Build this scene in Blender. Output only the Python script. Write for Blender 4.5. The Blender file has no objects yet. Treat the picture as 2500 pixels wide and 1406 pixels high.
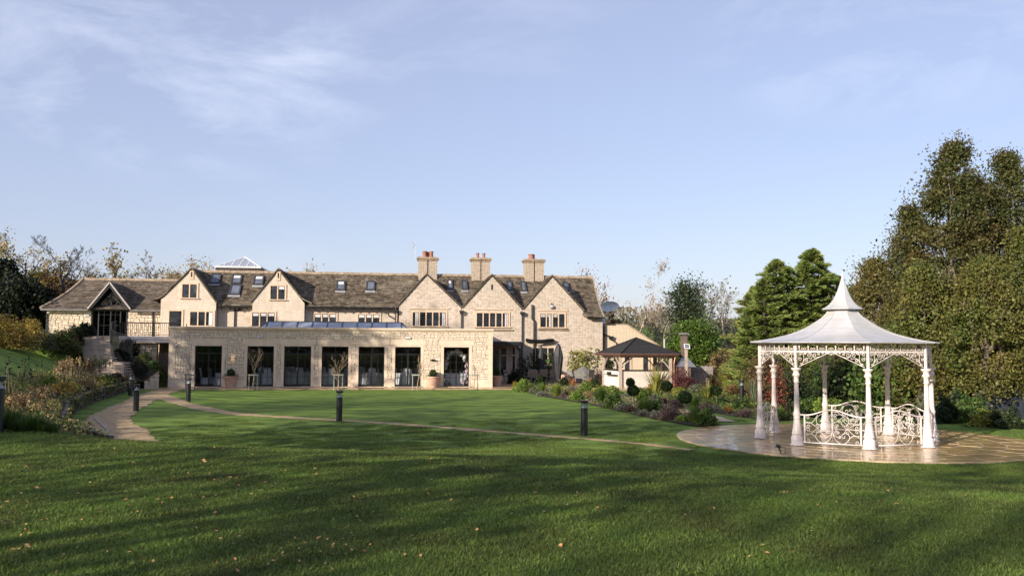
import bpy, math, random
import numpy as np
from mathutils import Vector, Matrix

S = bpy.context.scene
COL = S.collection
rnd = random.Random(7)
RG = np.random.default_rng(11)

# ------------------------------------------------------------------ camera, world, sun
F_PX, PITCH, ROLL, EYE = 2150.0, math.atan(138.0 / 2150.0), 0.006, 2.55
fw = Vector((0, math.cos(PITCH), math.sin(PITCH)))
rt = Vector((math.cos(ROLL), 0, math.sin(ROLL)))
rt = (rt - fw * rt.dot(fw)).normalized()
up = rt.cross(fw).normalized()
EYEP = Vector((0, 0, EYE))
cd = bpy.data.cameras.new('camera')
cam = bpy.data.objects.new('camera', cd)
COL.objects.link(cam)
cam.matrix_world = Matrix.Translation(EYEP) @ Matrix((rt, up, -fw)).transposed().to_4x4()
cd.lens = F_PX / 2500 * 36
cd.sensor_width = 36
cd.clip_start = 0.1
cd.clip_end = 6000
S.camera = cam

SUN_AZ, SUN_EL = math.radians(42), math.radians(20)      # light travels towards +x sin(az), +y cos(az)
Ld = Vector((math.sin(SUN_AZ) * math.cos(SUN_EL), math.cos(SUN_AZ) * math.cos(SUN_EL), -math.sin(SUN_EL)))
sl = bpy.data.lights.new('sun', 'SUN')
sl.energy = 4.9
sl.angle = math.radians(0.55)
sl.color = (1.0, 0.885, 0.745)
so = bpy.data.objects.new('sun', sl)
COL.objects.link(so)
so.rotation_euler = Ld.to_track_quat('-Z', 'Y').to_euler()

W = bpy.data.worlds.new('World')
S.world = W
W.use_nodes = True
nt = W.node_tree
for n in list(nt.nodes):
    nt.nodes.remove(n)
def N(t, typ, **kw):
    n = t.nodes.new(typ)
    for k, v in kw.items():
        setattr(n, k, v)
    return n
out = N(nt, 'ShaderNodeOutputWorld')
bg = N(nt, 'ShaderNodeBackground')
bg.inputs['Strength'].default_value = 0.097
sky = N(nt, 'ShaderNodeTexSky', sky_type='NISHITA', sun_disc=False)
sky.sun_elevation = SUN_EL
sky.sun_rotation = math.atan2(-Ld.x, -Ld.y)
sky.altitude = 50
sky.air_density = 1.0
sky.dust_density = 1.1
sky.ozone_density = 2.2
tint = N(nt, 'ShaderNodeMixRGB', blend_type='MIX')          # thin high veil lifts and softens the blue
tint.inputs[0].default_value = 0.36
veil = N(nt, 'ShaderNodeRGB'); veil.outputs[0].default_value = (5.6, 5.9, 7.9, 1)
warm = N(nt, 'ShaderNodeMixRGB', blend_type='MULTIPLY'); warm.inputs[0].default_value = 1; warm.inputs[2].default_value = (1.05, .96, 1.0, 1)
nt.links.new(sky.outputs[0], warm.inputs[1]); nt.links.new(warm.outputs[0], tint.inputs[1])
nt.links.new(veil.outputs[0], tint.inputs[2])
geo = N(nt, 'ShaderNodeTexCoord')
mp = N(nt, 'ShaderNodeMapping')
mp.inputs['Scale'].default_value = (2.6, 2.6, 8.5)
mp.inputs['Rotation'].default_value = (0.0, 0.22, 0.5)
no = N(nt, 'ShaderNodeTexNoise')
no.inputs['Scale'].default_value = 1.5
no.inputs['Detail'].default_value = 9
no.inputs['Roughness'].default_value = 0.62
no.inputs['Distortion'].default_value = 0.5
cr = N(nt, 'ShaderNodeValToRGB')
cr.color_ramp.elements[0].position = 0.46
cr.color_ramp.elements[0].color = (0, 0, 0, 1)
cr.color_ramp.elements[1].position = 0.78
cr.color_ramp.elements[1].color = (.42, .42, .42, 1)
nt.links.new(geo.outputs['Generated'], mp.inputs[0])
nt.links.new(mp.outputs[0], no.inputs['Vector'])
nt.links.new(no.outputs['Fac'], cr.inputs[0])
cm = N(nt, 'ShaderNodeMixRGB')
cm.inputs[2].default_value = (7.8, 8.2, 9.4, 1)
# high cloud gathers in banks: upper left, a little upper right, and a few elsewhere round the sky
nrmz = N(nt, 'ShaderNodeVectorMath', operation='NORMALIZE'); nt.links.new(geo.outputs['Generated'], nrmz.inputs[0])
acc = None
for (dx, dy, dz, lo, hi, amt) in ((-.40, 1, .33, .965, .996, 1.0), (-.12, 1, .40, .975, .999, .45), (.44, 1, .37, .982, .999, .8), (-.95, .4, .45, .9, .99, .8), (.9, -.5, .5, .9, .99, .8), (-.3, -1, .5, .9, .99, .8), (-.25, 1, .10, .985, .999, .35)):
    dn = Vector((dx, dy, dz * 2.2)).normalized()
    sq = N(nt, 'ShaderNodeVectorMath', operation='MULTIPLY'); sq.inputs[1].default_value = (1, 1, 2.2); nt.links.new(nrmz.outputs[0], sq.inputs[0])
    sn = N(nt, 'ShaderNodeVectorMath', operation='NORMALIZE'); nt.links.new(sq.outputs[0], sn.inputs[0])
    dt = N(nt, 'ShaderNodeVectorMath', operation='DOT_PRODUCT'); dt.inputs[1].default_value = dn; nt.links.new(sn.outputs[0], dt.inputs[0])
    mr_ = N(nt, 'ShaderNodeMapRange', interpolation_type='SMOOTHSTEP'); mr_.inputs[1].default_value = lo; mr_.inputs[2].default_value = hi; mr_.inputs[4].default_value = amt
    nt.links.new(dt.outputs['Value'], mr_.inputs[0])
    if acc is None: acc = mr_.outputs[0]
    else:
        mxn = N(nt, 'ShaderNodeMath', operation='MAXIMUM'); nt.links.new(acc, mxn.inputs[0]); nt.links.new(mr_.outputs[0], mxn.inputs[1]); acc = mxn.outputs[0]
mul_ = N(nt, 'ShaderNodeMath', operation='MULTIPLY'); nt.links.new(acc, mul_.inputs[0]); nt.links.new(cr.outputs[0], mul_.inputs[1])
nt.links.new(mul_.outputs[0], cm.inputs[0])
nt.links.new(tint.outputs[0], cm.inputs[1])
nt.links.new(cm.outputs[0], bg.inputs[0])
nt.links.new(bg.outputs[0], out.inputs[0])

S.view_settings.view_transform = 'Standard'
S.view_settings.look = 'None'
S.view_settings.exposure = 0.6
S.view_settings.gamma = 1.0
S.view_settings.use_curve_mapping = False
S.render.engine = 'CYCLES'
S.cycles.max_bounces = 6
S.cycles.diffuse_bounces = 3
S.cycles.glossy_bounces = 3
S.cycles.transmission_bounces = 4
S.cycles.transparent_max_bounces = 8
S.cycles.use_denoising = True

# ------------------------------------------------------------------ pixel rays (2500 x 1406 photograph) onto real places
def ray(px, py):
    return (fw + rt * ((px - 1250) / F_PX) + up * ((703 - py) / F_PX))
def ground(px, py, z=0.0):
    d = ray(px, py)
    t = (z - EYE) / d.z
    return EYEP + d * t
def atdepth(px, py, y):
    d = ray(px, py)
    return EYEP + d * (y / d.y)
TH = math.atan(0.129)
O = ground(408, 946.5)
CU, SU = math.cos(TH), math.sin(TH)
def H(px, py, v):
    """a ray onto the vertical plane v metres behind the extension's front -> (u, z)"""
    d = ray(px, py)
    n = Vector((-SU, CU, 0))
    t = (v - (EYEP - O).dot(n)) / d.dot(n)
    p = EYEP + d * t - O
    return p.x * CU + p.y * SU, p.z + O.z
def Wd(u, v, z=0):
    return Vector((O.x + u * CU - v * SU, O.y + u * SU + v * CU, z))
def UV(x, y):
    dx, dy = x - O.x, y - O.y
    return dx * CU + dy * SU, -dx * SU + dy * CU

# ------------------------------------------------------------------ materials
MATS = {}
def mat(name, col, rough=0.8, var=0.15, scale=4.0, bump=0.0, bscale=30.0, metallic=0.0, island=0.0, objr=0.0,
        col2=None, translucent=0.0, spec=0.5, coat=0.0, hue=0.0, patch=None, pscale=1.0, stretch=None):
    if name in MATS:
        return MATS[name]
    m = bpy.data.materials.new(name)
    m.use_nodes = True
    t = m.node_tree
    b = t.nodes['Principled BSDF']
    L = t.links.new
    b.inputs['Roughness'].default_value = rough
    b.inputs['Metallic'].default_value = metallic
    b.inputs['Specular IOR Level'].default_value = spec
    b.inputs['Coat Weight'].default_value = coat
    tc = N(t, 'ShaderNodeTexCoord')
    mpn = N(t, 'ShaderNodeMapping')
    if stretch:
        mpn.inputs['Scale'].default_value = stretch
    L(tc.outputs['Object'], mpn.inputs[0])
    nz = N(t, 'ShaderNodeTexNoise')
    nz.inputs['Scale'].default_value = scale
    nz.inputs['Detail'].default_value = 6
    nz.inputs['Roughness'].default_value = 0.6
    L(mpn.outputs[0], nz.inputs['Vector'])
    mx = N(t, 'ShaderNodeMixRGB')
    c2 = col2 or tuple(c * (1 - 2.2 * var) for c in col)
    c1 = tuple(min(1, c * (1 + var)) for c in col) if col2 is None else col
    mx.inputs[1].default_value = (*c1, 1)
    mx.inputs[2].default_value = (*c2, 1)
    rp = N(t, 'ShaderNodeMapRange')
    rp.inputs[1].default_value = 0.32
    rp.inputs[2].default_value = 0.68
    L(nz.outputs['Fac'], rp.inputs[0])
    L(rp.outputs[0], mx.inputs[0])
    last = mx.outputs[0]
    if patch:
        n2 = N(t, 'ShaderNodeTexNoise')
        n2.inputs['Scale'].default_value = pscale
        n2.inputs['Detail'].default_value = 5
        L(tc.outputs['Object'], n2.inputs['Vector'])
        r2 = N(t, 'ShaderNodeMapRange')
        r2.inputs[1].default_value = 0.5
        r2.inputs[2].default_value = 0.72
        L(n2.outputs['Fac'], r2.inputs[0])
        m2 = N(t, 'ShaderNodeMixRGB')
        m2.inputs[2].default_value = (*patch, 1)
        L(r2.outputs[0], m2.inputs[0])
        L(last, m2.inputs[1])
        last = m2.outputs[0]
    if island or objr:
        add = None
        if island:
            g = N(t, 'ShaderNodeNewGeometry')
            add = g.outputs['Random Per Island']
        if objr:
            oi = N(t, 'ShaderNodeObjectInfo')
            if add is not None:
                a = N(t, 'ShaderNodeMath', operation='ADD')
                L(add, a.inputs[0]); L(oi.outputs['Random'], a.inputs[1])
                f = N(t, 'ShaderNodeMath', operation='FRACT')
                L(a.outputs[0], f.inputs[0])
                add = f.outputs[0]
            else:
                add = oi.outputs['Random']
        k = max(island, objr)
        mr = N(t, 'ShaderNodeMapRange')
        mr.inputs[3].default_value = 1 - k
        mr.inputs[4].default_value = 1 + k
        L(add, mr.inputs[0])
        hs = N(t, 'ShaderNodeHueSaturation')
        L(mr.outputs[0], hs.inputs['Value'])
        L(last, hs.inputs['Color'])
        if hue:
            m7 = N(t, 'ShaderNodeMath', operation='MULTIPLY'); m7.inputs[1].default_value = 7.13
            f7 = N(t, 'ShaderNodeMath', operation='FRACT')
            h7 = N(t, 'ShaderNodeMapRange')
            h7.inputs[3].default_value = 0.5 - hue
            h7.inputs[4].default_value = 0.5 + hue
            L(add, m7.inputs[0]); L(m7.outputs[0], f7.inputs[0]); L(f7.outputs[0], h7.inputs[0])
            L(h7.outputs[0], hs.inputs['Hue'])
        last = hs.outputs[0]
    L(last, b.inputs['Base Color'])
    if bump:
        nb = N(t, 'ShaderNodeTexNoise')
        nb.inputs['Scale'].default_value = bscale
        nb.inputs['Detail'].default_value = 5
        L(mpn.outputs[0], nb.inputs['Vector'])
        bp = N(t, 'ShaderNodeBump')
        bp.inputs['Strength'].default_value = bump
        bp.inputs['Distance'].default_value = 0.02
        L(nb.outputs['Fac'], bp.inputs['Height'])
        L(bp.outputs[0], b.inputs['Normal'])
    if translucent:
        o = t.nodes['Material Output']
        tr = N(t, 'ShaderNodeBsdfTranslucent')
        L(last, tr.inputs[0])
        ms = N(t, 'ShaderNodeMixShader')
        ms.inputs[0].default_value = translucent
        L(b.outputs[0], ms.inputs[1]); L(tr.outputs[0], ms.inputs[2]); L(ms.outputs[0], o.inputs[0])
    MATS[name] = m
    return m

def leafmat(name, col, isl=0.45, hue=0.03, tr=0.3, var=0.3, scale=1.2, col2=None):
    return mat(name, col, rough=0.55, var=var, scale=scale, island=isl, hue=hue, translucent=tr, spec=0.3, col2=col2)

def rubblemat(name, base, dark, mort, sx=2.6, sz=6.0, scale=1.0, blotch=None, bk=.7):
    """small coursed rubble, too fine at this distance to pick apart"""
    if name in MATS:
        return MATS[name]
    m = bpy.data.materials.new(name)
    m.use_nodes = True
    t = m.node_tree; L = t.links.new
    b = t.nodes['Principled BSDF']
    b.inputs['Roughness'].default_value = 0.9
    b.inputs['Specular IOR Level'].default_value = 0.2
    tc = N(t, 'ShaderNodeTexCoord')
    sp = N(t, 'ShaderNodeSeparateXYZ'); L(tc.outputs['Object'], sp.inputs[0])
    ad = N(t, 'ShaderNodeMath', operation='ADD'); L(sp.outputs[0], ad.inputs[0]); L(sp.outputs[1], ad.inputs[1])
    cb = N(t, 'ShaderNodeCombineXYZ')
    L(ad.outputs[0], cb.inputs[0]); L(sp.outputs[2], cb.inputs[1])
    mpn = N(t, 'ShaderNodeMapping'); mpn.inputs['Scale'].default_value = (sx * scale, sz * scale, 1)
    L(cb.outputs[0], mpn.inputs[0])
    wob = N(t, 'ShaderNodeTexNoise'); wob.inputs['Scale'].default_value = 1.3
    L(mpn.outputs[0], wob.inputs['Vector'])
    va = N(t, 'ShaderNodeMixRGB'); va.inputs[0].default_value = 0.12
    L(mpn.outputs[0], va.inputs[1]); L(wob.outputs['Color'], va.inputs[2])
    v1 = N(t, 'ShaderNodeTexVoronoi', voronoi_dimensions='2D', feature='DISTANCE_TO_EDGE')
    v2 = N(t, 'ShaderNodeTexVoronoi', voronoi_dimensions='2D', feature='F1')
    for v in (v1, v2):
        v.inputs['Randomness'].default_value = 0.55
        v.inputs['Scale'].default_value = 1.0
        L(va.outputs[0], v.inputs['Vector'])
    r1 = N(t, 'ShaderNodeMapRange'); r1.inputs[1].default_value = 0.02; r1.inputs[2].default_value = 0.10
    L(v1.outputs['Distance'], r1.inputs[0])
    sc = N(t, 'ShaderNodeSeparateColor'); L(v2.outputs['Color'], sc.inputs[0])
    c1 = N(t, 'ShaderNodeMixRGB'); c1.inputs[1].default_value = (*base, 1); c1.inputs[2].default_value = (*dark, 1)
    rr = N(t, 'ShaderNodeMapRange'); rr.inputs[1].default_value = 0.35; rr.inputs[2].default_value = 1.0
    L(sc.outputs[0], rr.inputs[0]); L(rr.outputs[0], c1.inputs[0])
    nz = N(t, 'ShaderNodeTexNoise'); nz.inputs['Scale'].default_value = 0.9; nz.inputs['Detail'].default_value = 8
    nz.inputs['Roughness'].default_value = 0.7
    L(tc.outputs['Object'], nz.inputs['Vector'])
    r3 = N(t, 'ShaderNodeMapRange'); r3.inputs[1].default_value = 0.42; r3.inputs[2].default_value = 0.72
    r3.inputs[4].default_value = 0.75
    L(nz.outputs['Fac'], r3.inputs[0])
    c2 = N(t, 'ShaderNodeMixRGB'); c2.inputs[2].default_value = (*(blotch or dark), 1)
    L(r3.outputs[0], c2.inputs[0]); L(c1.outputs[0], c2.inputs[1])
    c3 = N(t, 'ShaderNodeMixRGB'); c3.inputs[1].default_value = (*mort, 1)
    L(r1.outputs[0], c3.inputs[0]); L(c2.outputs[0], c3.inputs[2])
    L(c3.outputs[0], b.inputs['Base Color'])
    mu = N(t, 'ShaderNodeMath', operation='ADD')
    m9 = N(t, 'ShaderNodeMath', operation='MULTIPLY'); m9.inputs[1].default_value = 0.6
    L(sc.outputs[1], m9.inputs[0]); L(m9.outputs[0], mu.inputs[0]); L(r1.outputs[0], mu.inputs[1])
    bp = N(t, 'ShaderNodeBump'); bp.inputs['Strength'].default_value = bk; bp.inputs['Distance'].default_value = 0.03
    L(mu.outputs[0], bp.inputs['Height']); L(bp.outputs[0], b.inputs['Normal'])
    MATS[name] = m
    return m

def glassmat(name, tintc=(0.75, 0.8, 0.82), see=0.75, rough=0.02):
    if name in MATS:
        return MATS[name]
    m = bpy.data.materials.new(name); m.use_nodes = True
    t = m.node_tree; L = t.links.new
    for n in list(t.nodes):
        t.nodes.remove(n)
    o = N(t, 'ShaderNodeOutputMaterial')
    tr = N(t, 'ShaderNodeBsdfTransparent'); tr.inputs[0].default_value = (*[c * see for c in tintc], 1)
    gl = N(t, 'ShaderNodeBsdfGlossy'); gl.inputs['Roughness'].default_value = rough
    gl.inputs[0].default_value = (0.9, 0.9, 0.9, 1)
    fr = N(t, 'ShaderNodeFresnel'); fr.inputs[0].default_value = 1.5
    ms = N(t, 'ShaderNodeMixShader')
    gb = N(t, 'ShaderNodeNewGeometry'); iv = N(t, 'ShaderNodeMath', operation='SUBTRACT'); iv.inputs[0].default_value = 1; L(gb.outputs['Backfacing'], iv.inputs[1])
    mf = N(t, 'ShaderNodeMath', operation='MULTIPLY'); L(fr.outputs[0], mf.inputs[0]); L(iv.outputs[0], mf.inputs[1])
    L(mf.outputs[0], ms.inputs[0]); L(tr.outputs[0], ms.inputs[1]); L(gl.outputs[0], ms.inputs[2]); L(ms.outputs[0], o.inputs[0])
    MATS[name] = m
    return m

# ------------------------------------------------------------------ mesh helpers
def link(name, me, m, parent=None, loc=None, smooth=False):
    if m is not None and not me.materials:
        me.materials.append(m)
    o = bpy.data.objects.new(name, me)
    COL.objects.link(o)
    if parent is not None:
        o.parent = parent
    if loc is not None:
        o.location = loc
    if smooth:
        me.polygons.foreach_set('use_smooth', [True] * len(me.polygons))
    return o
class MB:
    def __init__(s):
        s.v, s.f = [], []
    def add(s, vs, fs):
        k = len(s.v)
        s.v.extend([tuple(p) for p in vs])
        s.f.extend([tuple(i + k for i in f) for f in fs])
        return s
    def box(s, x0, x1, y0, y1, z0, z1):
        return s.add([(x0, y0, z0), (x1, y0, z0), (x1, y1, z0), (x0, y1, z0), (x0, y0, z1), (x1, y0, z1), (x1, y1, z1), (x0, y1, z1)],
                     [(0, 3, 2, 1), (4, 5, 6, 7), (0, 1, 5, 4), (1, 2, 6, 5), (2, 3, 7, 6), (3, 0, 4, 7)])
    def prism(s, pts, off):
        """closed polygon pts (list of 3-vectors, CCW seen from the front) pushed by the vector off"""
        n = len(pts)
        a = [Vector(p) for p in pts]
        b = [p + Vector(off) for p in a]
        fs = [tuple(range(n)), tuple(range(2 * n - 1, n - 1, -1))]
        fs += [(i, i + n, (i + 1) % n + n, (i + 1) % n) for i in range(n)]
        return s.add(a + b, fs)
    def tube(s, pts, r, n=6, cap=True):
        pts = [Vector(p) for p in pts]
        k = len(s.v)
        m = len(pts)
        rs = r if isinstance(r, (list, tuple)) else [r] * m
        ref = None
        for i, p in enumerate(pts):
            d = (pts[min(i + 1, m - 1)] - pts[max(i - 1, 0)])
            d = d.normalized() if d.length > 1e-9 else Vector((0, 0, 1))
            if ref is None:
                ref = d.orthogonal().normalized()
            ref = (ref - d * ref.dot(d))
            ref = ref.normalized() if ref.length > 1e-6 else d.orthogonal().normalized()
            q = d.cross(ref)
            for j in range(n):
                a = 2 * math.pi * j / n
                s.v.append(tuple(p + (ref * math.cos(a) + q * math.sin(a)) * rs[i]))
        for i in range(m - 1):
            for j in range(n):
                a, b = k + i * n + j, k + i * n + (j + 1) % n
                s.f.append((a, b, b + n, a + n))
        if cap:
            s.f.append(tuple(k + j for j in range(n - 1, -1, -1)))
            s.f.append(tuple(k + (m - 1) * n + j for j in range(n)))
        return s
    def lathe(s, prof, cx=0, cy=0, n=16, a0=0.0):
        """prof: list of (r, z)"""
        k = len(s.v)
        for r, z in prof:
            for j in range(n):
                a = a0 + 2 * math.pi * j / n
                s.v.append((cx + r * math.cos(a), cy + r * math.sin(a), z))
        for i in range(len(prof) - 1):
            for j in range(n):
                a, b = k + i * n + j, k + i * n + (j + 1) % n
                s.f.append((a, b, b + n, a + n))
        s.f.append(tuple(k + j for j in range(n - 1, -1, -1)))
        s.f.append(tuple(k + (len(prof) - 1) * n + j for j in range(n)))
        return s
    def build(s, name, m, parent=None, loc=None, smooth=False):
        me = bpy.data.meshes.new(name)
        me.from_pydata(s.v, [], s.f)
        me.update()
        return link(name, me, m, parent, loc, smooth)

def npmesh(name, V, nper, m, parent=None, loc=None, F=None, smooth=False):
    """V (N,nper,3): N separate polygons; or V (K,3) with F (N,nper)"""
    V = np.asarray(V, dtype=np.float32)
    if F is None:
        nf = V.shape[0]
        V = V.reshape(-1, 3)
        F = np.arange(len(V), dtype=np.int32)
    else:
        nf = len(F); F = np.asarray(F, dtype=np.int32).ravel()
    me = bpy.data.meshes.new(name)
    me.vertices.add(len(V)); me.vertices.foreach_set('co', V.ravel())
    me.loops.add(len(F)); me.loops.foreach_set('vertex_index', F)
    me.polygons.add(nf)
    me.polygons.foreach_set('loop_start', np.arange(nf, dtype=np.int32) * nper)
    me.polygons.foreach_set('loop_total', np.full(nf, nper, dtype=np.int32))
    me.update(calc_edges=True)
    return link(name, me, m, parent, loc, smooth)

def unit(a):
    return a / np.maximum(np.linalg.norm(a, axis=1, keepdims=True), 1e-9)

def leafquads(C, size, up_bias=0.0, aspect=1.4, jit=0.35):
    """one small bent-diamond leaf card per centre"""
    n = len(C)
    nrm = RG.normal(size=(n, 3)); nrm[:, 2] += up_bias
    nrm = unit(nrm)
    a = unit(np.cross(nrm, RG.normal(size=(n, 3))))
    b = np.cross(nrm, a)
    sz = size * (1 + jit * RG.normal(size=(n, 1))).clip(0.4, 2)
    l, w = sz * 0.5 * aspect, sz * 0.5
    return np.stack([C - a * l, C + b * w * 0.9 + nrm * w * .15, C + a * l, C - b * w * 0.9 + nrm * w * .15], axis=1)

def segtubes(A, B, ra, rb, n=4):
    """arrays of segments -> (V,F)"""
    A, B = np.asarray(A, float), np.asarray(B, float)
    d = unit(B - A)
    ref = np.where(np.abs(d[:, 2:3]) > .9, np.array([[1., 0, 0]]), np.array([[0, 0, 1.]]))
    p = unit(np.cross(d, ref)); q = np.cross(d, p)
    k = len(A)
    V = np.zeros((k, 2 * n, 3))
    for j in range(n):
        a = 2 * math.pi * j / n
        o = p * math.cos(a) + q * math.sin(a)
        V[:, j] = A + o * np.asarray(ra)[:, None]
        V[:, n + j] = B + o * np.asarray(rb)[:, None]
    F = np.array([[j, (j + 1) % n, n + (j + 1) % n, n + j] for j in range(n)])
    F = (F[None] + (np.arange(k) * 2 * n)[:, None, None]).reshape(-1, 4)
    return V.reshape(-1, 3), F

LABELS = set()
def tag(o, label=None, cat=None, group=None, kind=None):
    if label: o['label'] = label
    if cat: o['category'] = cat
    if group: o['group'] = group
    if kind: o['kind'] = kind
    return o
def thing(name, label, cat, loc=(0, 0, 0), rz=0.0, group=None):
    o = bpy.data.objects.new(name, None)
    COL.objects.link(o)
    o.location = loc
    o.rotation_euler = (0, 0, rz)
    return tag(o, label, cat, group)
def hthing(name, label, cat, group=None):
    """a thing in the building's own frame: u along the front, v into depth, z up"""
    return thing(name, label, cat, (O.x, O.y, 0), TH, group)
def copy_tree(o, parent=None):
    c = o.copy(); COL.objects.link(c)
    c.parent = parent
    for ch in list(o.children):
        copy_tree(ch, c)
    return c
# ------------------------------------------------------------------ terrain
def sstep(t):
    t = np.clip(t, 0, 1)
    return t * t * (3 - 2 * t)
PATH_PX = [(385, 962), (450, 986), (560, 1008), (690, 1018), (828, 1026), (1000, 1037), (1200, 1053), (1400, 1069), (1560, 1083), (1690, 1099)]
PATH_W = [ground(*p) for p in PATH_PX]
GAZ = Vector((9.15, 24.07, 0))
PAT_C, PAT_R = Vector((9.35, 24.25, 0)), 4.75
wall_px = [(-8.6, 19.0), (-11.5, 22.5), (-13.1, 26.0), (-15.3, 30.5), (-17.6, 37.0), (-19.2, 43.0), (-20.4, 47.6)]   # dry-stone wall line
WX = np.array([p[0] for p in wall_px]); WY = np.array([p[1] for p in wall_px])
def terrain(x, y):
    x = np.asarray(x, float); y = np.asarray(y, float)
    z = np.zeros(np.broadcast(x, y).shape)
    # near slope that the camera stands on
    px = np.array([-60, -14, -10, -7, -4, -2, 1, 3.5, 5.2, 7, 9.5, 12, 14, 18, 40.])
    py = np.array([20, 20.8, 21.6, 20.4, 21.0, 21.8, 22.0, 21.3, 20.3, 19.4, 19.2, 19.8, 20.6, 22, 22.])
    y0 = np.interp(x, px, py)
    D = np.interp(x, [-12, -9.6, -7, -4, -2, 3, 8, 20], [5.0, 5.2, 6.4, 8.6, 10.5, 13, 13, 14])
    top = np.interp(x, [-14, -8, 0, 8], [1.0, .93, .95, .95])
    ramp = sstep((y0 - y) / D) * top
    z = z + ramp
    # left bank behind the dry-stone wall, rising to the upper terrace
    wx = np.interp(y, WY, WX)
    d = wx - x
    u = (x - O.x) * CU + (y - O.y) * SU
    v = -(x - O.x) * SU + (y - O.y) * CU
    fade = np.clip((y - 17) / 6, 0, 1)
    bank = np.where(d > 0.44, np.minimum(0.5 + 0.36 * np.maximum(d - 1.2, 0), 2.88), 0) * fade
    beyond = (y > 47.6)
    d2 = -(u + 4.9)
    bank2 = np.where((d2 > 0), np.minimum(2.88, 0.5 + 2.4 * np.clip((v + 5.0) / 6, 0, 1) + .25 * d2), 0)
    bank = np.where(beyond, np.where((u > -4.9) & (v > -1.6), 0, np.maximum(bank2, np.where(v < -1.6, bank, 0))), bank)
    bank = np.where(x < 0, bank, 0)
    z = np.maximum(z, bank) 
    # car park behind the shrubs on the right lies lower
    z = z - 1.25 * sstep((y - 31.5) / 5) * sstep((x - 9.5) / 3) * (1 - sstep((y - 75) / 20))
    # far rising country
    far = sstep((y - 130) / 300) * 9 + sstep((y - 500) / 900) * 30
    z = z + far + 2.0 * np.sin(x / 63.0 + 1) * sstep((y - 150) / 200)
    z = z + sstep((-x - 30) / 40) * 2.0 * (y > 0)
    return z
def tz(x, y):
    return float(terrain(x, y))

grass = mat('lawn_grass_cover', (0.150, 0.225, 0.040), rough=0.85, var=0.18, scale=1.1, bump=0.9, bscale=170, spec=0.15,
            patch=(0.118, 0.190, 0.034), pscale=0.35)
# mowing arcs and fine sward grain on the lawn material
t = grass.node_tree; L = t.links.new
b = t.nodes['Principled BSDF']
src = b.inputs['Base Color'].links[0].from_socket
tc = N(t, 'ShaderNodeTexCoord')
sp = N(t, 'ShaderNodeMapping'); sp.inputs['Location'].default_value = (2.0, -62.0, 0)
L(tc.outputs['Object'], sp.inputs[0])
wv = N(t, 'ShaderNodeTexWave', wave_type='RINGS', rings_direction='Z', wave_profile='SIN')
wv.inputs['Scale'].default_value = 0.20; wv.inputs['Distortion'].default_value = 0.8; wv.inputs['Detail'].default_value = 2
wv.inputs['Detail Scale'].default_value = .4
L(sp.outputs[0], wv.inputs['Vector'])
fn = N(t, 'ShaderNodeTexNoise'); fn.inputs['Scale'].default_value = 60; fn.inputs['Detail'].default_value = 4; fn.inputs['Roughness'].default_value = .8
L(tc.outputs['Object'], fn.inputs['Vector'])
r1 = N(t, 'ShaderNodeMapRange'); r1.inputs[3].default_value = 0.86; r1.inputs[4].default_value = 1.14
L(wv.outputs['Fac'], r1.inputs[0])
r2 = N(t, 'ShaderNodeMapRange'); r2.inputs[1].default_value = .3; r2.inputs[2].default_value = .7; r2.inputs[3].default_value = 0.78; r2.inputs[4].default_value = 1.22
L(fn.outputs['Fac'], r2.inputs[0])
mm = N(t, 'ShaderNodeMath', operation='MULTIPLY'); L(r1.outputs[0], mm.inputs[0]); L(r2.outputs[0], mm.inputs[1])
hs = N(t, 'ShaderNodeHueSaturation'); L(mm.outputs[0], hs.inputs['Value']); L(src, hs.inputs['Color']); L(hs.outputs[0], b.inputs['Base Color'])

xs = np.concatenate([np.arange(-900, -120, 60), np.arange(-120, -40, 5), np.arange(-40, -26, 1.0), np.arange(-26, 20, .3), np.arange(20, 44, 1.0), np.arange(44, 130, 6), np.arange(130, 1000, 60)])
ys = np.concatenate([np.arange(-60, 0, 6), np.arange(0, 4, 1), np.arange(4, 56, .3), np.arange(56, 90, 1.5), np.arange(90, 300, 12), np.arange(300, 2600, 100)])
XX, YY = np.meshgrid(xs, ys)
ZZ = terrain(XX, YY)
V = np.stack([XX.ravel(), YY.ravel(), ZZ.ravel()], 1)
nx = len(xs)
ii = np.arange(len(ys) - 1)[:, None] * nx + np.arange(nx - 1)[None]
ii = ii.ravel()
F = np.stack([ii, ii + 1, ii + nx + 1, ii + nx], 1)
lawn = npmesh('lawn', V, 4, grass, F=F, smooth=True)
tag(lawn, kind='structure')

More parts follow.
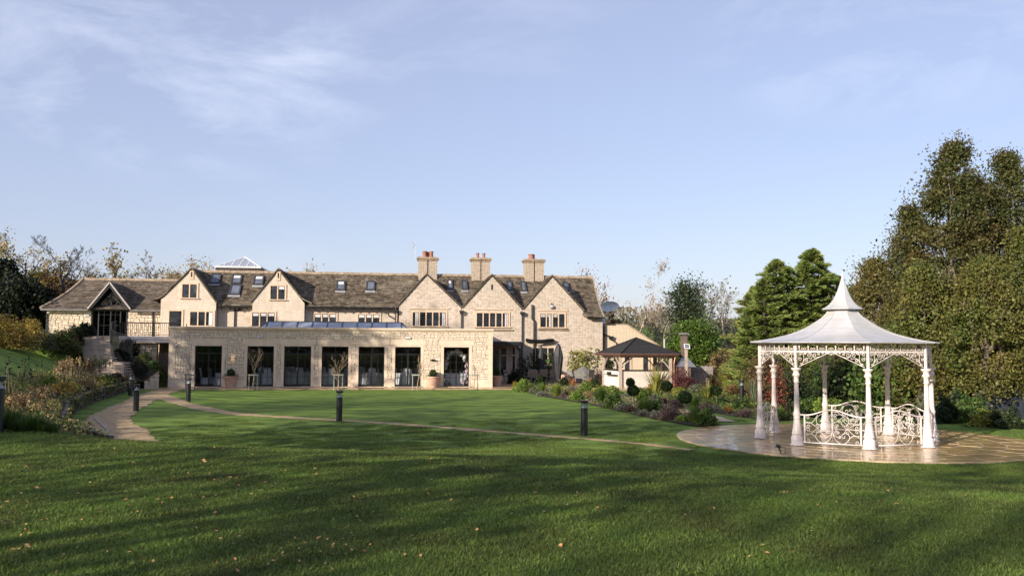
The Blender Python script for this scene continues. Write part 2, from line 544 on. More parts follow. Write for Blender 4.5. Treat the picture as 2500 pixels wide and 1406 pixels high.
# far fields and wood on the hill
def strip(name, pts, w, m, h=0.012, thick=0.0):
    """a path strip along world points"""
    pts = [Vector((p[0], p[1], 0)) for p in pts]
    # resample catmull
    out = []
    for i in range(len(pts) - 1):
        p0, p1, p2, p3 = pts[max(i - 1, 0)], pts[i], pts[i + 1], pts[min(i + 2, len(pts) - 1)]
        for k in range(12):
            t_ = k / 12
            out.append(0.5 * ((2 * p1) + (p2 - p0) * t_ + (2 * p0 - 5 * p1 + 4 * p2 - p3) * t_ ** 2 + (3 * p1 - p0 - 3 * p2 + p3) * t_ ** 3))
    out.append(pts[-1])
    ws = w if isinstance(w, list) else [w] * len(pts)
    m_ = MB()
    vs = []
    for i, p in enumerate(out):
        d = (out[min(i + 1, len(out) - 1)] - out[max(i - 1, 0)]).normalized()
        n = Vector((-d.y, d.x, 0))
        ww = np.interp(i / (len(out) - 1) * (len(pts) - 1), range(len(pts)), ws) / 2
        nn = 4
        for k in range(nn + 1):
            e = 0.05 * math.sin(i * 1.7 + k * 9) + 0.04 * math.sin(i * .61 + k) if k in (0, nn) else 0
            q = p + n * (ww * (2 * k / nn - 1) + e)
            vs.append((q.x, q.y, tz(q.x, q.y) + h + (0.008 if 0 < k < nn else 0)))
    nn = 5
    fs = []
    for i in range(len(out) - 1):
        for k in range(nn - 1):
            a = i * nn + k
            fs.append((a, a + nn, a + nn + 1, a + 1))
    m_.add(vs, fs)
    return m_.build(name, m, smooth=True), out

gravel = mat('self_binding_gravel', (0.46, 0.34, 0.20), rough=0.95, var=0.18, scale=6, bump=0.8, bscale=90, spec=0.1, patch=(0.36, 0.25, 0.14), pscale=1.2)
gp, GP_C = strip('gravel_path', [ground(*p) for p in [(425, 949), (385, 960), (330, 984), (283, 1008), (262, 1030), (295, 1056), (305, 1088)]], [1.4, 1.3, 1.25, 1.3, 1.4, 1.5, 1.5], gravel)
tag(gp, kind='structure')
lp, LP_C = strip('lawn_path', [ground(*p) for p in PATH_PX], [.8,.8,.7,.6,.5,.42,.38,.34,.3,.3], gravel, h=0.009)
tag(lp, kind='structure')
# pale edging strip of the gravel path
em = mat('edging', (.34, .31, .26), var=.2, objr=.15)
ed = None
ep = [ground(*p) for p in [(231, 1020), (240, 1032), (255, 1044), (263, 1052), (260, 1062), (250, 1074)]]
for p, q in zip(ep[:-1], ep[1:]):
    d = q - p; k = max(1, round(d.length / .45))
    for i in range(k):
        c = p + d * ((i + .5) / k)
        o = MB().box(-d.length / k * .48, d.length / k * .48, -.03, .03, -.05, .045).build('edging_stone', em, ed, c)
        o.rotation_euler = (0, 0, math.atan2(d.y, d.x))
        tag(o, kind='structure')
# ------------------------------------------------------------------ paved patio and path: riven slabs, each its own piece
wet = dict(rough=0.30, var=0.25, scale=2.2, bump=0.45, bscale=7, objr=0.16, hue=0.012, island=0.0, spec=0.8, coat=.35)
slab_m = mat('wet_riven_sandstone', (0.48, 0.32, 0.13), col2=(0.30, 0.19, 0.075), **wet)
joint_m = mat('pale_mortar_joint', (0.46, 0.355, 0.225), rough=0.6, var=0.15, scale=5, bump=.2, bscale=60)
bed = MB()
bp_ = [(PAT_C.x + (PAT_R) * math.cos(a), PAT_C.y + PAT_R * math.sin(a)) for a in np.linspace(0, 2 * math.pi, 73)[:-1]]
bed.prism([(x, y, 0.028) for x, y in bp_], (0, 0, -0.2))
patio = bed.build('patio', joint_m)
tag(patio, kind='structure')
slab_var = []
for k in range(6):
    m_ = MB()
    r_ = random.Random(k)
    j = lambda: r_.uniform(-.010, .010)
    tl = [r_.uniform(-.004, .004) for _ in range(4)]
    o_ = [(-.5 + j(), -.5 + j()), (.5 + j(), -.5 + j()), (.5 + j(), .5 + j()), (-.5 + j(), .5 + j())]
    vs = [(x, y, 0) for x, y in o_] + [(x * .965, y * .965, .020 + tl[i]) for i, (x, y) in enumerate(o_)]
    m_.add(vs, [(4, 5, 6, 7), (0, 1, 5, 4), (1, 2, 6, 5), (2, 3, 7, 6), (3, 0, 4, 7)])
    me = bpy.data.meshes.new('paving_slab'); me.from_pydata(m_.v, [], m_.f); me.materials.append(slab_m); me.materials.append(joint_m); me.polygons.foreach_set('material_index', [0, 1, 1, 1, 1])
    slab_var.append(me)
# concentric courses of slabs (circle kit)
nsl = 0
edge = MB()
r_in = 0.0
rings = [0.0] + [0.36 + 0.55 * i for i in range(9)]
rings[-1] = PAT_R - .02
for ri in range(len(rings) - 1):
    ra, rb = rings[ri], rings[ri + 1]
    rm = (ra + rb) / 2
    cnt = 1 if ri == 0 else max(6, int(round(2 * math.pi * rm / (0.85 if ri > 2 else .6))))
    ph = rnd.random()
    for k in range(cnt):
        a0, a1 = (k + ph) / cnt * 2 * math.pi, (k + 1 + ph) / cnt * 2 * math.pi
        if ri == 0:
            poly = [(rb * .97 * math.cos(a), rb * .97 * math.sin(a)) for a in np.linspace(0, 2 * math.pi, 13)[:-1]]
        else:
            g = 0.017 / rm
            j1, j2 = rnd.uniform(-.02, .02), rnd.uniform(-.02, .02)
            aa = np.linspace(a0 + g + j1 * .1, a1 - g + j2 * .1, 4)
            poly = [((rb - .017) * math.cos(a), (rb - .017) * math.sin(a)) for a in aa] + [((ra + .017) * math.cos(a), (ra + .017) * math.sin(a)) for a in aa[::-1]]
        m_ = MB()
        c0 = Vector((sum(p[0] for p in poly) / len(poly), sum(p[1] for p in poly) / len(poly)))
        tx, ty, hz = rnd.uniform(-.006, .006), rnd.uniform(-.006, .006), 0.042 + rnd.uniform(-.003, .003)
        n_ = len(poly)
        rel = [(p[0] - c0.x, p[1] - c0.y) for p in poly]
        vs = [(x, y, 0.0) for x, y in rel] + [(x * .985, y * .985, hz - .02 + x * tx + y * ty) for x, y in rel]
        m_.add(vs, [tuple(range(n_, 2 * n_))] + [(i, (i + 1) % n_, (i + 1) % n_ + n_, i + n_) for i in range(n_)])
        o_ = m_.build('paving_slab', slab_m, patio, (PAT_C.x + c0.x, PAT_C.y + c0.y, 0.013))
        o_.data.materials.append(joint_m); o_.data.polygons.foreach_set('material_index', [0] + [1] * n_)
        nsl += 1
# stone path from the patio to the terrace
PP = [ground(*p) for p in [(1720, 1030), (1660, 1010), (1590, 992), (1530, 978), (1470, 966), (1405, 953), (1350, 944)]]
pp, PPC = strip('garden_path', PP, [2.3, 1.9, 1.7, 1.6, 1.6, 1.8, 2.2], joint_m, h=0.02)
tag(pp, kind='structure')
acc = 0
for i in range(4, len(PPC) - 1, 2):
    p, q = PPC[i], PPC[min(i + 2, len(PPC) - 1)]
    d = (q - p); ln = d.length
    if ln < .15: continue
    k = max(1, round(ln / .6))
    for s_ in range(k):
        c = p + d * ((s_ + .5) / k)
        n = Vector((-d.y, d.x, 0)).normalized()
        offs = sorted([-.85, rnd.uniform(-.45, -.1), rnd.uniform(.15, .45), .85])
        for a_, b_ in zip(offs[:-1], offs[1:]):
            o_ = bpy.data.objects.new('paving_slab', slab_var[rnd.randrange(6)])
            COL.objects.link(o_); o_.parent = pp
            o_.location = c + n * ((a_ + b_) / 2) + Vector((0, 0, 0.020))
            o_.rotation_euler = (0, 0, math.atan2(d.y, d.x))
            o_.scale = (ln / k * .95, (b_ - a_) - .03, .8)
# terrace in front of the buildings
ter = MB()
tp = [Wd(-2.6, -2.0), Wd(0.5, -2.25), Wd(18, -2.3), Wd(21.5, -2.4), Wd(25, -3.6), Wd(29.5, -3.4), Wd(33, 0), Wd(33.6, 9.5), Wd(-0.2, 9.5), Wd(-.2, 0.02), Wd(-2.6, 0.2)]
ter.prism([(p.x, p.y, 0.028) for p in tp], (0, 0, -.2))
terrace = ter.build('terrace', mat('brown_wet_joint', (.36, .25, .15), rough=.4, var=.2))
tag(terrace, kind='structure')
for r_ in range(7):
    v0 = -2.26 + r_ * .62
    if v0 > 1.3: break
    u_ = -0.3 + rnd.random() * .5 if v0 < 0 else 19.0
    while u_ < 26.5:
        w = rnd.choice([.6, .75, .9, 1.05])
        if v0 < -.35 or u_ > 19.0:
            c = Wd(u_ + w / 2, v0 + .3, .03)
            o_ = bpy.data.objects.new('paving_slab', slab_var[rnd.randrange(6)])
            COL.objects.link(o_); o_.parent = terrace; o_.location = c; o_.rotation_euler = (0, 0, TH)
            o_.scale = (w - .02, .60, .8)
        u_ += w
# ------------------------------------------------------------------ stone building tools
ashlar = mat('smooth_dressed_limestone', (0.69, 0.56, 0.43), var=0.06, scale=2.5, bump=0.15, bscale=40, patch=(0.62, 0.49, 0.37), pscale=.8, spec=.2)
stone_m = mat('rough_limestone_block', (0.69, 0.59, 0.47), var=0.08, scale=5, bump=0.5, bscale=16, objr=0.10, island=0.10, hue=0.012, spec=.15)
mortar_m = mat('recessed_mortar', (0.42, 0.32, 0.22), var=0.15, scale=5, bump=.4, spec=.1)
black_m = mat('black_metal_frame', (0.012, 0.012, 0.014), rough=0.4, var=0.05)
rail_m = mat('black_railing_paint', (0.014, 0.014, 0.016), rough=0.45, var=0.05)
white_m = mat('white_render_fascia', (0.80, 0.72, 0.68), var=0.04, scale=2)
glass_m = glassmat('clear_door_glass', tintc=(.95, .97, .98), see=0.90)
dark_glass = mat('dark_window_glass', (0.055, 0.065, 0.080), col2=(.008, .010, .012), rough=0.04, scale=1.3, spec=0.8)  # lighter noise patches paint varied reflections into the glass colour
lead_m = mat('dark_lead', (0.03, 0.03, 0.035), rough=0.6)

STV = []
for k in range(7):
    r_ = random.Random(50 + k)
    m_ = MB(); q = lambda a=.06: r_.uniform(0, a)
    f0 = [(q(.05), q(.09)), (1 - q(.05), q(.09)), (1 - q(.05), 1 - q(.09)), (q(.05), 1 - q(.09))]
    mid = [(x, -.55 - r_.uniform(0, .15), z) for x, z in f0]
    fr = [(x + (.5 - x) * .08, -1 - r_.uniform(-.15, .25), z + (.5 - z) * .14) for x, z in f0]
    bk = [(x, 0, z) for x, z in f0]
    m_.add(bk + mid + fr, [(8, 9, 10, 11)] + [(i + 4, (i + 1) % 4 + 4, (i + 1) % 4 + 8, i + 8) for i in range(4)] + [(i, (i + 1) % 4, (i + 1) % 4 + 4, i + 4) for i in range(4)])
    me = bpy.data.meshes.new('stone'); me.from_pydata(m_.v, [], m_.f); me.materials.append(stone_m)
    STV.append(me)
def rubble_rects(u0, u1, z0, z1, holes, r_, hmin=.09, hmax=.155, wmin=.14, wmax=.40, gap=.011):
    """irregular coursed rubble: small sub-courses inside tall bands, with jumper stones"""
    out = []
    z = z0
    while z < z1 - .05:
        band = min(r_.uniform(hmax * 1.3, hmax * 2.0), z1 - z)
        if z1 - (z + band) < .07: band = z1 - z
        u = u0
        while u < u1 - .02:
            w = r_.uniform(wmin * 1.6, wmax * 2.2)
            if u1 - (u + w) < wmin: w = u1 - u
            if r_.random() < .16 and band < .34:
                jw = min(r_.uniform(wmin * .8, wmax * .7), w)
                out.append((u, u + jw, z, z + band)); u += jw; continue
            rows = 2 if band < .30 else 3
            cuts = sorted(r_.uniform(.3, .7) if rows == 2 else (k + 1) / rows + r_.uniform(-.08, .08) for k in range(rows - 1))
            cz = [0] + cuts + [1]
            for a, b in zip(cz[:-1], cz[1:]):
                uu = u
                while uu < u + w - .01:
                    sw = r_.uniform(wmin, wmax)
                    if u + w - (uu + sw) < wmin * .8: sw = u + w - uu
                    out.append((uu, uu + sw, z + a * band, z + b * band)); uu += sw
            u += w
        z += band
    res = []
    for (a, b, c, d) in out:
        parts = [(a, b, c, d)]
        for (h0, h1, k0, k1) in holes:
            nxt = []
            for (a, b, c, d) in parts:
                if b <= h0 or a >= h1 or d <= k0 or c >= k1:
                    nxt.append((a, b, c, d)); continue
                if a < h0: nxt.append((a, h0, c, d))
                if b > h1: nxt.append((h1, b, c, d))
                if c < k0 and k0 - c > .05: nxt.append((max(a, h0), min(b, h1), c, k0))
                if d > k1 and d - k1 > .05: nxt.append((max(a, h0), min(b, h1), k1, d))
            parts = nxt
        for (a, b, c, d) in parts:
            if b - a > .06 and d - c > .045:
                res.append((a + gap / 2, b - gap / 2, c + gap / 2, d - gap / 2))
    return res
def lay_stones(rects, v, parent, depth=.035, limit=300, rest_name='rubble_facing'):
    rects = sorted(rects, key=lambda r: -(r[1] - r[0]) * (r[3] - r[2]))
    for (a, b, c, d) in rects[:limit]:
        o = bpy.data.objects.new('stone', STV[rnd.randrange(7)])
        COL.objects.link(o); o.parent = parent
        o.location = (a, v, c); o.scale = (b - a, depth * rnd.uniform(.8, 1.25), d - c)
    rest = rects[limit:]
    if rest:
        m_ = MB()
        for (a, b, c, d) in rest:
            me = STV[rnd.randrange(7)]
            dd = depth * rnd.uniform(.8, 1.25)
            m_.add([(a + p.co.x * (b - a), v + p.co.y * dd, c + p.co.z * (d - c)) for p in me.vertices], [tuple(f.vertices) for f in me.polygons])
        tag(m_.build(rest_name, stone_m, parent), kind='stuff')

# ------------------------------------------------------------------ the single-storey stone extension
EXT = hthing('garden_room_extension', 'long single storey garden room of honey stone with seven black framed openings facing the lawn', 'building')
EL, ER = H(412, 900, 0)[0], H(1201.5, 900, 0)[0]
zt = (H(412, 797, 0)[1] + H(1200, 803, 0)[1]) / 2
ZC = zt - 0.19                                            # underside of the coping
ops_px = [(475, 541), (603, 668), (693, 759), (785, 850), (875, 938), (964, 1027), (1083, 1145)]
OPS = [(H(a, 900, 0)[0], H(b, 900, 0)[0]) for a, b in ops_px]
zh = (H(475, 843.5, 0)[1] + H(1145, 848, 0)[1]) / 2
ZS = 0.07
DEP = 7.3
ZP = H(700, 925.5, 0)[1]                                   # top of the plain plinth
zl1 = (H(465, 825, 0)[1] + H(1145, 831, 0)[1]) / 2
w_ = MB()
edges = [EL] + [x for o_ in OPS for x in o_] + [ER]
for k in range(0, len(edges), 2):
    w_.box(edges[k], edges[k + 1], 0, .32, 0, zh)
w_.box(EL, ER, 0.001, .32, zh, ZC)
w_.box(EL, EL + .3, .32, DEP, 0, ZC)
w_.box(ER - .3, ER, .32, DEP, 0, ZC)
w_.build('wall', mortar_m, EXT)
back = MB(); back.box(EL + .3, ER - .3, DEP - .15, DEP, 0, ZC)
back.build('back_wall', mat('warm_dark_interior_wall', (0.20, 0.17, 0.14), var=.1, scale=1), EXT)
fl = MB(); fl.box(EL + .3, ER - .3, .05, DEP - .15, 0.01, .06)
fl.build('floor', mat('interior_floor', (0.20, 0.14, 0.10), rough=.4, var=.15, scale=3, stretch=(1, 6, 1)), EXT)
LANT = (H(620, 797, 2.6)[0], H(1003, 800, 2.6)[0])
rf = MB()
l0, l1 = LANT
rf.box(EL + .02, ER - .02, .02, 2.6, ZC - .25, ZC - .005)
rf.box(EL + .02, ER - .02, 5.4, DEP, ZC - .25, ZC - .005)
rf.box(EL + .02, l0, 2.6, 5.4, ZC - .25, ZC - .005)
rf.box(l1, ER - .02, 2.6, 5.4, ZC - .25, ZC - .005)
rf.build('flat_roof', mat('ceiling_white', (.6, .57, .52), var=.05), EXT)
# coping with a moulded step
cp = MB()
cp.prism([(EL - .06, -.10, zt - .13), (EL - .06, -.13, zt - .07), (EL - .06, -.13, zt), (EL - .06, .40, zt + .02), (EL - .06, .40, zt - .19), (EL - .06, -.04, zt - .19), (EL - .06, -.05, zt - .13)][::-1], (ER - EL + .12, 0, 0))
cp.box(EL - .10, EL + .38, .405, DEP, zt - .17, zt + .018)
cp.box(ER - .38, ER + .10, .405, DEP, zt - .17, zt + .018)
cp.build('coping', ashlar, EXT)
# dressed stone: corner quoins, jambs, lintels, plinth (proud of the mortar, just behind the rubble faces)
holes = []
def dressed(name, u0, u1, z0, z1, proud=.03):
    m_ = MB(); m_.box(u0, u1, -proud, -.001, z0, z1)
    m_.build(name, ashlar, EXT)
JW = 0.17
for i, (a, b) in enumerate(OPS):
    dressed('lintel', a - JW - .12, b + JW + .12, zh + .10, zl1, .034)
    dressed('lintel_sill_band', a - JW - .0, b + JW + .0, zh - .0, zh + .096, .022)
    dressed('jamb', a - JW, a, ZS, zh - .003, .03)
    dressed('jamb', b, b + JW, ZS, zh - .003, .03)
    dressed('threshold', a - .02, b + .02, 0.03, ZS - .004, .05)
    holes += [(a - JW, b + JW, 0, zh + .10), (a - JW - .12, b + JW + .12, zh + .10, zl1)]
for i in range(0, len(edges), 2):
    a = edges[i] + (JW + .003 if i else 0.0); b = edges[i + 1] - (JW + .003 if i + 1 < len(edges) - 1 else 0.0)
    dressed('plinth', a - (0.02 if i == 0 else 0), b + (.02 if i + 1 == len(edges) - 1 else 0), 0.02, ZP, .034)
# toothed quoins
z = ZP + .004; k = 0
while z < ZC - .06:
    h = min(.29, ZC - z)
    for (x0, sgn) in ((EL, 1), (ER, -1)):
        w = .36 if k % 2 else .26
        a, b = (x0 - .02, x0 + w) if sgn > 0 else (x0 - w, x0 + .02)
        dressed('quoin', a, b, z, z + h - .005, .032)
        holes.append((a, b, z, z + h))
    z += h; k += 1
holes.append((EL, ER, 0, ZP))
# occasional upright block beside the jambs
rr = rubble_rects(EL, ER, ZP + .01, ZC - .01, holes, random.Random(5))
lay_stones(rr, -.002, EXT, depth=.019)
print('extension stones', len(rr))

# doors and windows
def glazed(u0, u1, z0, z1, v, parent, name, doors, cols, rows, fr=.055, mun=.022, pane_m=glass_m, transom=None):
    f = MB()
    f.box(u0, u0 + fr, v - .04, v + .04, z0, z1); f.box(u1 - fr, u1, v - .04, v + .04, z0, z1)
    f.box(u0 + fr, u1 - fr, v - .04, v + .04, z1 - fr, z1); f.box(u0 + fr, u1 - fr, v - .04, v + .04, z0, z0 + fr * (2 if doors else 1))
    o = f.build(name, black_m, parent)
    um = (u0 + u1) / 2
    zb = z0 + fr * (2 if doors else 1)
    if transom is None: transom = z1 - (z1 - z0) * .185
    b_ = MB()
    b_.box(u0 + fr, u1 - fr, v - .035, v + .035, transom - .03, transom + .03)
    b_.build('transom', black_m, o)
    b_ = MB()
    wd = .05 if doors else .025
    b_.box(um - wd, um + wd, v - .045, v + .045, zb, transom - .031)
    b_.box(um - .022, um + .022, v - .03, v + .03, transom + .031, z1 - fr)
    b_.build('meeting_stile' if doors else 'mullion', black_m, o)
    g = MB()
    ws = []
    for half in (0, 1):
        a = u0 + fr if half == 0 else um + wd
        b = um - wd if half == 0 else u1 - fr
        for k in range(1, cols):
            x = a + (b - a) * k / cols
            g.box(x - mun / 2, x + mun / 2, v - .018, v + .018, zb, transom - .031)
        for k in range(1, rows):
            zz = zb + (transom - zb) * k / rows
            g.box(a, b, v - .0181, v + .0181, zz - mun / 2, zz + mun / 2)
        p = MB(); p.box(a, b, v - .004, v + .004, zb, transom - .03)
        p.build('pane', pane_m, o)
        a2, b2 = (u0 + fr, um - .022) if half == 0 else (um + .022, u1 - fr)
        p = MB(); p.box(a2, b2, v - .004, v + .004, transom + .03, z1 - fr)
        p.build('pane', pane_m, o)
    g.build('glazing_bars', black_m, o)
    if doors:
        h = MB(); h.tube([(um - .02, v - .045, z0 + 1.0), (um - .02, v - .09, z0 + 1.0), (um - .12, v - .09, z0 + 1.0)], .012)
        h.box(um - .035, um - .005, v - .055, v - .045, z0 + .9, z0 + 1.12)
        h.build('handle', mat('brushed_steel', (.5, .5, .5), rough=.25, metallic=1), o)
    return o
for i, (a, b) in enumerate(OPS):
    d = i not in (0, 6)
    glazed(a, b, ZS, zh, .16, EXT, 'french_doors' if d else 'picture_window', d, 2, 4)

# lantern on the flat roof
La, Lb = H(655, 785.5, 4)[0], H(980, 787, 4)[0]
zr = (H(655, 785.5, 4)[1] + H(980, 787, 4)[1]) / 2
Lan = MB()
A = [(l0, 2.6, ZC), (l1, 2.6, ZC), (l1, 5.4, ZC), (l0, 5.4, ZC)]
R1, R2 = (La, 4.0, zr), (Lb, 4.0, zr)
lg = mat('lantern_glass', (.40, .45, .53), rough=.12, var=.1, scale=.6, spec=.9)  # pale blue base colour stands in for sky reflected in the panes
b = lg.node_tree.nodes['Principled BSDF']
_o = lg.node_tree.nodes['Material Output']; _t = N(lg.node_tree, 'ShaderNodeBsdfTransparent'); _m = N(lg.node_tree, 'ShaderNodeMixShader'); _m.inputs[0].default_value = .3
lg.node_tree.links.new(b.outputs[0], _m.inputs[1]); lg.node_tree.links.new(_t.outputs[0], _m.inputs[2]); lg.node_tree.links.new(_m.outputs[0], _o.inputs[0])
fr_ = MB()
for p, q in ((A[0], R1), (A[3], R1), (A[1], R2), (A[2], R2), (R1, R2), (A[0], A[1]), (A[1], A[2]), (A[2], A[3]), (A[3], A[0])):
    fr_.tube([p, q], .045, 4)
nb = 9
for k in range(nb + 1):
    s = k / nb
    t0 = La + (Lb - La) * s
    for vv in (2.6, 5.4):
        fr_.tube([(t0, vv, ZC), (t0, 4.0, zr)], .05, 4)
lan = fr_.build('roof_lantern', mat('slate_grey_aluminium', (.035, .04, .05), rough=.35), EXT)
kb = MB(); kb.box(l0 - .1, l1 + .1, 2.45, 2.6, ZC, ZC + .08); kb.build('kerb', MATS['slate_grey_aluminium'], lan)
def glpane(name, pts, parent, m):
    m_ = MB(); n = (Vector(pts[1]) - Vector(pts[0])).cross(Vector(pts[2]) - Vector(pts[0])).normalized()
    m_.prism(pts, n * -.01); return m_.build(name, m, parent)
for k in range(nb):
    s0, s1 = La + (Lb - La) * k / nb, La + (Lb - La) * (k + 1) / nb
    glpane('glass_panel', [(s0 + .03, 2.6, ZC), (s1 - .03, 2.6, ZC), (s1 - .03, 3.98, zr), (s0 + .03, 3.98, zr)], lan, lg)
    glpane('glass_panel', [(s1 - .03, 5.4, ZC), (s0 + .03, 5.4, ZC), (s0 + .03, 4.02, zr), (s1 - .03, 4.02, zr)], lan, lg)
glpane('glass_panel', [A[0], (La - .03, 2.6, ZC), R1], lan, lg); glpane('glass_panel', [(Lb + .03, 2.6, ZC), A[1], R2], lan, lg)
glpane('glass_panel', [A[3], A[0], R1], lan, lg); glpane('glass_panel', [A[1], A[2], R2], lan, lg)

# ------------------------------------------------------------------ fittings on the front wall
def wall_light(px, py, label, lit):
    u, z_ = H(px, py, 0)
    p = Wd(u, -.11, z_)
    t_ = thing('wall_light', label, 'wall light', p, TH, 'slim wall lights on the extension')
    m_ = MB(); m_.box(-.14, .14, -.06, .06, -.035, .035); m_.build('housing', black_m, t_)
    m_ = MB(); m_.box(-.05, .05, .06, .11, -.05, .05); m_.build('bracket', black_m, t_)
    if lit:
        e = bpy.data.materials.new('warm_lamp'); e.use_nodes = True
        eb = e.node_tree.nodes['Principled BSDF']; eb.inputs['Emission Color'].default_value = (1, .7, .35, 1); eb.inputs['Emission Strength'].default_value = 2.5
        for s_ in (-1, 1):
            m_ = MB(); m_.box(-.10, .10, -.045, .05, *( (.036, .042) if s_ > 0 else (-.042, -.036)))
            m_.build('lamp', e, t_)
wall_light(569, 874.5, 'small black wall light, lit warm, above the pot beside the left picture window', True)
wall_light(1056.5, 878.5, 'small dark wall light, unlit, above the pot beside the balloon window', False)
def fit(name, label, cat, px, py, w, h, d, m, v=0):
    u, z_ = H(px, py, v)
    t_ = thing(name, label, cat, Wd(u, v - .036, z_), TH)
    a = MB(); a.box(-w / 2, w / 2, -d, 0, -h / 2, h / 2); a.build('housing', m, t_)
    a = MB(); a.box(-w / 2 + .03, w / 2 - .03, -d - .012, -d, -h / 2 + .03, h / 2 - .03); a.build('lens', mat('frosted_lens', (.75, .75, .78), rough=.3), t_)
grey_pl = mat('pale_grey_plastic', (.62, .62, .66), rough=.4)
fit('emergency_light', 'pale grey rectangular bulkhead light above the second opening from the left', 'wall light', 635, 822, .34, .11, .06, grey_pl)
fit('emergency_light', 'pale grey rectangular bulkhead light above the last pair of french doors', 'wall light', 996.5, 825, .30, .11, .06, grey_pl)
u, z_ = H(433, 844, 0)
t_ = thing('security_camera', 'small white dome security camera near the left corner quoins', 'security camera', Wd(u, -.04, z_), TH)
MB().lathe([(.05, 0), (.06, .03), (.06, .07), (.02, .08)], n=12).build('mount', grey_pl, t_)
MB().lathe([(.0, -.07), (.045, -.055), (.06, -.02), (.06, -.001)], cx=.0, cy=-.05, n=12).build('dome', mat('smoked_dome', (.2, .2, .22), rough=.1), t_)

# ------------------------------------------------------------------ inside the garden room
cloth_m = mat('white_table_linen', (0.80, 0.80, 0.82), var=.05, scale=3)
def tablecloth_mesh(r, h, folds=14, drop=.70):
    m_ = MB(); n = folds * 6
    prof = [(0.0, h), (r * .97, h), (r, h - .015)]
    vs, fs = [(0, 0, h)], []
    rows = 5
    for i in range(rows + 1):
        for j in range(n):
            a = 2 * math.pi * j / n
            k = i / rows
            rr_ = r + k * .06 + k * (.035 * math.sin(folds * a) + .02 * math.sin(folds * .5 * a + 1))
            vs.append((rr_ * math.cos(a), rr_ * math.sin(a), h - k * drop))
    fs = [(0, 1 + j, 1 + (j + 1) % n) for j in range(n)]
    for i in range(rows):
        for j in range(n):
            a, b = 1 + i * n + j, 1 + i * n + (j + 1) % n
            fs.append((a, a + n, b + n, b))
    m_.add(vs, fs)
    return m_
wood_d = mat('dark_timber', (.06, .035, .02), rough=.5)
def rtable(u, v, label, clab, r=.8):
    p = Wd(u, v, .06)
    t_ = thing('round_table', label, 'table', p, TH, 'cloth covered dining tables inside the garden room')
    MB().lathe([(r - .02, .71), (r - .02, .735)], n=24).build('tabletop', wood_d, t_)
    MB().lathe([(.28, 0), (.06, .06), (.05, .7)], n=10).build('pedestal', wood_d, t_)
    c = tablecloth_mesh(r, .745).build('tablecloth', cloth_m, None, p, smooth=True)
    tag(c, clab, 'tablecloth', 'white round tablecloths')
    return p
def dchair(u, v, rz, label):
    t_ = thing('dining_chair', label, 'chair', Wd(u, v, .06), TH + rz, 'cloth covered dining chairs')
    m_ = MB(); m_.box(-.23, .23, -.23, .23, .10, .47); m_.build('seat_cover', cloth_m, t_)
    m_ = MB(); m_.prism([(-.22, .17, .471), (.22, .17, .471), (.20, .26, 1.0), (.15, .27, 1.04), (-.15, .27, 1.04), (-.20, .26, 1.0)], (0, .05, .01)); m_.build('backrest', cloth_m, t_)
    m_ = MB(); m_.box(-.225, .225, -.225, .225, .40, .44)
    for sx in (-1, 1):
        for sy in (-1, 1):
            l = MB(); l.box(sx * .2 - .018, sx * .2 + .018, sy * .2 - .018, sy * .2 + .018, 0, .1); l.build('leg', wood_d, t_)
tu = lambda px: H(px, 930, 0)[0]
tabs = [(536, 1.5, .55, 'narrow table with a candle inside the left picture window'),
        (640, 2.2, .8, 'table behind the leftmost french doors'),
        (716, 3.0, .8, 'table behind the second french doors'),
        (800, 2.2, .8, 'table behind the middle french doors'),
        (900, 2.6, .8, 'table behind the fourth french doors'),
        (985, 1.9, .8, 'table behind the last french doors')]
for (px, v, r, lab) in tabs:
    u = tu(px); p = rtable(u, v, 'round ' + lab, 'white cloth over the ' + lab, r)
    if r > .6:
        for k in (1, 3, 4):
            a = -2.6 + k * 1.15
            dchair(u + (r + .32) * math.cos(a), v + (r + .32) * math.sin(a), a - math.pi / 2, 'white covered chair %s the %s' % (['at the front left of', 'on the glass side of', 'at the front right of', 'to the right of', 'on the far side of'][k], lab))
        for k in range(4):
            a = k / 4 * 6.28 - 1.2
            nm = MB().lathe([(.05, .0), (.03, .08), (.055, .18), (.01, .22)], n=8).build('folded_napkin', cloth_m, None, p + Vector((r * .62 * math.cos(a), r * .62 * math.sin(a), .746)))
            tag(nm, 'folded napkin at the %s of the %s' % (['front', 'right side', 'back', 'left side'][k], lab), 'napkin', 'folded napkins')
    else:
        t_ = thing('candle_holder', 'tall pale candle on the narrow table in the left picture window', 'candle', p + Vector((.05, 0, .746)), 0)
        MB().lathe([(.05, 0), (.015, .03), (.015, .22), (.03, .24)], n=10).build('stick', grey_pl, t_)
        MB().lathe([(.03, .241), (.03, .52), (.0, .53)], n=10).build('candle', cloth_m, t_)
dchair(tu(489), 1.25, math.pi * .55, 'pale chair angled at the left edge of the left picture window')
dchair(tu(503), 2.1, math.pi * .45, 'pale chair further inside behind the left picture window')
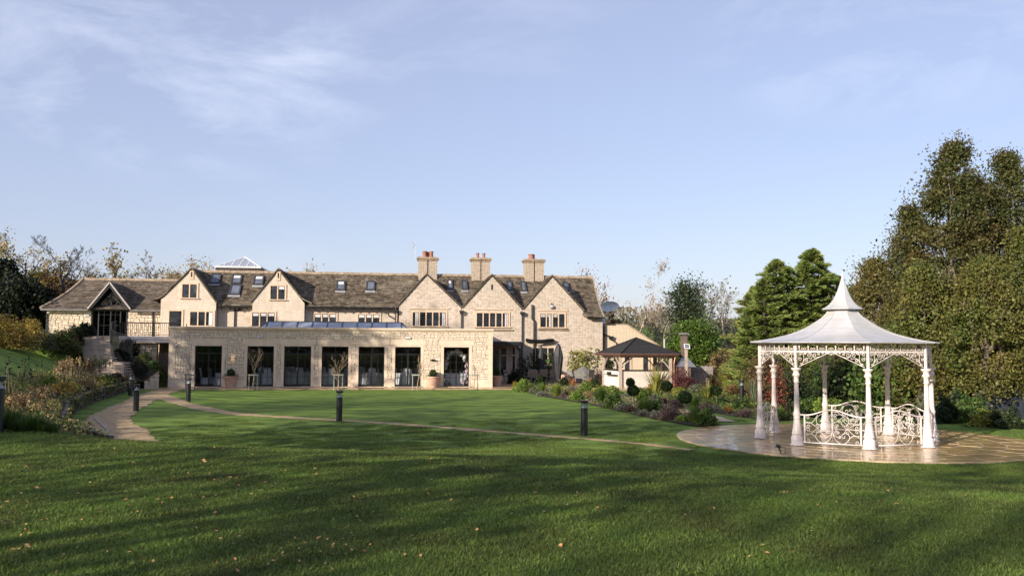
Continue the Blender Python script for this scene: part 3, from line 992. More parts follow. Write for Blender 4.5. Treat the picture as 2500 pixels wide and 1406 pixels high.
# dessert table with draped cloth and the balloon arch
ub = (tu(1083) + tu(1145)) / 2
t_ = thing('dessert_table', 'long trestle table inside the right picture window under the balloon arch', 'table', Wd(ub, 1.25, .06), TH)
m_ = MB(); m_.box(-.78, .78, -.34, .34, .70, .74); m_.build('tabletop', wood_d, t_)
for sx in (-1, 1):
    for sy in (-1, 1):
        m_ = MB(); m_.box(sx * .68 - .02, sx * .68 + .02, sy * .26 - .02, sy * .26 + .02, 0, .7); m_.build('leg', wood_d, t_)
m_ = MB()
m_.box(-.80, .80, -.36, .36, .742, .752)
m_.add([(-.80, -.362, .75), (.80, -.362, .75), (.80, -.37, .50), (-.05, -.39, .02), (-.80, -.37, .52)], [(0, 1, 2, 3, 4)])
m_.add([(-.55, -.366, .75), (.45, -.366, .75), (.52, -.385, .03), (.30, -.372, .03), (.12, -.386, .03), (-.08, -.372, .03), (-.25, -.385, .03)], [(0, 1, 2, 3, 4, 5, 6)])
m_.add([(-.80, .362, .75), (.80, .362, .75), (.80, .37, .2), (-.80, .37, .2)], [(0, 3, 2, 1)])
tag(m_.build('draped_tablecloth', cloth_m, None, Wd(ub, 1.25, .06)), 'white cloth hanging in pointed drapes over the dessert table', 'tablecloth').rotation_euler = (0, 0, TH)
for k, (dx, c, cn) in enumerate([(-.25, (.7, .4, .45), 'pink'), (.05, (.7, .38, .45), 'deeper pink'), (.3, (.6, .6, .6), 'white'), (.5, (.55, .5, .5), 'beige')]):
    j_ = MB().lathe([(.05, 0), (.06, .05), (.045, .11), (.02, .14)], n=10).build('sweet_jar', mat('jar_' + cn, c, rough=.3), None, Wd(ub + dx, 1.1, .06 + .753), smooth=True)
    tag(j_, cn + ' jar standing on the draped dessert table, number %d from its left end' % (k + 1), 'jar', 'jars on the dessert table')
arch = hthing('balloon_arch', 'arch of pink, white and grey balloons around the dessert table in the right picture window', 'balloon arch')
bm = [mat('balloon_pink', (.74, .50, .56), rough=.25, var=.03), mat('balloon_white', (.80, .78, .77), rough=.25, var=.03), mat('balloon_grey', (.50, .53, .55), rough=.25, var=.03), mat('balloon_cream', (.66, .60, .50), rough=.25, var=.03)]
bmesh_ = []
for m in bm:
    x = MB().lathe([(.0, -.55), (.06, -.52), (.08, -.48), (.30, -.38), (.45, -.15), (.5, .05), (.45, .25), (.3, .42), (.12, .49), (0, .5)], n=12)
    me = bpy.data.meshes.new('balloon'); me.from_pydata(x.v, [], x.f); me.materials.append(m); me.polygons.foreach_set('use_smooth', [True] * len(me.polygons)); bmesh_.append(me)
ar = random.Random(3)
for k in range(62):
    s = k / 61
    a = math.pi * (1.08 - 1.2 * s)
    rx, rz_ = .68, 1.18
    d = .26 * ar.uniform(.6, 1.15)
    x = ub + rx * math.cos(a) + ar.uniform(-.11, .11) + (0.08 if s > .5 else 0)
    zz = .95 + rz_ * max(-.7, math.sin(a)) + ar.uniform(-.1, .1)
    o = bpy.data.objects.new('balloon', bmesh_[ar.choice([0, 0, 1, 1, 1, 2, 3])]); COL.objects.link(o); o.parent = arch
    o.location = (x, .85 + ar.uniform(-.1, .18), zz); o.scale = (d, d, d); o.rotation_euler = (ar.uniform(-.7, .7), ar.uniform(-.7, .7), 0)
for (dx, zz) in ((-.66, .2), (.5, .18), (.68, .22), (-.52, .15)):
    o = bpy.data.objects.new('balloon', bmesh_[0 if dx > 0 else 2]); COL.objects.link(o); o.parent = arch
    o.location = (ub + dx, .75, zz + .06); o.scale = (.24, .24, .24)
MB().tube([(ub + .62 * math.cos(a), .95, .9 + 1.12 * math.sin(a)) for a in np.linspace(math.pi * 1.05, -.1, 24)], .012, 5).build('hoop', black_m, arch)
# ------------------------------------------------------------------ roofs of stone tiles
tile_m = mat('mossy_stone_tile', (0.150, 0.122, 0.090), rough=0.95, var=0.3, scale=3.0, bump=.7, bscale=14, island=0.32, hue=0.012, spec=.15,
             patch=(0.215, 0.185, 0.140), pscale=0.55)
tile_new = mat('brown_stone_tile', (0.150, 0.124, 0.098), rough=0.95, var=0.22, scale=2.5, bump=.6, bscale=14, island=0.28, hue=0.012, spec=.15)
ridge_m = mat('pale_ridge_stone', (0.33, 0.25, 0.17), var=.2, scale=4, bump=.4)
deck_m = mat('roof_underlay', (0.05, 0.04, 0.035))
def tiled(name, f, rows, width, m, parent, tw=.27, r_=random.Random(1), lift=.05, wfun=None):
    """f(s,t)->(u,v,z): s along the eave, t from eave to ridge. Courses of slightly uneven stone tiles plus the deck below"""
    vs, fs = [], []
    def P(s, t): return Vector(f(s, t))
    e = 1e-3
    mid = (P(.5 + e, .5) - P(.5 - e, .5)).cross(P(.5, .5 + e) - P(.5, .5 - e)).normalized()
    if mid.z < 0: mid = -mid
    for i in range(rows):
        t0, t1 = i / rows, min((i + 1.12) / rows, 1.0)
        wl = (P(1, t0) - P(0, t0)).length
        n = max(1, int(wl / (tw * (1.15 - .35 * i / rows))))
        cuts = [0.0] + sorted(min(.999, max(.001, (k + .5 * (i % 2) + r_.uniform(-.22, .22)) / n)) for k in range(1, n)) + [1.0]
        for s0, s1 in zip(cuts[:-1], cuts[1:]):
            if s1 - s0 < .15 / max(n, 1): continue
            g = .012 / max(wl, .1)
            a, b = s0 + g / 2, s1 - g / 2
            tt = t0 + r_.uniform(-.10, .06) / rows
            tt = max(tt, -.02)
            nn = mid
            h0 = lift + r_.uniform(-.010, .016)
            q = [P(a, tt), P(b, tt), P(b, t1), P(a, t1)]
            k = len(vs)
            vs += [q[0] + nn * h0, q[1] + nn * (h0 + r_.uniform(-.008, .008)), q[2] + nn * .012, q[3] + nn * .012, q[0] + nn * (h0 - .03), q[1] + nn * (h0 - .03)]
            fs += [(k, k + 1, k + 2, k + 3), (k, k + 4, k + 5, k + 1)]
    me = bpy.data.meshes.new(name); me.from_pydata([tuple(v) for v in vs], [], fs)
    o = link(name, me, m, parent); tag(o, kind='stuff')
    d = MB(); ns, ntt = 8, 10
    pv = [tuple(P(i / ns, j / ntt) - mid * .004) for j in range(ntt + 1) for i in range(ns + 1)]
    d.add(pv, [(j * (ns + 1) + i, j * (ns + 1) + i + 1, (j + 1) * (ns + 1) + i + 1, (j + 1) * (ns + 1) + i) for j in range(ntt) for i in range(ns)])
    d.build('roof_deck', deck_m, parent)
    return o

HOUSE = hthing('manor_house', 'long old stone manor house with five gables, stone tile roof and three chimney stacks', 'building')
VG = 8.0         # gable plane
VW = 8.55        # recessed wall plane
rub_old = rubblemat('old_grey_rubble', (0.56, 0.49, 0.405), (0.38, 0.31, 0.24), (0.53, 0.445, 0.355), blotch=(0.37, 0.315, 0.25), sx=5.6, sz=13.0, bk=.45)
rub_warm = rubblemat('warm_rubble', (0.62, 0.50, 0.36), (0.50, 0.38, 0.25), (0.48, 0.38, 0.27), sx=4.2, sz=9.0)
rend = rubblemat('lime_washed_stone', (0.56, 0.49, 0.405), (0.49, 0.42, 0.34), (0.50, 0.42, 0.33), sx=2.6, sz=5.2, blotch=(.46, .39, .31), bk=.25)
gz = H(465, 740, VG)[1]
VR = 10.9        # ridge depth
def ridge_z(px): 
    return None
Zr = (H(560, 658, VR)[1] + H(1213, 676, VR)[1] + H(1440, 681, VR)[1]) / 3
Ze = (H(850, 750, VW - .35)[1])
print('ridge', Zr, 'eave', Ze, 'gz', gz)
u_ = lambda px, v=VG, py=760: H(px, py, v)[0]
# --- walls
base = MB()
uL, uRr = u_(392), u_(1470, VG)
base.box(u_(527), u_(970), VW, VW + .4, 0, Ze + .1)
wall = base.build('wall', rend, HOUSE)
b2 = MB(); b2.box(uL + .0, uL + .4, VG + .002, 14, 0, Ze - .3); b2.box(uRr - .4, uRr, VG + .402, 14.0, 0, Ze - .3); b2.box(uL + .4, uRr - .4, 13.6, 14, 0, Ze)
b2.build('wall', rub_warm, HOUSE)
gables = []
def gable(pxl, apx, pxr, py_foot_l, py_foot_r, wall_l, wall_r, m, ov=.10, zb=0.0, roof_m=tile_m, flare_l=False, flare_r=False, ridge_back=VR + .4):
    ua, za = H(apx[0], apx[1], VG)
    u1, z1 = H(pxl, py_foot_l, VG)
    u2, z2 = H(pxr, py_foot_r, VG)
    wl, wr = u_(wall_l), u_(wall_r)
    zt_ = za - .10
    zl = zt_ - (ua - wl) * (za - z1) / (ua - u1)
    zr_ = zt_ - (wr - ua) * (za - z2) / (u2 - ua)
    g = MB(); g.prism([(wl, VG, zb), (wr, VG, zb), (wr, VG, zr_), (ua, VG, zt_), (wl, VG, zl)], (0, .4, 0))
    o = g.build('gable_wall', m, HOUSE)
    # two roof planes
    def fl(s, t):
        k = (1 - t)
        uu = u1 + (ua - u1) * t; zz = z1 + (za - z1) * t
        if flare_l: zz += .22 * max(0, (k - .72) / .28) ** 2; 
        return (uu - (.25 * max(0, (k - .8) / .2) if flare_l else 0), VG - ov + (ridge_back - VG + ov) * (1 - s), zz)
    def fr2(s, t):
        k = (1 - t)
        uu = u2 + (ua - u2) * t; zz = z2 + (za - z2) * t
        if flare_r: zz += .22 * max(0, (k - .72) / .28) ** 2
        return (uu + (.25 * max(0, (k - .8) / .2) if flare_r else 0), VG - ov + (ridge_back - VG + ov) * s, zz)
    tiled('roof_tiles', fl, 19, 3, roof_m, HOUSE, r_=random.Random(int(apx[0])))
    tiled('roof_tiles', fr2, 19, 3, roof_m, HOUSE, r_=random.Random(int(apx[0]) + 1))
    # verge edge of tiles seen end on
    vg = MB()
    for f_ in (fl, fr2):
        s = 1 if f_ is fl else 0
        for k in range(20):
            a, b = Vector(f_(s, k / 20)), Vector(f_(s, (k + 1.05) / 20))
            vg.prism([a + Vector((0, 0, -.03)), b + Vector((0, 0, -.03)), b + Vector((0, 0, .045)), a + Vector((0, 0, .055))] if f_ is fl else
                     [b + Vector((0, 0, -.03)), a + Vector((0, 0, -.03)), a + Vector((0, 0, .055)), b + Vector((0, 0, .045))], (0, .12, 0))
    vg.build('verge', tile_new if m is rub_old else tile_m, HOUSE)
    rg = MB()
    n = 9
    for k in range(n):
        v0 = VG - ov + (ridge_back - VG + ov) * k / n; v1 = VG - ov + (ridge_back - VG + ov) * (k + .96) / n
        rg.prism([(ua - .13, v0, za - .07), (ua, v0, za + .07 + rnd.uniform(-.008, .008)), (ua + .13, v0, za - .07)], (0, v1 - v0, 0))
    rg.build('ridge_stones', ridge_m, HOUSE)
    gables.append((u1, ua, u2, z1, za, z2))
    return o
g1 = gable(378, (468, 654), 530, 742, 740, 392, 527, rend, flare_l=True)
g2 = gable(612, (680, 656), 752, 738, 748, 616, 743, rend, flare_r=True)
g3 = gable(971, (1042, 668), 1128, 746, 750, 974, 1126, rub_old)
g4 = gable(1128, (1201, 670), 1276, 750, 754, 1127, 1274, rub_old)
g5 = gable(1276, (1348, 672), 1426, 754, 758, 1275, 1424, rub_old)
ZLOW0 = H(1448, 774, VG - .35)[1]
q = MB(); q.box(u_(1424) + .001, u_(1471), VG, VG + .4, 0, ZLOW0 + .12); q.build('wall', rub_old, HOUSE)
# --- main roof
def main_front(ua_, ub_, zer=None):
    ze = Ze
    def f(s, t):
        vv = VW - .42 + (VR - VW + .42) * t
        zz = ze + (Zr - ze) * t - .10 * math.sin(math.pi * t)
        return (ua_ + (ub_ - ua_) * s, vv, zz)
    return f
uRL = H(470, 660, VR)[0]; uRR = H(1447, 683, VR)[0]
uSplit = u_(1395)
MF = main_front(uRL, uSplit)
tiled('roof_tiles', MF, 21, 20, tile_m, HOUSE, r_=random.Random(3))
def back_f(s, t):
    return (uRR - (uRR - uRL) * s, 14.3 - (14.3 - VR) * t, Ze + (Zr - Ze) * t)
bk = MB(); bk.add([back_f(0, 0), back_f(1, 0), back_f(1, 1), back_f(0, 1)], [(0, 1, 2, 3)]); bk.build('rear_roof', tile_m, HOUSE)
# swept right end, its eave lower and kicked out
zlow = H(1448, 774, VG - .35)[1]; uE = H(1475, 775, VG - .35)[0]
def right_f(s, t):
    k = 1 - t
    v0 = VG - .35
    vv = v0 + (VR - v0) * t
    zz = zlow + (Zr - zlow) * (t - .09 * math.sin(math.pi * t))
    ur = uRR + (uE - uRR) * (k ** 1.7)
    us = uSplit + (u_(1424) - uSplit) * k
    return (us + (ur - us) * s, vv, zz)
tiled('roof_tiles', right_f, 24, 3, tile_m, HOUSE, r_=random.Random(4))
hip = MB()
n = 12
pts = [right_f(1, k / n) for k in range(n + 1)]
for k in range(n):
    a, b = pts[k], pts[k + 1]
    hip.add([a, b, (b[0] - .02, 14.3 - (14.3 - VR) * (k + 1) / n, b[2]), (a[0], 14.3 - (14.3 - VR) * k / n, a[2])], [(0, 3, 2, 1)])
hip.build('end_gable', rub_warm, HOUSE)
ve = MB(); ve.tube([Vector(p) + Vector((0, 0, .02)) for p in pts], .06, 5); ve.build('verge', ridge_m, HOUSE)
rg = MB(); x = uRL
while x < uRR:
    w = rnd.uniform(.38, .5)
    h = rnd.uniform(-.012, .012)
    rg.prism([(x, VR - .15, Zr - .08 + h), (x, VR + .15, Zr - .08 + h), (x, VR, Zr + .10 + h)], (min(w, uRR - x) - .02, 0, 0)); x += w
rg.build('ridge_stones', ridge_m, HOUSE)
# gutters, brackets, downpipes
gm = mat('cast_iron_black', (.012, .012, .013), rough=.5)
def gutter(ua_, ub_, v, z, parent=HOUSE):
    m_ = MB(); m_.prism([(ua_, v - .07, z), (ua_, v - .05, z - .08), (ua_, v + .05, z - .08), (ua_, v + .07, z)], (ub_ - ua_, 0, 0)); m_.build('gutter', gm, parent)
gutter(u_(530), u_(612), VW - .46, Ze + .0)
gutter(u_(748), u_(968), VW - .46, Ze + .0)
gutter(u_(1430), uE + .02, VG - .42, zlow)
x = u_(534)
while x < u_(965):
    if not (u_(612) < x < u_(752)):
        m_ = MB(); m_.box(x, x + .10, VW - .40, VW, Ze - .20, Ze - .08); m_.build('rafter_end', wood_d, HOUSE)
    x += .55
def pipe(pts, r=.045, parent=HOUSE):
    o = MB().tube(pts, r, 8).build('downpipe', gm, parent, smooth=False)
    return o
def hopper(u, v, z, parent=HOUSE):
    MB().prism([(u - .17, v - .22, z + .1), (u - .10, v - .22, z - .12), (u + .10, v - .22, z - .12), (u + .17, v - .22, z + .1)], (0, .2, 0)).build('rain_hopper', gm, parent)
ud = u_(570); pipe([(ud, VW - .46, Ze - .05), (ud, VW - .08, Ze - .25), (ud, VW - .08, .1)])
pipe([(u_(588), VW - .46, Ze - .05), (u_(586), VW - .06, Ze - .22), (ud, VW - .06, Ze - .32)])
for (px, zz) in ((966, 760), (1127, 762), (1275, 765)):
    uu, z0 = H(px, zz, VG - .1)
    hopper(uu, VG - .03, z0); pipe([(uu, VG - .1, z0 - .1), (uu, VG - .1, .1)])
pipe([(u_(966), VG - .1, H(966, 745, VG)[1]), (u_(966), VG - .1, H(966, 762, VG)[1])], .05)
pipe([(u_(948), VG - .06, H(948, 764, VG)[1]), (u_(950), VG - .06, H(950, 771, VG)[1]), (u_(966), VG - .06, H(966, 780, VG)[1])])
uu = u_(1299); z0 = H(1299, 744, VG)[1]; u5 = u_(1304)
pipe([(uu, VG - .1, z0), (uu, VG - .1, H(1299, 778, VG)[1]), (u5, VG - .1, H(1304, 784, VG)[1]), (u5, VG - .1, .1)], .07)
# --- windows: stone surround, mullions, dark lights with leaded bars
surr = mat('window_dressings', (0.60, 0.45, 0.32), var=.08, scale=3, bump=.2)
curt_m = mat('curtain_white', (.62, .60, .58), var=.1, scale=6, stretch=(8, 8, 1))
def win(x0, y0, x1, y1, n, v, lattice=True, blinds=(), curtains=(), parent=None, s=.11, frame=surr, zlo=None, transom=None, sill=True):
    parent = parent or HOUSE
    ua_, z1 = H(x0, y0, v); ub_, z0 = H(x1, y1, v)
    if zlo is not None: z0 = zlo
    if ub_ - ua_ < .2: s *= .7
    m_ = MB()
    m_.box(ua_ - s, ua_, v - .05, v, z0 - s * .6, z1 + s); m_.box(ub_, ub_ + s, v - .05, v, z0 - s * .6, z1 + s)
    m_.box(ua_, ub_, v - .05, v, z1, z1 + s); m_.box(ua_, ub_, v - .05, v, z0 - s * .6, z0)
    o = m_.build('window', frame, parent)
    if sill:
        q = MB(); q.box(ua_ - s - .05, ub_ + s + .05, v - .12, v - .051, z0 - s * .6, z0 - s * .1); q.build('sill', frame, o)
    w = (ub_ - ua_) / n
    mw = .075 if n > 1 else 0
    for k in range(1, n):
        q = MB(); q.box(ua_ + k * w - mw / 2, ua_ + k * w + mw / 2, v - .05, v - .001, z0, z1); q.build('mullion', frame, o)
    fr = .03
    for k in range(n):
        a = ua_ + k * w + (mw / 2 if k else 0); b = ua_ + (k + 1) * w - (mw / 2 if k < n - 1 else 0)
        q = MB(); q.box(a, a + fr, v - .03, v - .001, z0, z1); q.box(b - fr, b, v - .03, v - .001, z0, z1); q.box(a + fr, b - fr, v - .03, v - .001, z1 - fr, z1); q.box(a + fr, b - fr, v - .03, v - .001, z0, z0 + fr)
        nx_, nz_ = (3, 6) if lattice else (0, 0)
        for i in range(1, nx_): 
            x = a + (b - a) * i / nx_; q.box(x - .006, x + .006, v - .025, v - .0125, z0 + fr, z1 - fr)
        for i in range(1, nz_):
            zz = z0 + (z1 - z0) * i / nz_; q.box(a + fr, b - fr, v - .0252, v - .0126, zz - .006, zz + .006)
        if transom and k >= 0:
            zz = z0 + (z1 - z0) * transom; q.box(a + fr, b - fr, v - .032, v - .011, zz - .02, zz + .02)
        q.build('casement', black_m, o)
        q = MB(); q.box(a + fr, b - fr, v - .010, v - .002, z0 + fr, z1 - fr); q.build('pane', dark_glass, o)
        if k in blinds:
            q = MB(); q.box(a + fr + .01, b - fr - .01, v - .0122, v - .0102, z1 - .22, z1 - fr - .01); q.build('blind', curt_m, o)
        if k in curtains:
            q = MB(); q.box(a + fr + .01 + (b - a) * .3, b - fr - .005, v - .0124, v - .0104, z0 + fr, z1 - fr - .01); q.build('curtain', curt_m, o)
    return o
win(446, 694, 480, 727, 2, VG, False)
win(661, 698, 695, 731, 2, VG, False, curtains=(), blinds=(1,))
win(414, 759, 442, 822, 1, VG, False, transom=.55, sill=False)
win(465, 761, 520, 795, 3, VG, False, curtains=(2,), blinds=())
win(616, 763, 670, 797, 3, VG, False, blinds=(0, 1, 2))
win(768, 766, 820, 800, 3, VW, False, blinds=(0, 1, 2))
win(875, 767, 926, 800, 3, VW, False, blinds=(0, 1, 2))
win(1008, 762, 1088, 796, 5, VG, True, curtains=(0, 4))
win(1164, 764, 1241, 798, 5, VG, True, curtains=(4,))
win(1319, 766, 1378, 799, 4, VG, True, blinds=(0, 1, 2), curtains=(1,))
win(1308, 849, 1352, 890, 3, VG, True)
win(1223.5, 849, 1236, 865, 1, VG, False, sill=False); win(1223.5, 869, 1236, 903, 1, VG, False)
win(1251, 849, 1257, 865, 1, VG, False, sill=False); win(1251, 869, 1257, 903, 1, VG, False)
win(1200, 849, 1218, 932, 1, VG, False, transom=.8, sill=False)
def box_h(name, x0, y0, x1, y1, v, d, m, parent=HOUSE):
    a, z1 = H(x0, y0, v); b, z0 = H(x1, y1, v)
    q = MB(); q.box(a, b, v - d, v - .001, z0, z1); return q.build(name, m, parent)
# slit vents and drip moulds
for (x, y0, y1, v) in ((468, 664, 676, VG), (679.5, 666, 679, VG), (1200.5, 695, 707, VG)):
    if x < 1000: box_h('slit_surround', x - 5, y0 - 3, x + 5, y1 + 6, VG, .04, surr)
    box_h('slit', x - 1.4, y0, x + 1.4, y1, VG, .055, black_m)
box_h('drip_mould', 1312, 803, 1388, 806, VG, .10, ridge_m)
box_h('drip_mould', 1000, 752, 1096, 755, VG, .06, surr); box_h('drip_mould', 1157, 754, 1249, 757, VG, .06, surr)
box_h('drip_mould', 1313, 757, 1386, 760, VG, .06, surr)
box_h('string_course', 1196, 804, 1252, 807, VG, .10, ridge_m)
# --- roof windows on the main slope
velux_f = mat('roof_window_frame', (.045, .047, .05), rough=.45)
velux_g = mat('roof_window_glass', (.13, .15, .19), rough=.08, var=.3, scale=.6, spec=.8)
flash = mat('lead_apron', (.30, .30, .31), rough=.5)
def on_roof(px, py, f):
    """where the ray meets the tiled slope f"""
    lo, hi = 0.0, 1.0
    best = None
    for k in range(200):
        t_ = k / 199
        p = f(.5, t_)
        u__, z__ = H(px, py, p[1])
        e = abs(z__ - p[2])
        if best is None or e < best[0]: best = (e, u__, p[1], p[2], t_)
    return best
slope = (Vector(MF(.5, .6)) - Vector(MF(.5, .4))).normalized()
nrm = Vector((1, 0, 0)).cross(slope).normalized()
def roof_window(x0, y0, x1, y1, blind=False, apron=True):
    b = on_roof((x0 + x1) / 2, y1, MF); t_ = on_roof((x0 + x1) / 2, y0, MF)
    ua_ = H(x0, y1, b[2])[0]; ub_ = H(x1, y1, b[2])[0]
    P0 = Vector((0, b[2], b[3])) + nrm * .03; P1 = Vector((0, t_[2], t_[3])) + nrm * .03
    X = Vector((1, 0, 0))
    ln = (P1 - P0).length; dr = (P1 - P0).normalized()
    def slab(m_, a0, a1, c0, c1, h0, h1):
        m_.prism([P0 + X * a0 + dr * c0 + nrm * h0, P0 + X * a1 + dr * c0 + nrm * h0, P0 + X * a1 + dr * c1 + nrm * h0, P0 + X * a0 + dr * c1 + nrm * h0], nrm * (h1 - h0))
    w = .09
    m_ = MB()
    slab(m_, ua_, ua_ + w, 0, ln, 0, .11); slab(m_, ub_ - w, ub_, 0, ln, 0, .11); slab(m_, ua_ + w, ub_ - w, 0, w, 0, .11); slab(m_, ua_ + w, ub_ - w, ln - w, ln, 0, .13)
    o = m_.build('roof_window', velux_f, HOUSE)
    g = MB(); slab(g, ua_ + w, ub_ - w, w, ln - w, .04, .07); g.build('pane', velux_g, o)
    if apron:
        a = MB(); slab(a, ua_ - .03, ub_ + .03, -.20, -.002, .02, .035); a.build('apron', flash, o)
    if blind:
        a = MB(); slab(a, ua_ + w + .03, ub_ - w - .03, ln * .62, ln - w - .02, .071, .074); a.build('blind', curt_m, o)
for r4 in ((511, 671, 536, 694), (563, 673, 588, 695, True, False), (558, 697, 585, 722), (617, 675, 642, 698, True), (820, 688, 842, 711, True), (893, 689, 915, 711),
           (1092, 686, 1106, 709, True), (1127, 687, 1142, 710), (1238, 689, 1252, 712), (1272, 690, 1286, 713), (1376, 692, 1391, 713)):
    roof_window(*r4)
# --- chimneys: twin shafts with shared moulded caps and red pots
chim_m = rubblemat('chimney_render', (0.46, 0.38, 0.29), (0.36, 0.30, 0.24), (0.42, 0.35, 0.28), sx=6, sz=12, blotch=(.38, .32, .26))
pot_m = mat('terracotta_pot', (0.33, 0.15, 0.10), var=.2, scale=6)
def chimney(x0, x1, ycap, pots, ybase=672):
    ua_, zc = H(x0, ycap, VR); ub_ = H(x1, ycap, VR)[0]
    w = (ub_ - ua_)
    m_ = MB()
    m_.box(ua_, ua_ + w * .47, VR - .42, VR + .42, Zr - 1.2, zc)
    m_.box(ua_ + w * .53, ub_, VR - .42, VR + .42, Zr - 1.2, zc)
    m_.box(ua_ + w * .46, ua_ + w * .54, VR - .25, VR + .25, Zr - 1.2, zc - .001)
    o = m_.build('chimney', chim_m, HOUSE)
    c = MB()
    for (a, b) in ((ua_, ua_ + w * .495), (ua_ + w * .505, ub_)):
        c.box(a - .05, b + .05, VR - .47, VR + .47, zc, zc + .10)
        c.box(a - .12 if a == ua_ else a - .0, b + .12 if b == ub_ else b, VR - .54, VR + .54, zc + .101, zc + .19)
        c.box(a - .06 if a == ua_ else a + .02, b + .06 if b == ub_ else b - .02, VR - .45, VR + .45, zc + .191, zc + .26)
    c.build('chimney_cap', ridge_m, o)
    for (px, py, r, tall) in pots:
        uu, zt_ = H(px, py, VR)
        MB().lathe([(r * 1.1, zc + .25), (r * .95, zc + .32), (r * .85, zt_ - .08), (r * 1.05, zt_ - .06), (r * 1.05, zt_), (r * .7, zt_)], cx=uu, cy=VR + tall, n=12).build('chimney_pot', pot_m, o)
chimney(1021.5, 1067, 637, [(1037, 613.5, .17, 0), (1045, 615, .14, .2), (1053, 614, .15, 0)])
chimney(1151, 1195, 639, [(1166, 618, .12, 0), (1181, 618.5, .12, 0)])
chimney(1279.5, 1326, 642, [(1297, 621, .22, 0), (1303, 622.5, .12, .2)])
# ridge glass pyramid behind
VP = 13.0
a, zb = H(540, 657, VP); b = H(648, 657, VP)[0]; c, zt2 = H(599, 628, VP)
wf = mat('white_painted_aluminium', (.78, .76, .76), rough=.4, var=.03)
m_ = MB()
C4 = [(a, VP - 2.0, zb), (b, VP - 2.0, zb), (b, VP + 2.0, zb), (a, VP + 2.0, zb)]
ap = (c, VP, zt2)
for p in C4: m_.tube([p, ap], .05, 4)
for i in range(4): m_.tube([C4[i], C4[(i + 1) % 4]], .07, 4)
for i in range(4):
    p, q = Vector(C4[i]), Vector(C4[(i + 1) % 4])
    for k in range(1, 6):
        e = p.lerp(q, k / 6); s_ = 1 - abs(k / 6 - .5) * 2
        e2 = (p.lerp(Vector(ap), s_) if k < 3.5 else q.lerp(Vector(ap), s_))
        if k == 3: e2 = Vector(ap)
        m_.tube([e, e2], .03, 4)
py = m_.build('glass_pyramid', wf, HOUSE)
for i in range(4):
    glpane('glass_panel', [C4[i], C4[(i + 1) % 4], ap], py, lg)
kk = MB(); kk.box(a, b, VP - 1.98, VP + 1.98, Zr - 1.6, zb - .05); kk.build('upstand', deck_m, py)
# aerial
u0, z0 = H(1013, 628, VR)
ANT = thing('tv_aerial', 'thin white television aerial on the leftmost chimney', 'aerial', Wd(u0, VR, z0), TH)
zz = H(1012, 592, VR)[1] - z0
MB().tube([(.12, -.0, -.2), (.03, 0, .1), (0, 0, zz)], .018, 6).build('mast', grey_pl, ANT)
MB().tube([(-.55, 0, zz - .22), (.08, 0, zz - .16)], .014, 5).build('boom', grey_pl, ANT)
for k in range(7):
    x = -.5 + k * .09
    MB().tube([(x, -.14, zz - .22 + k * .008), (x, .14, zz - .22 + k * .008)], .006, 4).build('element', black_m, ANT)
MB().tube([(-.16, 0, zz - .45), (-.05, 0, zz - .2), (-.16, 0, zz + .02)], .012, 4).build('reflector', black_m, ANT)
# flood lamp on gable five
u0, z0 = H(1344.5, 748, VG)
FL = thing('flood_light', 'square white flood light under the apex of the rightmost gable', 'flood light', Wd(u0, VG - .1, z0), TH)
MB().box(-.12, .12, -.12, -.03, -.1, .1).build('housing', mat('housing_grey', (.25, .25, .25)), FL)
MB().box(-.10, .10, -.13, -.121, -.08, .08).build('lens', grey_pl, FL)
MB().tube([(.06, .06, .12), (.06, -.02, .24)], .03, 6).build('sensor', black_m, FL)
MB().box(-.03, .03, -.031, .1, -.03, .03).build('bracket', black_m, FL)
# awning cassette and arms, and the porch canopy
AW = hthing('folded_awning', 'folded black awning arms on the wall above the ground floor window of the rightmost gable', 'awning')
a, z0 = H(1281, 829, VG - .3); b, z1 = H(1354, 830, VG - .3)
MB().box(a + .1, b, VG - .25, VG - .02, z1 - .12, z1 + .03).build('cassette', gm, AW)
MB().tube([(a, VG - .9, z0 + .03), (a + .8, VG - .5, z0 - .07), (b - .1, VG - .35, z1 + .06)], .05, 6).build('arm', gm, AW)
MB().tube([(a + .6, VG - .5, z0 - .16), (b - .2, VG - .3, z1 - .12)], .04, 6).build('arm', gm, AW)
PO = hthing('porch_canopy', 'dark metal porch canopy on a post beside the right end of the extension', 'canopy')
a = ER + .02; b, z0 = H(1274, 838, VG - 1.8)
MB().box(a, b, VG - 1.8, VG - .01, z0 - .12, z0 + .10).build('roof_slab', gm, PO)
MB().box(a, b + .05, VG - 1.85, VG - .01, z0 + .101, z0 + .14).build('lead_covering', flash, PO)
MB().tube([(b - .1, VG - 1.7, .03), (b - .1, VG - 1.7, z0 - .12)], .05, 8).build('post', gm, PO)
MB().prism([(b - .5, VG - 1.7, z0 - .13), (b - .1, VG - 1.7, z0 - .6), (b - .05, VG - 1.7, z0 - .13)], (0, .05, 0)).build('bracket', gm, PO)

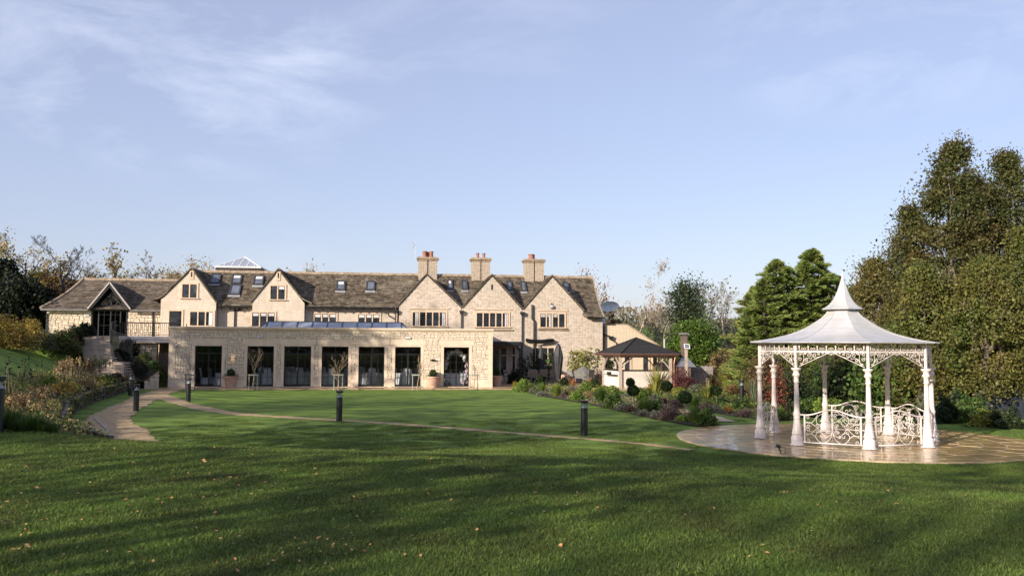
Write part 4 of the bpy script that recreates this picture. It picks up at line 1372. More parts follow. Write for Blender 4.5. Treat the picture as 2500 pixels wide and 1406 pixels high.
# ------------------------------------------------------------------ left wing with the glazed gable
WING = hthing('stone_wing', 'left wing in coursed golden stone with a hipped roof and a tall glazed gable', 'building')
VL = 8.9
wl, wr = H(113, 800, VL)[0], H(405, 800, VL)[0]
ZT = 2.88
ZeW = (H(115, 754, VL - .3)[1] + H(385, 757, VL - .3)[1]) / 2
VRW = 11.6
ZrW = (H(210, 683, VRW)[1] + H(425, 684, VRW)[1]) / 2
ga, gb = H(222, 800, VL)[0], H(311, 800, VL)[0]
zgb = ZT + .02
m_ = MB()
m_.box(wl, ga, VL, VL + .35, 0, ZeW); m_.box(gb, wr, VL, VL + .35, 0, ZeW); m_.box(ga, gb, VL, VL + .35, 0, zgb)
m_.box(wl, wl + .35, VL + .35, 14, 0, ZeW)
m_.build('wall', mortar_m, WING)
m_ = MB(); m_.box(ga - .4, gb + .4, 11.0, 11.2, ZT, ZeW + 1.0); m_.box(ga - .4, ga - .2, VL + .4, 12, ZT, ZeW); m_.box(gb + .2, gb + .4, VL + .4, 12, ZT, ZeW); m_.box(ga - .2, gb + .2, VL, 12, ZT - .1, ZT); m_.build('inner_wall', mat('dim_interior_wall', (.05, .042, .036), var=.15), WING)
rr = rubble_rects(wl, ga, 1.2, ZeW - .02, [], random.Random(8), wmin=.16, wmax=.40, hmax=.16) + rubble_rects(gb, wr, ZT, ZeW - .02, [], random.Random(9), wmin=.16, wmax=.40, hmax=.16)
rr2 = rubble_rects(H(345, 800, VL)[0], wr, 1.0, ZT - .02, [], random.Random(12))
print('wing stones', len(rr))
lay_stones(rr + rr2, VL - .002, WING, depth=.04)
# roof
rl_t, rr_t = H(203, 683, VRW)[0], H(440, 684, VRW)[0]
el_b = H(99, 751, VL - .35)[0]
def wing_f(s, t):
    k = 1 - t
    ul = rl_t + (el_b - rl_t) * (k ** 1.25)
    vv = VL - .35 + (VRW - VL + .35) * t
    zz = ZeW + (ZrW - ZeW) * (t - .05 * math.sin(math.pi * t))
    return (ul + (wr + .2 - ul) * s if t < 1 else ul + (wr + .2 - ul) * s, vv, zz)
tiled('roof_tiles', wing_f, 19, 9, tile_new, WING, r_=random.Random(21), tw=.33)
def wing_hip(s, t):
    k = 1 - t
    p = wing_f(0, t); 
    vb = 14.3 + (VRW - 14.3) * t
    return (p[0], vb + (p[1] - vb) * s, p[2])
tiled('roof_tiles', wing_hip, 19, 5, tile_new, WING, r_=random.Random(22), tw=.33)
hp = [Vector(wing_f(0, k / 14)) + Vector((0, 0, .05)) for k in range(15)]
MB().tube(hp, .11, 6).build('hip_stones', ridge_m, WING)
m_ = MB(); x = rl_t
while x < rr_t + 3:
    m_.prism([(x, VRW - .15, ZrW - .06), (x, VRW + .15, ZrW - .06), (x, VRW, ZrW + .11)], (.46, 0, 0)); x += .48
m_.build('ridge_stones', ridge_m, WING)
lead_g = mat('grey_gutter', (.16, .15, .15), rough=.5)
m_ = MB(); m_.box(el_b + .05, H(215, 753, VL - .4)[0], VL - .48, VL - .38, ZeW - .10, ZeW + .0); m_.box(H(318, 755, VL - .4)[0], wr - .1, VL - .48, VL - .38, ZeW - .10, ZeW); m_.build('gutter', lead_g, WING)
pipe([(H(375, 757, VL)[0], VL - .1, ZeW - .1), (H(374, 800, VL)[0], VL - .1, ZT)], .05, WING)
pipe([(H(107, 757, VL)[0], VL - .40, ZeW - .08), (wl + .05, VL - .1, ZeW - .3), (wl + .05, VL - .1, 1.5)], .045, WING)
# glazed gable dormer
GA = [H(268, 689, VL - .5), H(217, 750, VL - .5), H(316, 751, VL - .5)]
VGd = VL - .5
for sgn, foot in ((-1, GA[1]), (1, GA[2])):
    apx = Vector((GA[0][0], 0, GA[0][1]))
    ft = Vector((foot[0], 0, foot[1]))
    def dor(s, t, ft=ft, apx=apx, sgn=sgn):
        p = ft.lerp(apx, t)
        ss = s if sgn > 0 else 1 - s
        return (p.x, VGd + (3.4) * ss, p.z)
    tiled('roof_tiles', dor, 13, 3, tile_new, WING, r_=random.Random(30 + sgn), tw=.33)
    d = (ft - apx).normalized(); nn = Vector((-d.z, 0, d.x)) * (1 if sgn < 0 else -1)
    if nn.z < 0: nn = -nn
    q = MB(); a0 = apx + Vector((0, VGd - .02, 0)); b0 = ft + Vector((0, VGd - .02, 0)) + d * .12
    q.prism([a0 - nn * .05, b0 - nn * .05, b0 + nn * .04, a0 + nn * .04], (0, -.05, 0)); q.build('bargeboard', mat('pale_grey_barge', (.38, .35, .34), var=.04), WING)
    q = MB(); a1 = a0 - nn * .055; b1 = b0 - nn * .055
    q.prism([a1 - nn * .12 + Vector((0, 0, -.05)), b1 - nn * .12 - d * .2, b1, a1], (0, .2, 0)); q.build('soffit_board', black_m, WING)
gt = MB()
zE = ZeW - .05
zAp = GA[0][1] - .24; uAp = GA[0][0]
fm = mat('dark_grey_frame', (.022, .025, .030), rough=.4)
def bar(m_, p, q, w=.05, v=VL - .05):
    m_.tube([(p[0], v, p[1]), (q[0], v, q[1])], w, 4)
bar(gt, (ga + .04, zgb), (ga + .04, zE)); bar(gt, (gb - .04, zgb), (gb - .04, zE)); bar(gt, (ga, zE), (gb, zE), .06); bar(gt, (ga, zgb + .03), (gb, zgb + .03))
bar(gt, (ga, zE), (uAp, zAp)); bar(gt, (gb, zE), (uAp, zAp))
q1, q2 = ga + (gb - ga) * .21, gb - (gb - ga) * .19
bar(gt, (q1, zgb), (q1, zE), .05); bar(gt, (q2, zgb), (q2, zE), .05); bar(gt, (uAp, zgb), (uAp, zAp), .045)
gw = gt.build('glazed_gable_frame', fm, WING)
gbm = MB()
for R_, w_b in ((1.35, .03), (.68, .018)):
    cx = (q1 + q2) / 2
    ptsA = [(cx + R_ * .56 * math.cos(a) * (1 if R_ > 1 else 1), VL - .05, zE + R_ * .62 * math.sin(a)) for a in np.linspace(0, math.pi, 17)]
    gbm.tube(ptsA, w_b, 4)
for a in (math.pi * .25, math.pi * .42, math.pi * .58, math.pi * .75):
    gbm.tube([((q1 + q2) / 2 + .38 * math.cos(a), VL - .05, zE + .42 * math.sin(a)), ((q1 + q2) / 2 + .75 * math.cos(a), VL - .05, zE + .83 * math.sin(a))], .014, 4)
for zz in (zgb + .75, zgb + 1.45):
    gbm.tube([(q1, VL - .05, zz), (q2, VL - .05, zz)], .013, 4)
for k in (1, 3):
    gbm.tube([(q1 + (q2 - q1) * k / 4, VL - .05, zgb), (q1 + (q2 - q1) * k / 4, VL - .05, zE)], .013, 4)
gbm.build('glazing_bars', fm, gw)
glpane('pane', [(ga, VL - .02, zgb), (q1, VL - .02, zgb), (q1, VL - .02, zE), (ga, VL - .02, zE)], gw, glass_m)
glpane('pane', [(q1, VL - .02, zgb), (uAp, VL - .02, zgb), (uAp, VL - .02, zE), (q1, VL - .02, zE)], gw, glass_m)
glpane('pane', [(uAp, VL - .02, zgb), (q2, VL - .02, zgb), (q2, VL - .02, zE), (uAp, VL - .02, zE)], gw, glass_m)
glpane('pane', [(q2, VL - .02, zgb), (gb, VL - .02, zgb), (gb, VL - .02, zE), (q2, VL - .02, zE)], gw, glass_m)
glpane('pane', [(ga, VL - .02, zE), (gb, VL - .02, zE), (uAp, VL - .02, zAp)], gw, glass_m)
u0, z0 = H(213, 770, VL)
t_ = thing('wall_sign_light', 'slim white bulkhead light on the golden stone left of the glazed gable', 'wall light', Wd(u0, VL - .05, z0), TH)
MB().box(-.16, .16, -.06, 0, -.05, .05).build('housing', grey_pl, t_); MB().box(-.13, .13, -.075, -.061, -.03, .03).build('lens', MATS['frosted_lens'], t_)

# ------------------------------------------------------------------ balcony, railings, curved balustrade and steps
BAL = hthing('balcony_deck', 'white edged balcony deck between the stone steps and the extension', 'balcony')
bl = H(291, 830, 1.2)[0]
MB().box(bl, -.01, 1.2, VL - .06, ZT - .34, ZT + .0).build('slab', white_m, BAL)
MB().box(bl - .02, -.011, 1.14, 1.199, ZT - .14, ZT + .03).build('fascia_lip', white_m, BAL)
m_ = MB(); m_.box(bl + 1.5, -.02, 4.0, 4.2, 0, ZT - .36); m_.build('undercroft_wall', mortar_m, BAL)
m_ = MB(); m_.box(bl + .3, bl + 2.0, 1.6, 1.9, 0, ZT - .36); m_.build('undercroft_wall', mortar_m, BAL)
lay_stones(rubble_rects(bl + .3, bl + 2.0, .6, ZT - .38, [], random.Random(77)), 1.6, BAL, depth=.05)
RAIL = hthing('balcony_railing', 'black vertical bar railing along the front of the balcony deck', 'railing')
zr0 = H(340, 788, 1.25)[1]
MB().box(bl, .3, 1.24, 1.28, zr0 - .03, zr0 + .02).build('top_rail', rail_m, RAIL)
MB().box(bl, .3, 1.245, 1.275, ZT + .09, ZT + .12).build('bottom_rail', rail_m, RAIL)
x = bl + .03
bme = None
while x < .3:
    if bme is None:
        o = MB().box(-.009, .009, -.009, .009, ZT + .121, zr0 - .031).build('baluster', rail_m, RAIL, (x, 1.26, 0)); bme = o.data
    else:
        o = bpy.data.objects.new('baluster', bme); COL.objects.link(o); o.parent = RAIL; o.location = (x, 1.26, 0)
    x += .11
for x in (bl, bl + 1.9, bl + 3.7):
    MB().box(x - .02, x + .02, 1.23, 1.29, ZT, zr0 - .031).build('post', rail_m, RAIL)
# the steps: upper and lower flight of pale stone, each step a piece
STEP = hthing('stone_steps', 'wide flight of pale stone steps climbing from the border to the glazed gable', 'steps')
step_m = mat('pale_step_stone', (0.46, 0.37, 0.30), var=.15, scale=3, bump=.3, objr=.1)
nst = 18
z_lo = .35
for k in range(nst):
    zz = z_lo + (ZT - z_lo) * (k + 1) / nst
    v0 = -3.6 + k * .26
    low = k < 8
    py_ = 836 - (zz - EYE) * 42
    ua_ = H(226 if low else 198 + max(0, (13 - k)) * 1.5, py_, v0)[0]; ub_ = H(305 - (2 if low else 0) if low else 269 + (4 if k < 10 else 0), py_, v0)[0]
    hh = (ZT - z_lo) / nst
    m_ = MB(); m_.box(0, ub_ - ua_, 0, (1.9 - v0), -hh + .008, -.045)
    o = m_.build('step', step_m, STEP, (ua_, v0 + .02, zz))
    m_ = MB(); m_.box(-.01, ub_ - ua_ + .01, -.02, .27, -.044, 0); m_.build('tread', step_m, o)
# curved balustrade down from the balcony corner
CB = hthing('curved_balustrade', 'curved black balustrade sweeping down beside the stone steps', 'railing')
def rail_run(pts, parent, hgt=.9, sp=.10):
    top = [Vector(p) + Vector((0, 0, hgt)) for p in pts]
    MB().tube(top, .022, 6).build('handrail', rail_m, parent)
    MB().tube([Vector(p) + Vector((0, 0, .08)) for p in pts], .012, 5).build('bottom_rail', rail_m, parent)
    me = None
    acc_ = 0
    for a, b in zip(pts[:-1], pts[1:]):
        a, b = Vector(a), Vector(b); L_ = (b - a).length
        while acc_ < L_:
            p = a.lerp(b, acc_ / L_)
            if me is None:
                o = MB().box(-.008, .008, -.008, .008, .08, hgt).build('baluster', rail_m, parent, p); me = o.data
            else:
                o = bpy.data.objects.new('baluster', me); COL.objects.link(o); o.parent = parent; o.location = p
            acc_ += sp
        acc_ -= L_
cpx = [(283, 822, 1.2), (272, 826, .7), (269, 834, .1), (270, 843, -.5), (277, 850, -1.0), (288, 854, -1.5), (300, 857, -1.9), (311, 862, -2.3), (320, 870, -2.6), (324, 878, -2.9), (318, 883, -3.2)]
cps = [(*((lambda a: (a[0], v, a[1]))(H(x, y, v))),) for (x, y, v) in cpx]
rail_run(cps, CB)
LR = hthing('lower_railing', 'black bar railing running down past the lower stone steps to the path', 'railing')
lps = [(*((lambda a: (a[0], v, a[1]))(H(x, y, v))),) for (x, y, v) in [(304, 918, -3.4), (328, 918, -3.2), (363, 934, -2.2), (364, 944, -2.0)]]
rail_run(lps, LR, hgt=1.0)
LT = hthing('lattice_gate', 'grey lattice panel in the dark gap under the balcony', 'lattice')
a, z1 = H(385, 860, 1.8); b, z0 = H(409, 900, 1.8)
for k in range(9):
    x = a + (b - a) * k / 8
    MB().box(x - .012, x + .012, 1.79, 1.81, .2, z1).build('slat', lead_g, LT)
for k in range(10):
    zz = .25 + (z1 - .3) * k / 9
    MB().box(a - .02, b + .02, 1.811, 1.83, zz - .012, zz + .012).build('slat', lead_g, LT)
# low tan wall beside the extension corner, and sloping bed behind it
LW = hthing('low_bed_wall', 'low tan rubble wall sloping beside the left corner of the extension', 'wall')
wa = H(352, 946, -1.4)[0]
m_ = MB(); m_.prism([(wa, -1.4, 0), (-.35, -.45, 0), (-.35, -.45, .95), (wa, -1.4, .42)], (-.1, .3, 0)); m_.build('core', mortar_m, LW)
dirv = Vector((-.35 - wa, .95, 0)); Lw = dirv.length; ang = math.atan2(dirv.y, dirv.x)
rr = rubble_rects(0, Lw, 0, .95, [], random.Random(15))
for (a, b, c, d) in rr:
    if d > .42 + .53 * (a / Lw) : continue
    p = Vector((wa, -1.4, 0)) + dirv.normalized() * a
    o = bpy.data.objects.new('stone', STV[rnd.randrange(7)]); COL.objects.link(o); o.parent = LW; o.location = (p.x, p.y, c); o.scale = (b - a, .04, d - c); o.rotation_euler = (0, 0, ang)
bedm = mat('dark_soil', (.045, .03, .018), rough=1, var=.3, scale=5, bump=1, bscale=20)
m_ = MB(); m_.add([(wa - .1, -1.3, .40), (-.36, -.3, .9), (-.30, 1.15, 1.1), (bl + .4, 1.5, 2.2), (bl + .2, .0, 2.0), (wa - 1.0, -1.6, .5)], [(0, 1, 2, 3, 4, 5)])
tag(m_.build('planting_soil', bedm, None), kind='structure')
bpy.data.objects['planting_soil'].location = (O.x, O.y, 0); bpy.data.objects['planting_soil'].rotation_euler = (0, 0, TH)

# ------------------------------------------------------------------ dry-stone wall along the gravel path
DW = thing('dry_stone_wall', 'low dark dry stone wall curving along the left edge of the lawn', 'wall')
dry_m = mat('shade_darkened_stone', (0.10, 0.085, 0.065), var=.3, scale=5, bump=1, bscale=14, objr=.3, hue=.015)  # shade lying on the wall is put into this dark stone colour
STD = []
for me in STV:
    c = me.copy(); c.materials.clear(); c.materials.append(dry_m); STD.append(c)
cnt = 0
core = MB(); restw = MB()
for (p, q) in zip(wall_px[:-1], wall_px[1:]):
    p, q = Vector((*p, 0)), Vector((*q, 0))
    d = q - p; L_ = d.length; n = Vector((-d.y, d.x, 0)).normalized()   # towards the bank
    if n.x > 0: n = -n
    ang = math.atan2(d.y, d.x)
    core.prism([p - Vector((0, 0, .1)), q - Vector((0, 0, .1)), q + Vector((0, 0, .46)), p + Vector((0, 0, .46))], n * .55)
    for r_ in range(4):
        s = 0
        while s < L_:
            w = rnd.uniform(.18, .45); w = min(w, L_ - s + .02)
            pos = p + d.normalized() * s - n * .0 + Vector((0, 0, r_ * .14 + rnd.uniform(-.01, .01)))
            if cnt < 300 and p.y > 22:
                o = bpy.data.objects.new('stone', STD[rnd.randrange(7)]); COL.objects.link(o); o.parent = DW
                o.location = pos; o.rotation_euler = (0, rnd.uniform(-.05, .05), ang); o.scale = (w - .01, .09 * rnd.uniform(.7, 1.5), .135); cnt += 1
            else:
                M = Matrix.Translation(pos) @ Matrix.Rotation(ang, 4, 'Z')
                me = STD[rnd.randrange(7)]
                restw.add([M @ Vector((v.co.x * (w - .01), v.co.y * .1, v.co.z * .135)) for v in me.vertices], [tuple(f.vertices) for f in me.polygons])
            s += w
core.build('core', mat('wall_core', (.04, .035, .03)), DW)
if restw.v: tag(restw.build('rubble_facing', dry_m, DW), kind='stuff')

# ------------------------------------------------------------------ rear annexe on the right, dish, timber bar pavilion
ANX = hthing('rear_annexe', 'pale stone lean-to annexe with a roof falling to the right behind the bar pavilion', 'building')
VA = VG + .38
pp_ = [H(1474, 792, VA), H(1530, 792, VA), H(1655, 875, VA)]
annex_m = rubblemat('annexe_stone', (0.58, 0.49, 0.36), (0.55, 0.46, 0.34), (0.55, 0.46, 0.35), sx=4.6, sz=11, bk=.4)
MB().prism([(pp_[0][0], VA, 0), (pp_[2][0], VA, 0), (pp_[2][0], VA, pp_[2][1]), (pp_[1][0], VA, pp_[1][1]), (pp_[0][0], VA, pp_[0][1])], (0, 6, 0)).build('wall', annex_m, ANX)
a, b = Vector((pp_[1][0], VA - .15, pp_[1][1] + .02)), Vector((pp_[2][0] + .2, VA - .15, pp_[2][1] - .10))
tiled('roof_tiles', lambda s, t: tuple((b.lerp(a, t)) + Vector((0, 6.3 * s, 0))), 16, 6, tile_new, ANX, r_=random.Random(55))
MB().tube([a, b], .05, 4).build('verge', ridge_m, ANX)
MB().box(pp_[0][0], pp_[1][0], VA - .03, VA + 6, pp_[0][1] + .001, pp_[0][1] + .05).build('coping', ridge_m, ANX)
win(1525, 871, 1537, 903, 1, VA, False, parent=ANX, s=.14); win(1570, 871, 1582, 903, 1, VA, False, parent=ANX, s=.14); win(1594, 871, 1600, 903, 1, VA, False, parent=ANX, s=.1)
box_h('painted_shadow_strip', 1470, 795, 1478, 935, VA, .02, mat('shadow_toned_stone', (.18, .15, .12)), ANX)  # dark strip paints the shadow the house casts on the annexe wall
pipe([(*((lambda a: (a[0], VA - .1, a[1]))(H(x, y, VA))),) for x, y in ((1470, 815), (1490, 822), (1493, 829), (1505, 838), (1506, 935))], .05, ANX)
hopper(H(1490, 824, VA)[0], VA - .02, H(1490, 824, VA)[1], ANX)
u0, z0 = H(1484, 748, 12.5)
DSH = thing('satellite_dish', 'pale grey satellite dish on a broad grey plate behind the right end of the roof', 'satellite dish', Wd(u0, 12.5, z0), TH)
dg = mat('dish_grey', (.68, .74, .77), rough=.5, var=.03)
ds = MB(); n = 24
vs = [(0, .16, 0)]
for r in (.4, .75):
    for j in range(n):
        a_ = 2 * math.pi * j / n; vs.append((r * math.cos(a_), .16 - .2 * (r / .75) ** 2, r * .5 * math.sin(a_)))
ds.add(vs, [(0, 1 + j, 1 + (j + 1) % n) for j in range(n)] + [(1 + j, 1 + n + j, 1 + n + (j + 1) % n, 1 + (j + 1) % n) for j in range(n)])
o = ds.build('dish', dg, DSH, (.1, 0, 0)); o.rotation_euler = (0, -.12, 0)
MB().prism([(-.75, .2, -1.5), (-.12, .2, -1.5), (-.12, .2, -.1), (.2, .2, .0), (-.75, .2, .2)], (0, .05, 0)).build('support_plate', dg, DSH)
MB().tube([(.25, .0, .25), (.25, -.05, -.25)], .012, 5).build('feed_arm', grey_pl, DSH)

# a far house on the hill
FH = thing('distant_house', 'tiny white house far away below the wooded hill', 'building', atdepth(1478, 808, 190))
p = atdepth(1468, 805, 170)
FH.location = (p.x, 170, p.z - 2.0)
fz = tz(FH.location.x, 170)
FH.location.z = fz
hgt_ = atdepth(1468, 802, 170).z - fz
MB().box(-1.6, 1.6, 0, 3, 0, hgt_ - .3).build('wall', white_m, FH)
MB().prism([(-1.7, -.1, hgt_ - .3), (-1.7, 3.1, hgt_ - .3), (-1.7, 1.5, hgt_ + .8)], (3.4, 0, 0)).build('roof', tile_new, FH)
for k in (-1, 0, 1): MB().box(k - .2, k + .2, -.03, -.001, hgt_ - 1.2, hgt_ - .6).build('window', dark_glass, FH)

# ------------------------------------------------------------------ wrought-iron gazebo
gp_m = mat('white_gazebo_paint', (0.74, 0.66, 0.62), rough=.38, var=.05, scale=3, patch=(.64, .57, .50), pscale=5)
gr_m = mat('weathered_white_roof', (0.47, 0.465, 0.47), rough=.42, var=.07, scale=1.6, patch=(.40, .40, .36), pscale=2.2)
GZ = thing('wrought_iron_gazebo', 'white octagonal wrought iron gazebo with a swept roof and spire on the wet paved circle', 'gazebo', (GAZ.x - .09, GAZ.y, .045))
GA0 = math.radians(-6.5)
GR = 2.25
def gpos(k, r=GR):
    a = GA0 + k * math.pi / 4
    return Vector((r * math.cos(a), r * math.sin(a), 0))
GB = -.045
colp = [(.235, 0), (.235, .012), (.20, .03), (.185, .035), (.185, .20), (.175, .215), (.145, .24), (.14, .255), (.165, .275), (.17, .295), (.15, .315), (.155, .335), (.15, .35), (.125, .47), (.098, .62), (.092, .66), (.10, .67), (.10, .685), (.088, .70), (.105, .75), (.108, .79), (.088, .84), (.086, .87), (.08, .89),
        (.080, .90), (.068, 1.45), (.066, 1.58), (.085, 1.59), (.085, 1.605), (.07, 1.62), (.085, 1.72), (.12, 1.755), (.135, 1.775), (.135, 1.79), (.105, 1.81), (.095, 1.85), (.10, 1.875), (.15, 1.90), (.175, 1.93), (.175, 1.955), (.0, 1.96)]
colp = [(r * (.72 if z > 1.70 else .84 if z > .5 else .78), z) for r, z in colp]
col_me = None; post_me = None
for k in range(8):
    p = gpos(k)
    if col_me is None:
        o = MB().lathe(colp, n=20).build('column', gp_m, GZ, p, smooth=True)
        col_me = o.data
    else:
        o = bpy.data.objects.new('column', col_me); COL.objects.link(o); o.parent = GZ; o.location = p
    o.rotation_euler = (0, 0, GA0 + k * math.pi / 4)
    q = bpy.data.objects.new('post', post_me) if post_me else None
    if q is None:
        q = MB().box(-.029, .029, -.029, .029, 1.955, 2.60).build('post', gp_m, o); post_me = q.data
    else:
        COL.objects.link(q); q.parent = o
# roof: lower skirt and upper spire, eight gently creased faces
low = [(2.66, 2.60), (2.66, 2.615), (2.30, 2.655), (1.94, 2.72), (1.60, 2.80), (1.30, 2.90), (1.05, 3.01), (.82, 3.14), (.62, 3.27), (.48, 3.40), (.41, 3.52)]
lowc = [(r * .94, z) for r, z in low]
def roofpart(name, prof, thick=.012):
    prof2 = prof + [(max(r - .02, .01), z - thick) for r, z in prof[::-1]]
    m_ = MB(); n = 8
    k0 = 0
    vs, fs = [], []
    for r, z in prof2:
        for j in range(n):
            a = GA0 + (j) * math.pi / 4
            vs.append((r * math.cos(a), r * math.sin(a), z))
    R_ = len(prof2)
    for i in range(R_):
        for j in range(n):
            a, b = i * n + j, i * n + (j + 1) % n
            c, d = ((i + 1) % R_) * n + (j + 1) % n, ((i + 1) % R_) * n + j
            fs.append((a, b, c, d))
    m_.add(vs, fs)
    return m_.build(name, gr_m, GZ)
rfl = roofpart('roof', lowc)
for k in range(8):
    pts = [(r * math.cos(GA0 + k * math.pi / 4), r * math.sin(GA0 + k * math.pi / 4), z + .006) for r, z in lowc[1:]]
    MB().tube(pts, .008, 5).build('roof_seam', gr_m, rfl)
spire = [(.56, 3.515), (.56, 3.53), (.46, 3.58), (.36, 3.66), (.28, 3.76), (.21, 3.88), (.15, 4.02), (.095, 4.18), (.045, 4.34), (.03, 4.36)]
roofpart('spire', spire)
MB().lathe([(.03, 4.34), (.045, 4.36), (.03, 4.385), (.02, 4.40), (.04, 4.42), (.042, 4.44), (.018, 4.46), (.024, 4.475), (.008, 4.50), (.003, 4.60), (0, 4.605)], n=10).build('finial', gp_m, GZ, smooth=True)
# scroll work
def spiral_to(p0, d0, c, r, turns, sense, k=.9):
    """curve leaving p0 along d0, joining a spiral of outer radius r about c"""
    c = Vector(c); p0 = Vector(p0)
    # entry point: opposite side so that the curve winds in smoothly
    to = (p0 - c).normalized()
    a0 = math.atan2(to.y, to.x) + sense * math.pi * .45
    e = c + Vector((math.cos(a0), math.sin(a0))) * r
    te = Vector((-math.sin(a0), math.cos(a0))) * sense
    L_ = (e - p0).length * k
    d0 = Vector(d0).normalized()
    pts = []
    for i in range(9):
        t_ = i / 9
        b = (1 - t_) ** 3 * p0 + 3 * (1 - t_) ** 2 * t_ * (p0 + d0 * L_ * .6) + 3 * (1 - t_) * t_ ** 2 * (e - te * L_ * .5) + t_ ** 3 * e
        pts.append(b)
    n = int(14 * turns)
    for i in range(n + 1):
        t_ = i / n
        rr_ = r * (1 - .82 * t_)
        a = a0 + sense * turns * 2 * math.pi * t_
        pts.append(c + Vector((math.cos(a), math.sin(a))) * rr_)
    return pts
def arc_pts(pts_, n=8):
    """catmull through 2D points"""
    P_ = [Vector(p) for p in pts_]; out = []
    for i in range(len(P_) - 1):
        p0, p1, p2, p3 = P_[max(i - 1, 0)], P_[i], P_[i + 1], P_[min(i + 2, len(P_) - 1)]
        for k in range(n):
            t_ = k / n
            out.append(.5 * ((2 * p1) + (p2 - p0) * t_ + (2 * p0 - 5 * p1 + 4 * p2 - p3) * t_ ** 2 + (3 * p1 - p0 - 3 * p2 + p3) * t_ ** 3))
    out.append(P_[-1])
    return out
# panel design in photograph units: x from the spine, y up from the knot; half width 480, height 575
SC = 1 / 620.0
half = []
def S_(p0, d0, c, r, turns=1.35, sense=-1, k=.9): half.append(spiral_to((p0[0], p0[1]), d0, c, r, turns, sense, k))
S_((2, 60), (.25, 1), (28, 238), 26, 1.2, -1)
S_((4, 50), (.35, 1), (118, 140), 30, 1.4, -1)
S_((6, 40), (.6, 1), (88, 66), 26, 1.4, -1)
S_((6, 20), (1, .6), (60, 28), 28, 1.3, -1)
S_((6, -20), (1, -.6), (60, -30), 26, 1.3, 1)
S_((6, -50), (.5, -1), (96, -54), 26, 1.4, 1)
S_((4, -60), (.3, -1), (122, -132), 28, 1.4, 1)
half.append(arc_pts([(2, 60), (20, 160), (70, 245), (150, 268), (230, 235), (278, 170), (270, 100), (225, 68), (178, 85), (160, 125), (180, 152), (210, 140), (205, 118)]))
half.append(arc_pts([(2, -60), (30, -150), (90, -225), (170, -258), (250, -220), (295, -150), (275, -90), (225, -65), (175, -85), (162, -130), (195, -150), (215, -130), (200, -115)]))
half.append(arc_pts([(255, 245), (300, 170), (350, 110), (420, 90), (470, 120), (478, 180)]))
half.append(arc_pts([(478, 190), (440, 225), (408, 205), (412, 178), (438, 172), (445, 190), (432, 197)]))
half.append(arc_pts([(190, 85), (235, 20), (300, -30), (360, -85), (420, -112), (478, -90)]))
half.append(arc_pts([(190, -85), (235, -15), (300, 40), (370, 90), (430, 105), (478, 75)]))
half.append(arc_pts([(265, 28), (240, 62), (258, 78), (280, 66), (270, 50)])); half.append(arc_pts([(265, -28), (238, -50), (250, -72), (278, -62), (268, -46)]))
half.append(arc_pts([(478, 60), (455, 10), (410, 12), (400, 45), (425, 62), (440, 42), (425, 36)])); half.append(arc_pts([(478, -60), (455, -5), (412, -5), (400, -40), (425, -56), (440, -36), (425, -30)]))
half.append(arc_pts([(262, -205), (310, -140), (370, -105), (430, -115), (476, -150)]))
half.append(arc_pts([(478, -160), (476, -230), (440, -258), (402, -238), (405, -205), (432, -198), (442, -220), (425, -226)]))
PW = GR * 2 * math.sin(math.pi / 8)
def panel_mesh():
    """panel in local x (-PW/2..PW/2), z"""
    S__ = MB(); hw = PW / 2 - .20; hz = .075
    sx = hw / 480; sz = .80 / 575
    cz = hz + 262 * sz
    for c in half:
        for sg in (1, -1):
            S__.tube([(sg * p.x * sx, 0, cz + p.y * sz) for p in c], .0075, 4, cap=False)
    S__.tube([(0, 0, cz - 70 * sz), (0, 0, cz + 70 * sz)], .013, 6)
    F__ = MB()
    top = []
    for i in range(25):
        x = -PW / 2 + .08 + (PW - .16) * i / 24
        t_ = x / hw
        zz = .765 + .15 * (math.cos(math.pi * min(1, abs(t_) / .95)) * .5 + .5)
        top.append((x, 0, zz))
    F__.tube(top, .019, 8)
    F__.tube([(-PW / 2 + .12, 0, hz), (PW / 2 - .12, 0, hz)], .016, 6)
    V__ = MB()
    for sg in (-1, 1): V__.box(sg * hw - .016 + sg * .012, sg * hw + .016 + sg * .012, -.016, .016, hz, .77)
    return S__, F__, V__
Sp, Fp, Vp = panel_mesh()
pan = None
def side_frame(k):
    a, b = gpos(k), gpos(k + 1)
    return (a + b) / 2, math.atan2((b - a).y, (b - a).x)
for k in (1, 0, 7, 6, 5, 3):
    # sides: 0 = H-B side right rear, 7 = right front ...
    c, ang = side_frame(k)
    if pan is None:
        o = Fp.build('railing_panel', gp_m, GZ, smooth=True); s_ = Sp.build('scrollwork', gp_m, o, smooth=True); v_ = Vp.build('side_bars', gp_m, o); pan = (o.data, s_.data, v_.data)
    else:
        o = bpy.data.objects.new('railing_panel', pan[0]); COL.objects.link(o); o.parent = GZ
        for nm, d in (('scrollwork', pan[1]), ('side_bars', pan[2])):
            q = bpy.data.objects.new(nm, d); COL.objects.link(q); q.parent = o
    o.location = c; o.rotation_euler = (0, 0, ang)
